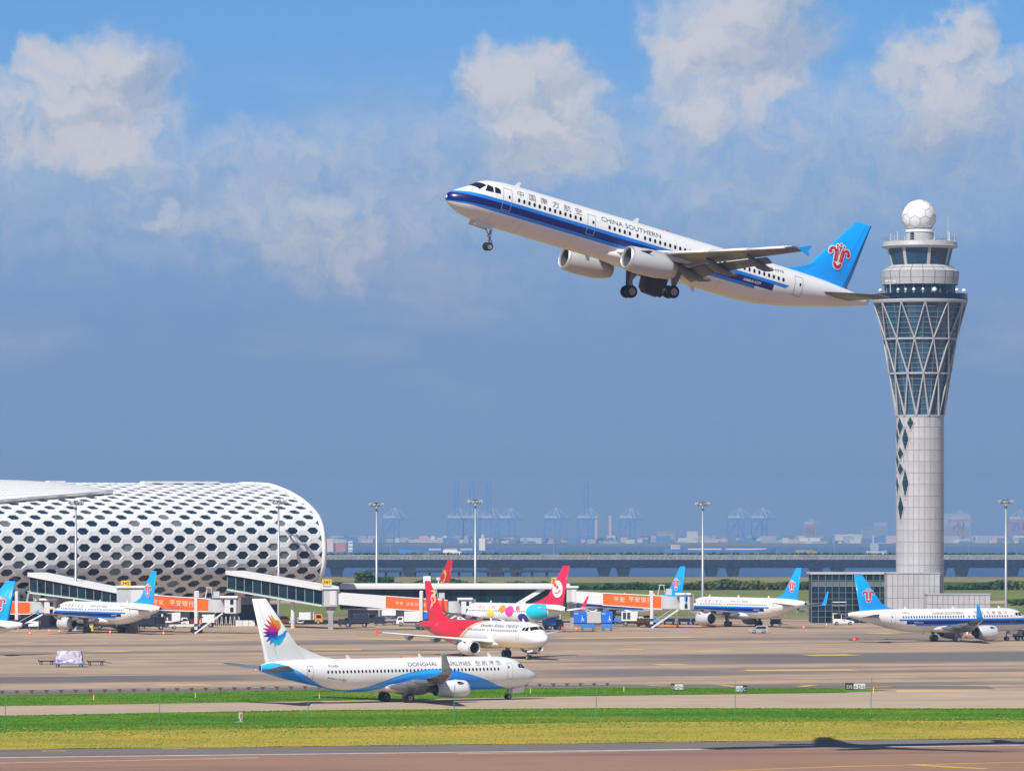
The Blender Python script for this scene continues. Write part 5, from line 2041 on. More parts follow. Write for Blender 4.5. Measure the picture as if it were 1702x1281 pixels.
def art_flower():
    sh = []
    def both(pts, w):
        for k in (-1, 1):
            yield stroke([(k * x, y) for x, y in pts], w)
    outer = [(.34, -.55), (.36, -.1), (.40, .28), (.58, .52), (.82, .46), (.93, .18)]
    inner = [(.15, -.5), (.17, -.05), (.20, .30), (.30, .52)]
    for lay, mt, ex in ((0, 'text_white', .16), (1, 'flower_red', 0.0)):
        for st_ in both(outer, [.20 + ex, .20 + ex, .20 + ex, .22 + ex, .24 + ex, .30 + ex]): sh.append((mt, lay, *st_))
        for k in (-1, 1): sh.append((mt, lay, *blob(k * .90, .16, .15 + ex / 2, .15 + ex / 2)))
        for st_ in both(inner, [.13 + ex, .13 + ex, .14 + ex, .20 + ex]): sh.append((mt, lay, *st_))
        for (x, y) in ((0, .92), (-.33, .80), (.33, .80)): sh.append((mt, lay, *blob(x, y, .095 + ex / 2, .095 + ex / 2)))
        sh.append((mt, lay, *stroke([(0, .48), (0, .68)], [.06 + ex, .26 + ex])))
        sh.append((mt, lay, *blob(0, -.62, .44 + ex / 2, .50 + ex / 2, 24, math.pi, 2 * math.pi)))
        if lay == 0:
            sh.append((mt, lay, [(-.46, -.66), (.46, -.66), (.46, .1), (-.46, .1)], [[0, 1, 2, 3]]))
    sh.append(('text_white', 2, [(-.30, -.60), (.30, -.60), (.0, -.86)], [[0, 2, 1]]))
    return sh

def art_phoenix():
    sh = []
    cols = ['f_yellow', 'f_orange', 'f_coral', 'f_pink', 'f_magenta', 'f_purple', 'f_indigo', 'f_blue', 'f_azure', 'balloon_cyan']
    tips = [(-.30, 1.25), (-.48, 1.16), (-.70, .90), (-.88, .55), (-.98, .22), (-1.0, -.08), (-.98, -.36), (-.80, -.74), (-.55, -.98), (-.15, -1.18)]
    roots = [(.38, .30), (.34, .18), (.28, .08), (.22, 0.0), (.18, -.08), (.14, -.16), (.14, -.24), (.2, -.32), (.28, -.38), (.36, -.42)]
    for i, (c, t, r) in enumerate(zip(cols, tips, roots)):
        mx, my = (t[0] + r[0]) / 2 + .10 - .02 * i, (t[1] + r[1]) / 2 - .16 + .012 * i
        sh.append((c, i * .05, *stroke([r, (mx + .12, my + .02), (mx - .12, my + .10), t], [.26, .36, .28, .02])))
    sh.append(('f_azure', .6, *stroke([(.10, -.72), (.34, -.50), (.62, -.30), (.80, -.06), (1.02, .02)], [.10, .42, .30, .18, .02])))
    sh.append(('balloon_cyan', .7, *stroke([(.0, -.95), (.30, -.72), (.60, -.45)], [.04, .30, .10])))
    return sh

def art_bird():
    sh = []
    g = 'pale_gold'
    sh.append((g, 0, *stroke([(-.45, 1.0), (.0, 1.02), (.42, .86), (.12, .62), (-.05, .42), (.12, .22)], [.10, .26, .22, .30, .24, .08])))
    sh.append((g, 0, *stroke([(-.12, -.35), (-.42, .05), (-.30, .42), (.10, .48), (.42, .22), (.45, -.18), (.12, -.38)], [.06, .20, .24, .26, .26, .22, .10])))
    sh.append((g, 0, *stroke([(.1, .1), (-.08, -.05), (-.2, -.4), (-.42, -.8), (-.5, -1.1)], [.06, .14, .26, .22, .06])))
    sh.append((g, 0, *stroke([(.18, -.2), (.0, -.5), (-.2, -.85)], [.05, .14, .04])))
    return sh

def art_nine():
    return [('text_white', 0, *blob(0, 0, 1.0, 1.15, 28)), ('nine_red', 1, *blob(.02, .22, .22, .26)),
            ('nine_red', 1, *stroke([(-.68, -.42), (-.30, -.58), (.20, -.48), (.48, -.12), (.52, .08)], [.04, .12, .15, .15, .03]))]

def art_swirl():
    sh = []
    for i, r in enumerate((.30, .55, .80, 1.05)):
        sh.append(('gold', 0, *stroke([(-.75, -1.35 + .12 * i), (-.25 + r * .1, -1.2 + r * .3), (.25 + .25 * r, -.55 + r * .6), (.15 + .1 * r, .05 + r * .6), (-.35, .1 + .55 * r)], [.16, .18, .17, .14, .03])))
    return sh
# ---------------------------------------------------------------- the airliners of the photograph
def zf(*pts):
    """height as a smooth function of x through points"""
    return pchip([p[0] for p in pts], [p[1] for p in pts])

def southern(name, label, fam, pose, reg, model_text, neo=False, simple=False, **o):
    p = Plane(name, label, fam, pose, **o)
    p.body(M['plane_white'])
    L = p.L
    f = p.F
    x_end = 34.6 if fam == 'A321' else 28.0
    for side in (-1, 1):
        # three stripes from the nose to a slanted end
        def lim(z, k): return (lambda x: z)
        mb = MB()
        top = zf((0.02, -.10), (.6, .06), (2.0, .20), (5.0, .28), (L, .28))
        m1 = zf((0.02, -.16), (.6, -.06), (2.0, -.02), (5.0, -.02), (L, -.02))
        m2 = zf((0.02, -.86), (.6, -.80), (2.0, -.66), (5.0, -.60), (L, -.60))
        bot = zf((0.02, -.92), (.6, -.90), (2.0, -.82), (5.0, -.88), (L, -.88))
        p.band(mb, side, .02, x_end, top, m1, .010, 0, 110, 3)
        s1 = mb.build('blue_stripe', [M['mid_blue']], p.root)
        mb = MB()
        p.band(mb, side, .02, x_end - 1.3, m1, m2, .010, 0, 110, 6)
        mb.build('navy_stripe', [M['navy']], p.root)
        mb = MB()
        p.band(mb, side, .02, x_end - 3.2, m2, bot, .010, 0, 110, 3)
        mb.build('blue_stripe', [M['mid_blue']], p.root)
        # slanted ends
        mb = MB()
        mb.poly([f.at(x_end, .28, side, .011), f.at(x_end + .35, .28, side, .011), f.at(x_end, -.02, side, .011)])
        mb.build('blue_stripe', [M['mid_blue']], p.root)
        mb = MB()
        p.band(mb, side, .05, 3.6, zf((0.05, -.06), (.6, .13), (2.0, .30), (3.6, .29)), zf((0.05, -.10), (.6, .06), (2.0, .20), (3.6, .26)), .011, 0, 40, 2)
        mb.build('cyan_stripe', [M['cyan_blue']], p.root)
        mb = MB()
        body = '中国南方航空' if side < 0 else '空航方南国中'
        xs = 5.98
        for i, ch in enumerate('中国南方航空'):
            p.text(mb, side, ch, xs + i * 1.20, 1.03, .80, .016)
        mb.build('airline_name', [M['text_grey']], p.root, kind='stuff')
        mb = MB()
        if fam == 'A321': p.text(mb, side, 'CHINA SOUTHERN', 14.7, 1.06, .74, .016, spacing=1.0)
        else: p.text(mb, side, 'CHINA SOUTHERN', 15.0, 1.06, .74, .016, spacing=1.0)
        mb.build('airline_name', [M['text_dark']], p.root, kind='stuff')
        mb = MB()
        p.text(mb, side, reg, 32.9 if fam == 'A321' else 26.0, 1.22, .50, .016)
        mb.build('registration', [M['text_grey']], p.root, kind='stuff')
        mb = MB()
        p.text(mb, side, model_text, x_end - 4.6, -.44, .34, .020, shear=.2)
        mb.build('model_name', [M['text_white']], p.root, kind='stuff')
    if fam == 'A321':
        p.windows([(6.13, 13), (15.55, 5), (18.5, 1), (19.3, 29)], .66)
        p.doors([(4.55, 5.45, -.55, 1.40), (13.25, 14.1, -.50, 1.32), (35.5, 36.45, -.42, 1.38)])
        # windows stop behind the wing door
    else:
        p.windows([(6.03, 14), (14.0, 1), (15.1, 24)], .66)
        p.doors([(4.55, 5.45, -.55, 1.40), (L - 8.7, L - 7.85, -.48, 1.35)])
    p.cockpit()
    p.wings('sharklet' if neo else 'fence', M['sky_blue'])
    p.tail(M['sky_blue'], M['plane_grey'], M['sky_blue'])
    p.fin_art(art_flower(), L - 4.12, 4.5, 1.10)
    p.engines('neo' if neo else 'v2500', M['nacelle_grey'])
    return p

# climbing away over the apron
A = southern('airliner', 'white airliner climbing in the sky with its wheels still down', 'A321', ((-5.64, 448.78, 50.89), 208.73, 13.12, -2.45), 'B-6978', 'AIRBUS A321', flex=1.15, flap=24, bay_doors=True, wide_doors=True)
A.gear(ext=.42)
# small emblem on the wingtip fences
# parked by the tower
B = southern('airliner', 'blue tailed airliner parked in front of the control tower', 'A320', ((91.52, 902.01, 3.75), 27.0, 0, 0), 'B-8956', 'AIRBUS A320', neo=True)
B.gear()
C = southern('airliner', 'blue tailed airliner docked left of the glass office block', 'A320', ((35.56, 1024.7, 3.75), 124.9, 0, 0), 'B-8363', 'AIRBUS A320', neo=True)
C.gear()
D = southern('airliner', 'blue tailed airliner docked under the gate 345 sign', 'A320', ((-86.75, 972.56, 3.75), 125.8, 0, 0), 'B-6275', 'AIRBUS A320', neo=False)
D.gear()
# the tail end of one at the left edge of the photograph, and one behind the orange bridge
def nose_from_tail(px, Y, yaw, L):
    t = Vector(((px - CX) * Y / FPX, Y, 3.75))
    return t + Vector((math.cos(R_(yaw)), math.sin(R_(yaw)), 0)) * L
n1 = nose_from_tail(38, 806, 158, 37.57)
E1 = southern('airliner', 'airliner cut off by the left edge, only its blue tail showing', 'A320', (tuple(n1), 158, 0, 0), 'B-6288', 'AIRBUS A320')
E1.gear()
n2 = nose_from_tail(1146, 1022, 126, 37.57)
E2 = southern('airliner', 'airliner hidden behind an orange jet bridge, blue tail above it', 'A320', (tuple(n2), 126, 0, 0), 'B-6317', 'AIRBUS A320')
E2.gear()

# ---------------- white and blue airliner rolling on the taxiway
P7 = Plane('airliner', 'white airliner with a blue wave taxiing between the grass strips', '737', ((2.93, 620.33, 3.3), 31.21, 0, 0), mirror_art=True)
P7.body(M['plane_white'])
L = P7.L
for side in (-1, 1):
    # blue wave: low at the nose gear, high over the wing, low behind it, up over the tail cone
    top = zf((4.3, -1.93), (6.0, -1.55), (8.0, -.80), (10.5, -.05), (13.0, .48), (15.5, .62), (18.0, .40), (20.5, -.15), (23.0, -.95), (25.0, -1.50), (27.0, -1.72), (28.6, -1.58), (30.0, -1.22), (31.2, -.66), (32.4, -.02), (33.8, .75), (35.2, 1.36), (36.5, 1.64), (37.5, 1.5), (38, 1.37))
    bot = zf((4.3, -1.94), (6.0, -2.0), (10.0, -2.0), (12.0, -2.0), (13.2, -1.55), (15.5, -.75), (18.0, -.55), (20.5, -1.05), (22.5, -1.65), (24.0, -1.90), (25.0, -2.0), (26.0, -2.0), (29, -1.75), (33, -1.0), (38, .0))
    mb = MB()
    P7.band(mb, side, 4.35, 37.95, top, bot, .010, 0, 150, 10)
    mb.build('blue_wave', [M['east_blue']], P7.root)
    lt = zf((12.5, .30), (15.5, .56), (18.0, .30), (20.5, -.28), (23.0, -1.08), (24.6, -1.55))
    lb = zf((12.5, .28), (15.5, .08), (18.0, -.10), (20.5, -.60), (23.0, -1.30), (24.6, -1.60))
    mb = MB()
    P7.band(mb, side, 12.5, 24.6, lt, lb, .018, 0, 60, 4)
    mb.build('sky_wave', [M['east_sky']], P7.root)
    mb = MB()
    P7.band(mb, side, 33.0, 37.9, zf((33.0, .30), (33.8, .73), (35.2, 1.34), (36.5, 1.62), (37.5, 1.49), (38, 1.36)), zf((33, .26), (34.5, .55), (36, .85), (38, 1.0)), .018, 0, 30, 4)
    mb.build('sky_wave', [M['east_sky']], P7.root)
    mb = MB()
    P7.text(mb, side, 'DONGHAI', 14.95 if side > 0 else 10.2, 1.0, .82, .02, spacing=1.04)
    P7.text(mb, side, 'AIRLINES', 10.15 if side > 0 else 15.4, 1.0, .82, .02, spacing=1.04)
    mb.build('airline_name', [M['text_dark']], P7.root, kind='stuff')
    mb = MB()
    for i, ch in enumerate('东海航空'):
        P7.text(mb, side, ch, 5.9 + i * .98 if side > 0 else 5.6 + i * 1.05, 1.0, .76, .02)
    mb.build('airline_name', [M['text_grey']], P7.root, kind='stuff')
    mb = MB()
    P7.text(mb, side, 'B-5383', 28.4, 1.02, .46, .02)
    mb.build('registration', [M['text_grey']], P7.root, kind='stuff')
    mb = MB()
    P7.text(mb, side, 'BOEING 737-800', 27.4, -.62, .34, .02, shear=.2)
    mb.build('model_name', [M['text_dark']], P7.root, kind='stuff')
P7.windows([(6.45, 47)], .50, .24, .36, .508)
P7.doors([(4.35, 5.15, -.75, 1.20), (31.7, 32.45, -.55, 1.25)])
P7.cockpit()
P7.wings('blended', M['winglet_grey'])
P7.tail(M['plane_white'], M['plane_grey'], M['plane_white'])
P7.fin_art(art_phoenix(), L - 1.95, 5.35, 1.62, shear=.10)
P7.engines('cfm', M['nacelle_white'])
P7.gear()

# ---------------- white airliner with a red tail turning towards the camera
S3 = Plane('airliner', 'white airliner with a red rear half, turning nose towards the camera', 'A320', ((5.25, 780.54, 3.75), -58.15, 0, 0))
S3.body(M['plane_white'])
L = S3.L
for side in (-1, 1):
    for (m, dx0, dx1, off) in (('tail_red', 0, None, .010), ('gold', .0, .42, .016), ('wing_red', .75, 1.02, .010), ('gold', 1.25, 1.42, .010)):
        mb = MB()
        rows = []
        for j in range(25):
            t = j / 24
            th = (.0 + 3.14159 * t) * side
            edge = 16.6 + 10.2 * t
            xa = edge - (dx0 if dx1 is None else dx1)
            xb = L - .02 if dx1 is None else edge - dx0
            rows.append([S3.F.pt(xa + (xb - xa) * i / 40, th, off) for i in range(41)])
        mb.grid(rows, 0, True)
        mb.build('red_rear' if m == 'tail_red' else 'gold_stripe' if m == 'gold' else 'red_stripe', [M[m]], S3.root)
    mb = MB()
    S3.text(mb, side, 'Shenzhen Airlines', 9.75 if side > 0 else 7.4, 1.10, .98, .02, shear=.25)
    mb.build('airline_name', [M['text_dark']], S3.root, kind='stuff')
    mb = MB()
    for i, ch in enumerate('深圳航空'):
        S3.text(mb, side, ch, 5.7 + i * .97 if side > 0 else 15.2 + i * .97, 1.10, .82, .02, shear=.25)
    mb.build('airline_name', [M['text_dark']], S3.root, kind='stuff')
S3.windows([(6.0, 14), (14.0, 1), (15.1, 15)], .66)
S3.doors([(4.9, 5.8, -.55, 1.40), (L - 7.9, L - 7.1, -.48, 1.35)])
S3.cockpit()
S3.wings('fence', M['cone_red'])
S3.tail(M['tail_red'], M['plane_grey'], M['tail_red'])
S3.fin_art(art_bird(), L - 4.2, 5.05, 1.35)
S3.engines('cfm', M['nacelle_white'])
S3.gear()

# ---------------- white airliner with balloons and a red fin, docked
N9 = Plane('airliner', 'white airliner painted with coloured balloons and a red tail', '737', ((-14.72, 991.65, 3.3), 130.84, 0, 0))
N9.body(M['plane_white'])
L = N9.L
for side in (-1, 1):
    def egg(m, x, z, rx, rz, rot=0.0, name='balloon'):
        pts = []
        for i in range(40):
            a = 2 * math.pi * i / 40
            u, v = rx * math.cos(a) * (1 + .12 * math.sin(a)), rz * math.sin(a)
            pts.append((x + u * math.cos(rot) - v * math.sin(rot), z + u * math.sin(rot) + v * math.cos(rot)))
        mb = MB()
        n = 20
        rings = []
        for k in (1.0, .9, .8, .7, .6, .5, .4, .3, .2, .1, .01):
            rings.append([N9.F.at(x + (a - x) * k, z + (b - z) * k, side, .03) for a, b in pts])
        mb.grid(rings, 0, True, True)
        mb.build(name, [M[m]], N9.root)
    egg('balloon_cyan', 31.3, .45, 2.7, 1.70)
    egg('balloon_navy', 27.6, -.80, 1.3, .90)
    egg('balloon_pink', 23.8, .45, 1.25, 1.0, -.2)
    egg('balloon_orange', 21.6, .85, 1.0, .72, -.3)
    egg('balloon_yellow', 18.4, .0, 1.0, .72)
    egg('balloon_rose', 26.0, 1.05, .7, .42, -.5)
    egg('balloon_orange', 9.0, .9, .4, .3)
    mb = MB()
    for i, ch in enumerate('九元航空'):
        N9.text(mb, side, ch, 12.6 + i * 1.02, .95, .85, .02)
    N9.text(mb, side, '9 AIR', 17.4, .95, .9, .02)
    mb.build('airline_name', [M['nine_red']], N9.root, kind='stuff')
N9.windows([(6.45, 47)], .50, .24, .34, .508)
N9.doors([(4.35, 5.15, -.75, 1.20), (33.2, 33.95, -.5, 1.25)])
N9.cockpit()
N9.wings('blended', M['nine_red'])
N9.tail(M['nine_red'], M['plane_white'], M['nine_red'])
N9.fin_art(art_nine(), L - 2.2, 4.85, 1.42)
N9.engines('cfm', M['nacelle_white'])
N9.gear()

# ---------------- a dark red tail showing over the walkway roof
n3 = nose_from_tail(748, 1085, 126, 38.0)
H8 = Plane('airliner', 'airliner behind the walkway, only its red and gold tail showing', '737', ((n3.x, n3.y, 3.3), 126, 0, 0))
H8.body(M['plane_white'])
L = H8.L
H8.windows([(6.7, 40)], .50, .24, .34, .508)
H8.doors([(4.5, 5.35, -.75, 1.20)])
H8.cockpit()
H8.wings('blended', M['deep_red'])
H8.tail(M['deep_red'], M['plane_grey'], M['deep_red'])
H8.fin_art(art_swirl(), L - 2.0, 5.9, 1.5)
H8.engines('cfm', M['nacelle_white'])
H8.gear()
# ---------------------------------------------------------------- things on the apron
def glass_link(label, pa, pb, Ya, Yb):
    """sloping glazed bridge from the terminal to a gate; pa, pb: (px, y of roof, y of floor)"""
    a1, b1 = spot(pa[0], pa[1], Ya), spot(pb[0], pb[1], Yb)
    a0, b0 = spot(pa[0], pa[2], Ya), spot(pb[0], pb[2], Yb)
    base = Vector((a0.x, a0.y, 0))
    root = empty('glass_bridge', base, 0, label, 'bridge', None)
    d = (b1 - a1)
    side = Vector((-d.y, d.x, 0)).normalized() * 3.4
    n = 11
    def at(t, h): 
        lo = a0 + (b0 - a0) * t; hi = a1 + (b1 - a1) * t
        return lo + (hi - lo) * h - base
    for i in range(n):
        t0, t1 = i / n + .004, (i + 1) / n - .004
        mb = MB()
        mb.poly([at(t0, .06), at(t1, .06), at(t1, .80), at(t0, .80)])
        mb.build('glass_pane', [M['glass_dark'] if i % 3 else M['glass_teal']], root)
        mb = MB()
        mb.poly([at(t0, .06) + side, at(t0, .80) + side, at(t1, .80) + side, at(t1, .06) + side])
        mb.build('glass_pane', [M['glass_dark']], root)
    mb = MB()
    for i in range(n + 1):
        mb.bar(at(i / n, .05), at(i / n, .82), .14, .14)
    mb.build('mullions', [M['mullion']], root)
    def slab(h0, h1, m, nm, ext=.25):
        o = side.normalized() * ext
        P = [at(0, h0) - o, at(1, h0) - o, at(1, h0) + side + o, at(0, h0) + side + o, at(0, h1) - o, at(1, h1) - o, at(1, h1) + side + o, at(0, h1) + side + o]
        mb = MB()
        mb.add(P, [[3, 2, 1, 0], [4, 5, 6, 7], [0, 1, 5, 4], [1, 2, 6, 5], [2, 3, 7, 6], [3, 0, 4, 7]])
        mb.build(nm, [m], root)
    slab(.80, 1.0, M['roof_white'], 'roof', .45)
    slab(-.02, .05, M['steel_white'], 'floor_slab', .2)
    slab(.06, .09, M['net_green'], 'sill_strip', .03)
    # underside and a striped column
    for t in (.62,):
        p = at(t, 0) + side * .5
        mb = MB()
        mb.tube((p.x, p.y, 0), (p.x, p.y, p.z), .42, n=14)
        col = mb.build('column', [M['steel_white']], root)
        for k in range(4):
            mb = MB()
            mb.lathe([(.25 + k * .4, .44), (.45 + k * .4, .44)], 14, o=(p.x, p.y, 0))
            mb.build('warning_band', [M['sign_yellow']], col)
    return root
glass_link('sloping glass bridge behind the light mast nearest the left edge', (49, 951, 985), (197, 981, 1004), 990, 964)
glass_link('sloping glass bridge at the rounded end of the terminal', (378, 948, 980), (536, 974, 1007), 1014, 987)

def gate_sign(px, py, Y, num, wpx=16, hpx=9, lb=''):
    p = spot(px, py, Y)
    s = Y / FPX
    root = empty('gate_sign', p, 0, lb, 'sign', None)
    w, h = wpx * s, hpx * s
    mb = MB()
    mb.box((0, .5, 0), (w, 1.0, h), bev=.05)
    mb.build('sign_box', [M['sign_yellow']], root)
    for x in (-w * .35, w * .35):
        mb = MB()
        mb.tube((x, .5, -h / 2 - .35), (x, .5, -h / 2), .05, n=6)
        mb.build('leg', [M['galv']], root)
    vs, fs = text_faces(num, h * .95, 1.0)
    a, b = centred(vs)
    mb = MB()
    mb.add([(u - (a + b) / 2, -.015, v - h * .33) for u, v in vs], fs)
    mb.build('number', [M['text_black']], root, kind='stuff')
gate_sign(209, 969, 962, '345', lb='yellow gate sign 345 in front of the honeycomb wall')
gate_sign(543.5, 967, 986, '347', lb='yellow gate sign 347 at the rounded terminal end')
gate_sign(925, 965, 1005, '349', 17, 11, lb='yellow gate sign half hidden by the balloon airliner tail')

def jet_bridge(label, node, kx, k_or, cabs, Y0, Y1, words=None, post=None, node_w=None):
    """all stations as photograph columns: node (x0, x1, ytop, ybot), tunnel kx (x0, yt0, yb0, x1, yt1, yb1), orange k_or (x0, yt, yb, x1, yt, yb), cab (x0, x1, x2, ytop, ybot)"""
    xa, xb = kx[0], cabs[2]
    def Yat(px): return Y0 + (Y1 - Y0) * (px - xa) / (xb - xa)
    def P(px, py): return spot(px, py, Yat(px))
    base = Vector((P(xa, 1000).x, Y0, 0))
    root = empty('jet_bridge', base, 0, label, 'jet bridge', 'jet bridges at the gates')
    def beam(q, depth, m, nm, infl=0.0):
        A0, A1, B0, B1 = P(q[0], q[2]), P(q[0], q[1]), P(q[3], q[5]), P(q[3], q[4])
        back = Vector((0, depth, 0))
        f = Vector((0, -infl, 0))
        v = [A0 + f, B0 + f, B0 + back, A0 + back, A1 + f, B1 + f, B1 + back, A1 + back]
        mb = MB()
        mb.add([p - base for p in v], [[3, 2, 1, 0], [4, 5, 6, 7], [0, 1, 5, 4], [1, 2, 6, 5], [2, 3, 7, 6], [3, 0, 4, 7]])
        return mb.build(nm, [m], root)
    # rotunda at the fixed end
    if node:
        x0, x1, yt, yb = node
        c = (P(x0, yt) + P(x1, yt)) / 2
        r = (P(x1, yt) - P(x0, yt)).length / 2
        zb = P(x0, yb).z
        mb = MB()
        mb.box((c.x - base.x, c.y - base.y + r * .6, (c.z + zb) / 2), (2 * r, 2.2 * r, c.z - zb), bev=.15)
        mb.build('gate_house', [M['grey_light']], root)
        mb = MB()
        mb.box((c.x - base.x, c.y - base.y + r * .6, c.z + .2), (2 * r + .6, 2.2 * r + .6, .4), bev=.1)
        mb.build('gate_house_roof', [M['roof_white']], root)
        mb = MB()
        mb.box((c.x - base.x + r * .35, c.y - base.y - r * .52, (c.z + zb) / 2), (r * .8, .12, (c.z - zb) * .8))
        mb.build('gate_door', [M['steel_white']], root)
        mb = MB()
        px0, pz0 = c.x - base.x, zb
        mb.prism([(px0 - r * .8, pz0), (px0 + r * .8, pz0), (px0 + r * .35, pz0 - 1.4), (px0 + r * .35, 0), (px0 - r * .35, 0), (px0 - r * .35, pz0 - 1.4)], c.y - base.y, c.y - base.y + 1.2)
        mb.build('support_column', [M['concrete']], root)
    if kx[3] > kx[0] + 1: beam(kx, 2.9, M['steel_white'], 'inner_tunnel')
    o = beam(k_or, 3.3, M['grey_light'], 'outer_tunnel', .25)
    # orange advertising panels, in sections
    nsec = 4
    for i in range(nsec):
        t0, t1 = i / nsec + .002, (i + 1) / nsec - .002
        f = lambda t, e: P(k_or[0] + (k_or[3] - k_or[0]) * t, (k_or[1] + .8) + (k_or[4] - k_or[1]) * t if e else (k_or[2] - .8) + (k_or[5] - k_or[2]) * t) - base + Vector((0, -.32, 0))
        mb = MB()
        q = [f(t0, 0), f(t1, 0), f(t1, 1), f(t0, 1)]
        mb.add(q + [p + Vector((0, .06, 0)) for p in q], [[0, 1, 2, 3], [7, 6, 5, 4], [0, 4, 5, 1], [2, 6, 7, 3], [1, 5, 6, 2], [3, 7, 4, 0]])
        mb.build('orange_panel', [M['orange_ad']], root)
    # light trims above and below
    for (e, hh) in ((1, -.5), (0, .5)):
        mb = MB()
        a, b = P(k_or[0], k_or[1] if e else k_or[2]) - base, P(k_or[3], k_or[4] if e else k_or[5]) - base
        mb.bar(a + Vector((0, -.3, 0)), b + Vector((0, -.3, 0)), .2, .16)
        mb.build('edge_trim', [M['white_paint']], root)
    if words:
        for (body, t, size, dz) in words:
            pl = P(k_or[0] + (k_or[3] - k_or[0]) * t, (k_or[1] + k_or[2]) / 2 + (k_or[4] - k_or[1]) * t) - base
            vs, fs = text_faces(body, size, 1.15)
            a, b = centred(vs)
            slope = ((k_or[4] - k_or[1]) / (k_or[3] - k_or[0]))
            mb = MB()
            mb.add([(pl.x + u, pl.y - .36 + u * (Yat(k_or[3]) - Yat(k_or[0])) / (P(k_or[3], 1000) - P(k_or[0], 1000)).x, pl.z + v - size * .35 + dz - u * slope) for u, v in vs], fs)
            mb.build('lettering', [M['ad_pale']], root, kind='stuff')
    # cab: round turntable and white head with bellows
    x0, x1, x2, yt, yb = cabs
    c = (P(x0, yt + 4) + P(x1, yt + 4)) / 2
    rr = (P(x1, yt) - P(x0, yt)).length * .62
    zb, zt = P(x0, yb - 4).z, P(x0, yt + 5).z
    mb = MB()
    mb.lathe([(zb, rr), (zt, rr)], 26, o=(c.x - base.x, c.y - base.y + rr * .8, 0), cap0=True, cap1=True, smooth=False)
    mb.build('turntable', [M['grey_light']], root)
    d = (P(x2, yt) - P(x1, yt))
    zt2, zb2 = P(x1, yt).z, P(x1, yb).z
    mb = MB()
    cx, cy = (P(x1, yt).x + P(x2, yt).x) / 2 - base.x, P(x1, yt).y - base.y
    wd = d.length
    mb.box((cx, cy + 1.4, (zt2 + zb2) / 2 - .1), (wd, 3.6, zt2 - zb2 - .6), bev=.1)
    hd = mb.build('cab', [M['steel_white']], root)
    mb = MB()
    mb.box((cx - wd * .15, cy + 1.3, zt2 - .1), (wd * 1.5, 4.0, .4), bev=.08)
    mb.build('cab_roof', [M['white_paint']], hd)
    for k in (.70, .28):
        mb = MB()
        mb.box((cx + wd * .1, cy - .45, zb2 + (zt2 - zb2) * k), (wd * .26, .12, (zt2 - zb2) * .24))
        mb.build('cab_window', [M['window_black']], hd)
    for k in range(3):
        mb = MB()
        xx = cx + wd / 2 + .12 + k * .26
        zc, hh = (zt2 + zb2) / 2, (zt2 - zb2) * (.86 - .03 * k)
        for (yy, z_, w_, h_) in ((cy - .2, zc, .3, hh), (cy + 3.0, zc, .3, hh)):
            mb.box((xx, yy, z_), (.16, w_, h_))
        mb.box((xx, cy + 1.4, zc + hh / 2), (.16, 3.4, .3))
        mb.build('bellows_rib', [M['wall_grey']], hd)
    # drive column: two posts, cross beam and wheels
    if post:
        for k in (0, 1):
            mb = MB()
            p = P(post, 982) - base
            yy = p.y - .55 + k * 4.4
            mb.box((p.x, yy, p.z / 2 + .35), (.62, .5, p.z - .7), bev=.06)
            mb.build('drive_post', [M['steel_white']], root)
        mb = MB()
        p = P(post, 1020) - base
        mb.box((p.x, p.y + 1.65, 1.55), (.6, 5.0, .5))
        mb.box((p.x, p.y + 1.65, .8), (1.5, 1.2, .5))
        mb.build('drive_bogie', [M['dark_metal']], root)
        for k in (-1, 1):
            for e in (-.5, .5):
                mb = MB()
                mb.lathe([(-.18, .3), (-.18, .52), (.18, .52), (.18, .3)], 16, 'Y', (p.x + k * .55, p.y + 1.65 + e * 2.2, .52), cap0=True, cap1=True)
                mb.build('wheel', [M['rubber']], root)
        # lattice of the roof-top unit and service stairs
        mb = MB()
        q = P(min(post + 22, cabs[0] - 4), k_or[4]) - base
        for x in (-.7, .7):
            mb.bar((q.x + x * 1.1, q.y + .4, q.z), (q.x + x * .5, q.y + .4, q.z + 2.1), .12, .12)
            mb.bar((q.x + x * 1.1, q.y + 2.4, q.z), (q.x + x * .5, q.y + 2.4, q.z + 2.1), .12, .12)
        mb.box((q.x, q.y + 1.4, q.z + 2.1), (1.2, 2.2, .15))
        mb.box((q.x + 1.4, q.y + 1.0, q.z + .8), (1.1, 1.6, 1.2))
        mb.build('roof_unit', [M['grey_light']], root)
        sm = MB()
        s0 = Vector((P(cabs[1] - 4, 1000).x - base.x, cy - 1.0, zb2 + .3))
        s1 = s0 + Vector((-5.2, -.2, -s0.z + .1))
        sm.bar(s0, s1, .12, .3)
        sm.bar(s0 + Vector((0, -.9, 0)), s1 + Vector((0, -.9, 0)), .12, .3)
        for k in range(11):
            pp = s0 + (s1 - s0) * (k + .5) / 11 + Vector((0, -.45, 0))
            sm.box(pp, (.3, .9, .05))
        sm.bar(s0 + Vector((0, -.9, 1)), s1 + Vector((0, -.9, 1)), .07, .07)
        sm.build('service_stairs', [M['steel_white']], root)
    return root
mat('ad_pale', (.86, .60, .45), .6)
jet_bridge('orange jet bridge at the left edge, docked at the first gate', None, (-50, 997, 1018, -48, 997, 1018), (-50, 998, 1020, 56, 1000, 1020), (56, 76, 90, 995, 1023), 1000, 985, None, 28)
jet_bridge('orange jet bridge at the empty stand under the honeycomb wall', (200, 240, 977, 1009), (236, 985, 1008, 262, 987, 1010), (246, 988, 1013, 351, 995, 1016), (351, 375, 391, 991, 1021), 962, 950,
           [('平安银行', .34, 1.15, .25), ('平安', .08, 1.0, .2)], 326)
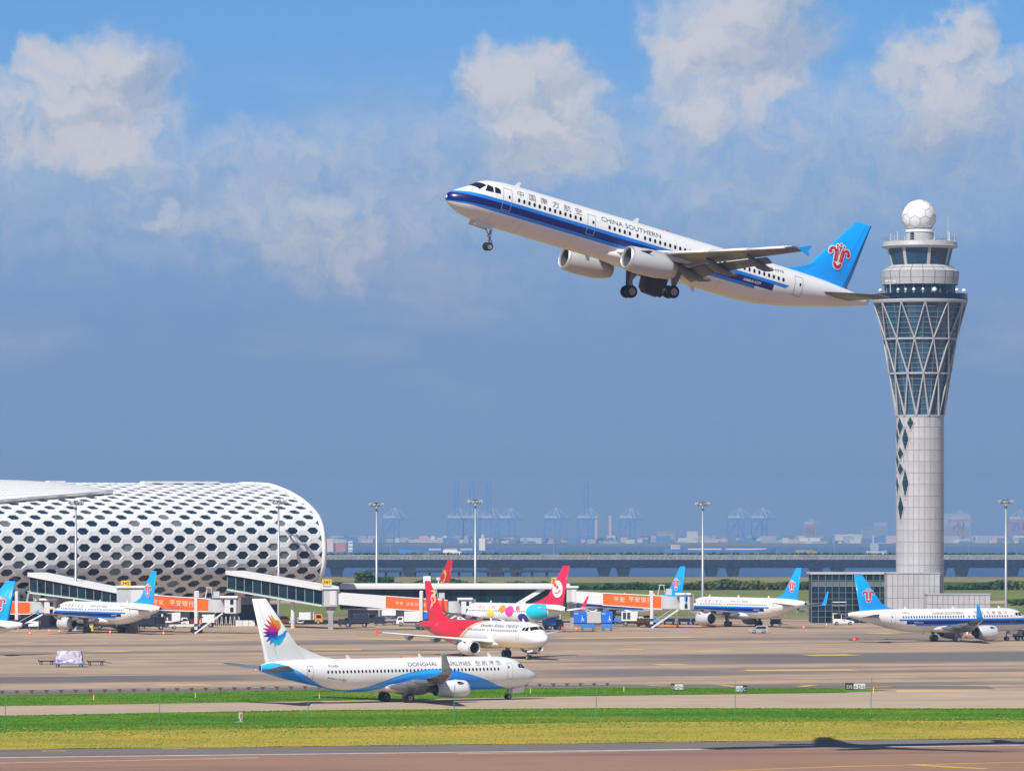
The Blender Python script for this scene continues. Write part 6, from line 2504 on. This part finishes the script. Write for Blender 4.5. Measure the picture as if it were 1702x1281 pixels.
jet_bridge('orange jet bridge with a white inner tunnel behind the red tail', (538, 561, 979, 1008), (561, 984, 1004, 642, 990, 1011), (641, 990, 1011, 744, 997, 1018), (744, 767, 784, 994, 1022), 986, 982,
           [('平安  让生活更简单', .16, .72, 0)], 700)
jet_bridge('orange jet bridge docked below the tall blue tail', (943, 958, 977, 1003), (957, 982, 1001, 1003, 985, 1005), (1002, 985, 1005, 1103, 990, 1012), (1104, 1131, 1146, 986, 1015), 1010, 996,
           [('平安银行', .42, 1.1, .25), ('平安', .17, 1.1, .1)], 1083)

# floodlight masts
def mast(px, ytop, label, Y=1043.0):
    r = empty('light_mast', (px_(px, Y), Y, 0), 0, label, 'light mast', 'floodlight masts round the apron')
    h = pz(ytop + 6, Y)
    mb = MB()
    mb.lathe([(0, .34), (.5, .32), (h, .17)], 12, cap1=True)
    mb.lathe([(0, .55), (.12, .55), (.14, .3)], 12)
    mb.build('pole', [M['galv']], r, True)
    mb = MB()
    mb.lathe([(h - .1, .9), (h - .1, 1.05), (h + .06, 1.05), (h + .06, .9)], 18, smooth=False)
    for k in range(4):
        a = k * math.pi / 2 + .3
        mb.bar((0, 0, h), (math.cos(a), math.sin(a), h), .1, .1)
    mb.lathe([(h - .9, .3), (h - .7, .32), (h - .7, .2)], 10)
    mb.build('head_ring', [M['galv']], r)
    rnd = random.Random(int(px))
    for k in range(12):
        a = 2 * math.pi * k / 12 + .2
        q = Matrix.Rotation(a, 3, 'Z')
        mb = MB()
        c = q @ Vector((1.15 + .25 * (k % 2), 0, 0)) + Vector((0, 0, h + .28 + .2 * (k % 2)))
        mb.box(c, (.36, .52, .42), 0, q @ Matrix.Rotation(.7, 3, 'Y'), bev=.05)
        c2 = c + q @ Matrix.Rotation(.7, 3, 'Y') @ Vector((.2, 0, 0))
        mb.box(c2, (.06, .46, .36), 1, q @ Matrix.Rotation(.7, 3, 'Y'))
        mb.build('floodlight', [M['dark_metal'] if k % 3 == 0 else M['galv'], M['lamp_glass']], r)
for px, y, lb, Y in ((126, 832, 'light mast in front of the honeycomb wall, nearest the left edge', 978), (463, 831, 'light mast in front of the rounded terminal end', 1020), (626, 835, 'light mast between the terminal end and the raised cranes', 1060),
                  (790, 830, 'light mast standing behind the balloon painted airliner', 1060), (1168, 834, 'light mast right of the tall blue tail', 1060), (1672, 830, 'light mast at the right, beyond the control tower', 1060)):
    mast(px, y, lb, Y)

# ---------------------------------------------------------------- vehicles
def wheel_set(root, xs, ys, r, w=.22):
    b = MB()
    b.lathe([(-w / 2, .01), (-w / 2, r * .55), (-w * .42, r * .58), (-w / 2, r * .9), (-w * .3, r), (w * .3, r), (w / 2, r * .9), (w * .42, r * .58), (w / 2, r * .55), (w / 2, .01)], 16, 'Y', mis=[1, 1, 0, 0, 0, 0, 0, 1, 1])
    me = b.mesh('wheel', [M['rubber'], M['hub']])
    for x in xs:
        for y in ys:
            inst('wheel', me, root, (x, y, r))

def at_px(name, label, cat, px, py, rz=0.0, group=None):
    p = on_ground(px, py)
    return empty(name, p, R_(rz), label, cat, group)

def van(root, L, W, H, m, nose=.28, glass=True, box=None):
    """side profile with bonnet, raked screen and roof; nose at +x"""
    b = MB()
    n = L * nose
    prof = [(-L / 2, .3), (L / 2 - .1, .3), (L / 2, .5), (L / 2 - .03, .52 * H), (L / 2 - n * .62, .60 * H), (L / 2 - n * 1.35, H * .97), (L / 2 - n * 1.7, H), (-L / 2 + .25, H), (-L / 2, H * .9)]
    b.prism(prof, -W / 2, W / 2)
    b.build('body', [m], root)
    gw = MB()
    for y in (-W / 2 - .012, W / 2 + .012):
        gw = MB()
        gw.poly([(L / 2 - n * .85, y, .60 * H), (L / 2 - n * 1.45, y, .90 * H), (-L / 2 + .5, y, .90 * H), (-L / 2 + .35, y, .60 * H)])
        gw.build('side_window', [M['window_black']], root)
    gw = MB()
    a, c = (L / 2 - n * .66 + .02, .62 * H), (L / 2 - n * 1.3 + .02, .94 * H)
    gw.poly([(a[0], -W * .44, a[1]), (a[0], W * .44, a[1]), (c[0], W * .42, c[1]), (c[0], -W * .42, c[1])])
    gw.build('windscreen', [M['window_black']], root)
    for y in (-W * .36, W * .36):
        lb = MB()
        lb.box((L / 2, y, .62), (.08, .3, .18))
        lb.build('headlight', [M['lamp_glass']], root)
    wheel_set(root, (-L / 2 + .8, L / 2 - .8), (-W / 2 + .1, W / 2 - .1), .36)

def truck(root, L, W, cab_m, box_m, H=2.9, cabL=1.8, cabH=2.2, louvres=0, stripe=None):
    b = MB()
    b.box((0, 0, .75), (L, W * .7, .25))
    b.build('chassis', [M['dark_metal']], root)
    b = MB()
    x = L / 2
    b.prism([(x - cabL, .5), (x, .5), (x, 1.2), (x - .35, cabH), (x - cabL, cabH)], -W / 2, W / 2)
    c = b.build('cab', [cab_m], root)
    b = MB()
    b.poly([(x - .02, -W * .42, 1.28), (x - .02, W * .42, 1.28), (x - .30, W * .40, cabH - .12), (x - .30, -W * .40, cabH - .12)])
    for y in (-W / 2 - .012, W / 2 + .012): b.poly([(x - cabL + .3, y, 1.25), (x - .22, y, 1.25), (x - .45, y, cabH - .2), (x - cabL + .3, y, cabH - .2)])
    b.build('cab_windows', [M['window_black']], c)
    b = MB()
    bl = L - cabL - .15
    bx = -L / 2 + bl / 2
    b.box((bx, 0, (.9 + H) / 2), (bl, W, H - .9), bev=.05)
    bo = b.build('cargo_box', [box_m], root)
    for k in range(louvres):
        lb = MB()
        lb.box((bx - bl / 2 + bl * (.18 + .26 * k), -W / 2 - .02, (.9 + H) / 2 + .1), (bl * .19, .06, (H - .9) * .7))
        lb.build('louvre', [M['louvre']], bo)
    wheel_set(root, (-L / 2 + .8, L / 2 - .9), (-W / 2 + .12, W / 2 - .12), .45, .28)

def dolly(root, L, W, m, h=.55):
    b = MB()
    b.box((0, 0, h), (L, W, .16), bev=.03)
    for x in (-L / 2 + .05, L / 2 - .05): b.box((x, 0, h + .16), (.08, W, .22))
    b.build('deck', [m], root)
    b = MB()
    b.bar((L / 2, 0, h - .1), (L / 2 + 1.1, 0, .32), .08, .08)
    b.build('tow_bar', [M['dark_metal']], root)
    wheel_set(root, (-L / 2 + .4, L / 2 - .4), (-W / 2 + .15, W / 2 - .15), .24, .16)

# pallet train in the open, left
r = at_px('baggage_dolly', 'empty dolly left of the plastic wrapped pallet', 'dolly', 77, 1104, 4, 'dollies of the pallet train')
dolly(r, 2.4, 1.6, M['dark_metal'])
r = at_px('baggage_dolly', 'empty dolly right of the plastic wrapped pallet', 'dolly', 159, 1105, 4, 'dollies of the pallet train')
dolly(r, 2.6, 1.6, M['dark_metal'])
r = at_px('baggage_dolly', 'dolly under the plastic wrapped pallet', 'dolly', 115.5, 1108, 2, 'dollies of the pallet train')
dolly(r, 4.2, 2.4, M['blue_cart'], .5)
pal = MB()
rnd = random.Random(12)
rows = []
for k, z in enumerate((0, .15, .5, .9, 1.3, 1.6, 1.75)):
    sx, sy = 2.1 - .06 * k, 1.2 - .05 * k
    row = []
    for i in range(28):
        a = 2 * math.pi * i / 28
        c_, s_ = math.cos(a), math.sin(a)
        row.append(Vector((sx * math.copysign(abs(c_) ** .35, c_) * rnd.uniform(.94, 1.05), sy * math.copysign(abs(s_) ** .35, s_) * rnd.uniform(.94, 1.05), z + rnd.uniform(-.06, .06))))
    rows.append(row)
pal.grid(rows, 0, False, True)
pal.add(rows[-1], [list(range(28))])
def wrap_mat():
    m = bpy.data.materials.new('plastic_wrap')
    m.use_nodes = True
    g = NG(m.node_tree)
    b = m.node_tree.nodes['Principled BSDF']
    b.inputs['Roughness'].default_value = .28
    tc = g.n('ShaderNodeTexCoord')
    vo = g.n('ShaderNodeTexVoronoi')
    vo.inputs['Scale'].default_value = 1.7
    g.put(vo.inputs['Vector'], tc.outputs['Object'])
    n = g.noise(tc.outputs['Object'], 2.2, 6.0, .7)
    c = g.mix(g.ss(vo.outputs['Color'], .2, .8), (.58, .56, .64), (.20, .12, .34))
    c = g.mix(g.ss(n, .42, .62, 0, .75), c, (.66, .66, .70))
    g.put(b.inputs['Base Color'], c)
    bp = g.n('ShaderNodeBump')
    bp.inputs['Strength'].default_value = .8
    g.put(bp.inputs['Height'], n)
    g.put(b.inputs['Normal'], bp.outputs[0])
    return m
po = on_ground(115.5, 1108)
r = empty('wrapped_pallet', po + Vector((0, 0, .6)), R_(2), 'bulky pallet of goods wrapped in shiny plastic film', 'pallet')
pal.build('wrapped_load', [wrap_mat()], r)
b = MB(); b.box((0, 0, .03), (4.2, 2.4, .06)); b.build('base_sheet', [M['silver']], r)

# service vehicles along the stands
r = at_px('tow_tractor', 'dark tug under the tail of the airliner at gate 345', 'tug', 248, 1046, 8)
truck(r, 6.2, 2.4, M['truck_navy'], M['truck_navy'], 2.6, 1.9, 2.5, 0)
r = at_px('loader_truck', 'white truck with dark louvres beneath the orange jet bridge', 'truck', 291, 1042, 4)
truck(r, 5.4, 2.2, M['white_paint'], M['white_paint'], 2.9, 1.5, 1.9, 2)
r = at_px('belt_loader', 'belt loader standing under the jet bridge at the empty stand', 'loader', 308, 1045, 10)
b = MB(); b.prism([(-3.2, .5), (2.6, .5), (2.6, 1.0), (-3.2, .9)], -.9, .9); b.build('body', [M['white_paint']], r)
b = MB(); b.bar((-3.6, 0, 1.0), (3.4, 0, 2.3), 1.0, .25, up=Vector((0, 0, 1))); b.build('belt', [M['dark_metal']], r)
b = MB(); b.box((1.6, .5, 1.4), (.9, .7, .9)); b.build('driver_seat', [M['truck_red']], r)
wheel_set(r, (-2.2, 1.8), (-.8, .8), .38)
r = at_px('flatbed_truck', 'small white and yellow truck right of the bridge wheels', 'truck', 341, 1042, 175)
truck(r, 3.9, 1.9, M['orange_paint'], M['white_paint'], 2.5, 1.3, 2.0, 0)
b_ = on_ground(376, 1041)
for k in range(7):
    rk = empty('trolley_rack', (b_.x - 2.6 + k * .85, b_.y, 0), 0, 'white tubular rack in the row beside the empty stand', 'rack', 'row of white racks')
    m = MB()
    m.tube((-.25, 0, 0), (-.05, 0, 2.0), .05, n=6); m.tube((.25, 0, 0), (.05, 0, 2.0), .05, n=6)
    m.build('frame', [M['steel_white']], rk)
    m = MB(); m.bar((-.22, 0, .5), (.22, 0, 1.1), .06, .06); m.bar((.22, 0, .5), (-.22, 0, 1.1), .06, .06)
    m.build('brace', [M['truck_red'] if k % 2 else M['steel_white']], rk)
def barrier(px0, px1, py, label):
    a, b = on_ground(px0, py), on_ground(px1, py)
    r = empty('barrier', (a + b) / 2, 0, label, 'barrier')
    w = (b - a).length
    n = max(2, int(w / 1.2))
    for k in range(n):
        m = MB()
        x = -w / 2 + w * (k + .5) / n
        m.prism([(x - w / n * .47, 0), (x + w / n * .47, 0), (x + w / n * .47, 1.15), (x - w / n * .47, 1.15)], -.12, .12)
        m.build('block', [M['steel_white']], r)
barrier(392, 424, 1040, 'row of white barrier blocks left of the white tail')
r = at_px('service_car', 'orange car parked behind the white bird tail', 'car', 471, 1037, 5)
van(r, 4.6, 1.8, 1.7, M['orange_paint'], .26)
r = at_px('baggage_cart', 'small white cart right of the orange car', 'cart', 492, 1038, 0)
dolly(r, 2.6, 1.6, M['white_paint'], .5)
b = MB(); b.box((-.3, 0, 1.1), (1.6, 1.3, .9), bev=.08); b.build('cover', [M['white_paint']], r)
r = at_px('service_truck', 'white and yellow truck left of the bridge column', 'truck', 517, 1037, 0)
truck(r, 4.8, 2.1, M['orange_paint'], M['white_paint'], 2.4, 1.6, 2.1, 0)
r = at_px('catering_truck', 'dark blue truck right of the bridge column', 'truck', 592, 1042, 178)
truck(r, 4.9, 2.3, M['truck_navy'], M['truck_navy'], 2.7, 1.6, 1.9, 0)
r = at_px('utility_van', 'dark van behind the dark blue truck', 'van', 618, 1036, 0)
van(r, 3.6, 1.8, 2.0, M['truck_navy'], .2)
r = at_px('scissor_lift', 'white scissor lift left of the louvred truck', 'lift', 646, 1038, 0)
b = MB()
for s_ in (-1, 1):
    b.bar((-1.1, s_ * .7, .8), (1.1, s_ * .7, 1.9), .1, .12); b.bar((1.1, s_ * .7, .8), (-1.1, s_ * .7, 1.9), .1, .12)
b.build('scissor_arms', [M['galv']], r)
b = MB(); b.box((0, 0, 2.0), (2.8, 1.7, .2)); b.box((0, .8, 2.5), (2.8, .06, .9)); b.build('platform', [M['white_paint']], r)
b = MB(); b.box((0, 0, .62), (2.9, 1.6, .34), bev=.05); b.build('chassis', [M['dark_metal']], r)
wheel_set(r, (-1, 1), (-.7, .7), .36)
r = at_px('generator_truck', 'white truck with dark louvres behind the red airliner', 'truck', 680, 1040, 180)
truck(r, 5.0, 2.2, M['white_paint'], M['white_paint'], 2.9, 1.4, 1.9, 2)
r = at_px('water_truck', 'blue truck behind the red fin', 'truck', 707, 1036, 180)
truck(r, 3.4, 2.0, M['blue_cart'], M['blue_crate'], 2.4, 1.3, 1.9, 0)
r = at_px('cargo_truck', 'blue truck under the tail of the balloon painted airliner', 'truck', 919, 1046, 20)
truck(r, 3.6, 2.2, M['truck_navy'], M['blue_crate'], 3.1, 1.3, 2.0, 0)
# container cabin and dollies by the balloon plane
def crate_cabin():
    r = at_px('cargo_container', 'long container with blue ends and a grey middle', 'container', 985.5, 1038.5, 0)
    s = on_ground(985.5, 1038.5).y / FPX
    for (x0, x1, m, nm) in ((-33, -10, 'blue_crate', 'blue_section'), (-9.6, 13.8, 'grey_light', 'grey_section'), (14.2, 33, 'blue_crate', 'blue_section')):
        b = MB()
        b.box(((x0 + x1) / 2 * s, 1.0, 1.55), ((x1 - x0) * s - .04, 2.3, 2.3), bev=.06)
        o = b.build(nm, [M[m]], r)
        if m == 'blue_crate':
            q = MB()
            cx = (x0 + x1) / 2 * s
            for (dx, dz, w, h) in ((-.75, .75, .8, .12), (.45, -.2, .16, .5), (.65, -.5, .14, .4), (.3, -.65, .12, .2), (.5, .25, .12, .16)):
                q.box((cx + dx, -.165, 1.55 + dz), (w, .02, h))
            q.build('white_marking', [M['text_white']], o)
    b = MB(); b.box((0, 1.0, .3), (66 * s, 2.0, .2)); b.build('skid', [M['dark_metal']], r)
crate_cabin()
for (px, py, L, lb) in ((977, 1047.5, 2.9, 'low blue dolly in front of the grey container section'), (1009, 1047.5, 2.3, 'low blue dolly in front of the right blue container end'), (1029, 1037, 2.2, 'low blue dolly behind, right of the container'),
                        (1112, 1037, 2.5, 'left blue dolly behind the docked airliner engine'), (1137, 1037, 2.6, 'middle blue dolly behind the docked airliner engine'), (1156, 1037, 1.8, 'right blue dolly half hidden by the engine')):
    r = at_px('baggage_dolly', lb, 'dolly', px, py, 0, 'blue dollies')
    dolly(r, L, 1.6, M['blue_cart'], .6)
    b = MB(); b.box((0, 0, .95), (L * .92, 1.4, .5), bev=.05); b.build('side_boards', [M['blue_cart']], r)
r = at_px('ground_power_unit', 'white ground power unit beside the service stairs', 'generator', 1052, 1039, 0)
truck(r, 4.6, 2.0, M['white_paint'], M['white_paint'], 2.8, 1.2, 1.8, 2)
r = at_px('service_tug', 'dark tug under the cab of the rightmost jet bridge', 'tug', 1083, 1040, 0)
truck(r, 2.6, 1.8, M['blue_cart'], M['dark_metal'], 1.6, 1.0, 1.6, 0)
# orange hose line on the ground
b = MB()
pts = [on_ground(*p) + Vector((0, 0, .12)) for p in ((1098, 1033), (1103, 1040), (1130, 1041), (1165, 1041.5), (1198, 1040))]
for p, q in zip(pts, pts[1:]): b.tube(p, q, .13, n=8)
tag(b.build('fuel_hose', [M['orange_paint']]), 'orange hose lying under the docked airliner engine', 'hose')
r = at_px('patrol_car', 'silver car driving in front of the docked airliner', 'car', 1261, 1052, 183)
van(r, 3.4, 1.7, 1.45, M['silver'], .3)
r = at_px('tow_tractor', 'white open cab tractor in front of the glass office', 'tractor', 1400, 1038, 0)
b = MB()
b.prism([(-1.9, .35), (2.3, .35), (2.3, .75), (.2, 1.2), (-1.9, 1.25)], -.85, .85); b.build('body', [M['white_paint']], r)
b = MB()
b.prism([(-1.8, 1.25), (-.2, 1.25), (-.35, 2.2), (-1.7, 2.2)], -.8, .8); b.build('cab', [M['window_black']], r)
b = MB()
b.box((-1.0, 0, 2.28), (2.0, 1.8, .12), bev=.04)
for x in (-1.85, -.25):
    for y in (-.8, .8): b.bar((x, y, 1.2), (x, y, 2.25), .1, .1)
b.build('canopy', [M['white_paint']], r)
b = MB(); b.bar((-.1, -.87, 1.3), (.5, -.87, .8), .1, .14); b.build('red_stripe', [M['truck_red']], r)
wheel_set(r, (-1.2, 1.5), (-.78, .78), .36)
r = at_px('boarding_platform', 'steel work platform in front of the glass office', 'platform', 1395, 1035, 0)
b = MB()
for x in (-1.2, 1.2):
    for y in (-.8, .8): b.bar((x, y, 0), (x, y, 4.2), .1, .1)
b.build('frame', [M['galv']], r)
b = MB(); b.box((0, 0, 4.3), (2.9, 2.0, .18)); b.box((0, 0, 3.6), (2.9, 2.0, .12)); b.build('roof', [M['steel_white']], r)
r = at_px('baggage_tractor', 'dark loader under the nose at the right edge', 'loader', 1697, 1064, 0)
truck(r, 2.9, 1.8, M['truck_navy'], M['wall_grey'], 2.2, 1.2, 1.9, 0)
r = at_px('baggage_cart', 'orange and white cart under the wing by the tower', 'cart', 1617, 1060, 0)
dolly(r, 3.0, 1.5, M['orange_paint'], .45)
b = MB(); b.box((-.2, 0, .85), (2.0, 1.2, .45), bev=.08); b.build('load', [M['white_paint']], r)
r = at_px('tarpaulin_bundle', 'red bundle lying alone on the open apron', 'bundle', 1421, 1063.5, 0)
b = MB()
rows = []
for k, (z, q) in enumerate(((0, 1), (.2, .95), (.42, .7), (.55, .3))):
    rows.append([Vector((.62 * q * math.cos(a) + (.12 if k > 1 else 0), .4 * q * math.sin(a), z)) for a in [2 * math.pi * i / 14 for i in range(14)]])
b.grid(rows, 0, True, True); b.add(rows[-1], [list(range(14))])
b.build('cover', [M['truck_red']], r)
b = MB(); b.box((-.75, 0, .08), (.7, .5, .14), bev=.03); b.build('dark_slab', [M['rubber']], r)  # low black slab at the left of the bundle

r = at_px('cargo_loader', 'red cargo loader under the belly at gate 345', 'loader', 156, 1044, 0)
b = MB(); b.box((0, 0, .7), (3.6, 1.9, .5), bev=.06); b.build('chassis', [M['dark_metal']], r)
b = MB(); b.box((0, 0, 1.35), (3.4, 1.8, .3), bev=.04); b.build('lift_deck', [M['truck_red']], r)
b = MB(); b.box((-1.3, -.6, 1.8), (.7, .6, .7), bev=.05); b.build('operator_cab', [M['white_paint']], r)
wheel_set(r, (-1.2, 1.2), (-.8, .8), .36)
for k_, (px, py, m_, lb) in enumerate(((16, 1046, 'orange_paint', 'orange cart at the left edge behind the blue tail'), (57, 1046, 'white_paint', 'white cart behind the cones at the left edge'), (203, 1047, 'orange_paint', 'orange cart by the rear wheels at gate 345'), (232, 1044, 'truck_navy', 'dark cart under the tail cone at gate 345'),
                                   (572, 1041, 'dark_metal', 'dark cart left of the dark blue truck'), (632, 1039, 'truck_navy', 'dark cart between dark truck and scissor lift'), (1290, 1040, 'truck_navy', 'dark cart under the docked airliner tail'), (1068, 1041, 'orange_paint', 'orange cart below the service stairs'))):
    r = at_px('baggage_cart', lb, 'cart', px, py, 0, 'carts along the stands')
    dolly(r, 2.4, 1.5, M['dark_metal'], .5)
    b = MB(); b.box((-.1, 0, 1.0 + .1 * (k_ % 3)), (2.0, 1.3, .8 + .2 * (k_ % 3)), bev=.08); b.build('load', [M[m_]], r)
    b = MB()
    for x in (-1.1, 1.1): b.bar((x, .6, .5), (x, .6, 1.7), .07, .07)
    b.bar((-1.1, .6, 1.7), (1.1, .6, 1.7), .07, .07)
    b.build('rail', [M['galv']], r)

# traffic cones
def cone(px, py, label):
    r = at_px('traffic_cone', label, 'cone', px, py, 0, 'red cones round the parked airliners')
    b = MB()
    b.box((0, 0, .03), (.5, .5, .06)); b.lathe([(.06, .22), (.85, .05)], 12, cap1=True); b.build('cone_body', [M['cone_red']], r)
    b = MB(); b.lathe([(.35, .165), (.52, .125)], 12); b.build('white_band', [M['text_white']], r)
for px, py, lb in ((50, 1055, 'red cone nearest the left edge'), (82, 1051, 'red cone under the striped bridge post'), (99, 1052, 'red cone left of the docked engine at gate 345'), (183, 1053, 'red cone between the wheels at gate 345'), (272, 1055, 'red cone below the tail at gate 345'),
                   (318, 1050, 'red cone by the bridge wheels at the empty stand'), (1126, 1042, 'red cone by the orange hose'), (1336, 1045, 'red cone left of the glass office'), (1374, 1041, 'red cone just left of the white open tractor'), (958, 1048, 'red cone left of the blue dollies')):
    cone(px, py, lb)

# ---------------------------------------------------------------- airfield signs and small things on the grass
def taxi_sign(px, py, cells, label, w=None):
    p = on_ground(px, py)
    s = p.y / FPX
    r = empty('taxi_sign', p, 0, label, 'sign', 'airfield signs')
    x = -sum(c[0] for c in cells) * s / 2
    tot = -2 * x
    h = 10.0 * s
    b = MB(); b.box((0, .08, h / 2 + .1), (tot + .1, .2, h + .06)); b.build('frame', [M['wall_dark']], r)
    for (wpx, txt, bg, fg) in cells:
        ww = wpx * s
        b = MB(); b.box((x + ww / 2, -.04, h / 2 + .1), (ww - .04, .06, h - .06))
        o = b.build('sign_panel', [M[bg]], r)
        vs, fs = text_faces(txt, h * .82, 1.0)
        if vs:
            a, c = centred(vs)
            k = min(1, ww * .86 / max(c - a, .01))
            b = MB(); b.add([(x + ww / 2 + (u - (a + c) / 2) * k, -.085, h * .25 + v) for u, v in vs], fs)
            b.build('sign_text', [M[fg]], o, kind='stuff')
        x += ww
    for q in (-tot * .35, tot * .35):
        b = MB(); b.box((q, .08, .05), (.12, .12, .3)); b.build('leg', [M['dark_metal']], r)
mat('sign_board', (.62, .62, .58), .5)
taxi_sign(1126, 1147, [(5, 'D', 'text_black', 'sign_board'), (15, '←D1→', 'sign_board', 'text_black')], 'airfield sign with a black end at left, leftmost of three')
taxi_sign(1232, 1150, [(12, '←D8', 'sign_board', 'text_black'), (6, 'C', 'text_black', 'sign_board')], 'airfield sign with a black end at right, the middle one')
taxi_sign(1422, 1146, [(13, 'D5', 'text_black', 'sign_board'), (20, '←D→', 'sign_board', 'text_black')], 'widest airfield sign with half its face black')
def net_post(px, py, ytop, label):
    p = on_ground(px, py)
    r = empty('net_post', p, 0, label, 'post', 'thin green net posts along the verge')
    h = (py - ytop) * p.y / FPX
    b = MB(); b.tube((0, 0, 0), (.12, 0, h), .05, .035, 6); b.build('pole', [M['net_green']], r)
    b = MB(); b.box((0, 0, .05), (.25, .25, .1)); b.build('foot', [M['dark_metal']], r)
for px, a, c, lb in ((8, 1217, 1152, 'thin green post nearest the left edge'), (264, 1206, 1150, 'thin green post below the honeycomb terminal'), (511, 1203, 1143, 'thin green post under the blue tail cone of the taxiing airliner'), (754, 1204, 1137, 'thin green post in front of the taxiing airliner engine'),
                     (990, 1202, 1136, 'thin green post right of the taxiing airliner nose'), (1221, 1195, 1130, 'thin green post at the middle airfield sign'), (1447, 1192, 1125, 'thin green post at the widest airfield sign')):
    net_post(px, a, c, lb)
p = on_ground(400, 1200)
r = empty('marker_board', p, R_(20), 'small cream marker board with a red figure on the grass', 'marker')
b = MB(); b.box((0, 0, .72), (.42, .08, .72), bev=.02); b.box((0, .02, .2), (.16, .08, .4)); b.build('board', [M['sign_board']], r)
b = MB(); b.box((.02, -.055, .72), (.14, .02, .46)); b.build('red_figure', [M['truck_red']], r)
b = MB(); b.box((-.1, 0, .05), (.6, .35, .12)); b.bar((-.15, 0, .1), (-.65, 0, .02), .12, .06); b.build('foot', [M['concrete']], r)
for i, (px, py) in enumerate(((156, 1163), (325, 1160), (531, 1161), (882, 1152), (1037, 1149), (1452, 1151))):
    lbs = ('short yellow stake on the island nearest the left edge', 'short yellow stake on the island left of the white tail', 'short yellow stake under the taxiing airliner tail', 'short yellow stake at the taxiing airliner nose', 'short yellow stake left of the leftmost airfield sign', 'short yellow stake right of the widest airfield sign')
    r = at_px('marker_stake', lbs[i], 'stake', px, py, 0, 'yellow stakes on the island')
    b = MB(); b.tube((0, 0, 0), (0, 0, .62), .07, .06, 8); b.build('stake', [M['marker_yellow']], r)
    b = MB(); b.lathe([(.62, .09), (.7, .09), (.74, .02)], 8); b.build('cap', [M['orange_paint']], r)
# low guard rail behind the island
def guard_rail():
    e = line([(0, 1153), (500, 1145.5), (1000, 1140)])
    r = empty('guard_rail', (0, 0, 0), 0, 'low pale rail on rusty feet behind the grass island', 'rail')
    xa, xb = px_(-40, 640), px_(1010, 665)
    n = 46
    pts = []
    for i in range(n):
        x = xa + (xb - xa) * i / (n - 1)
        pts.append(Vector((x, y_on(e, x) + .6, 0)))
    for p in pts:
        b = MB(); b.box((p.x, p.y, .17), (.30, .3, .34)); b.box((p.x, p.y - .02, .36), (.62, .34, .1)); b.build('foot', [M['rust']], r)
    for a, c in zip(pts, pts[1:]):
        b = MB(); b.bar(a + Vector((.05, 0, .44)), c + Vector((-.05, 0, .44)), .1, .09); b.build('rail', [M['galv']], r)
mat('rust', (.16, .055, .04), .8)
guard_rail()
# perimeter fence in front of the meadow
def fence():
    r = empty('mesh_fence', (0, 1105, 0), 0, 'low mesh fence between the apron and the meadow', 'fence')
    for i in range(48):
        b = MB(); b.box((20 + i * 2.6, 0, 1.1), (.1, .1, 2.2)); b.build('post', [M['galv']], r)
    for z in (.5, 1.1, 1.7, 2.15):
        b = MB(); b.box((82, 0, z), (124, .04, .05)); b.build('wire', [M['galv']], r)
fence()
# ---------------------------------------------------------------- summer haze over land and water
def make_haze():
    m = bpy.data.materials.new('haze_air')
    m.use_nodes = True
    nt = m.node_tree
    nt.nodes.remove(nt.nodes['Principled BSDF'])
    v = nt.nodes.new('ShaderNodeVolumePrincipled')
    v.inputs['Color'].default_value = HAZE_COL
    v.inputs['Density'].default_value = HAZE_DENS
    v.inputs['Anisotropy'].default_value = 0.0
    out = nt.nodes['Material Output']
    nt.links.new(v.outputs[0], out.inputs['Volume'])
    mb = MB()
    mb.box((0, 9950, 9), (24000, 21100, 254))
    o = mb.build('haze', [m], kind='stuff')
    return o
HAZE_DENS = 0.000095
HAZE_COL = (0.37, 0.57, 0.86, 1)
make_haze()
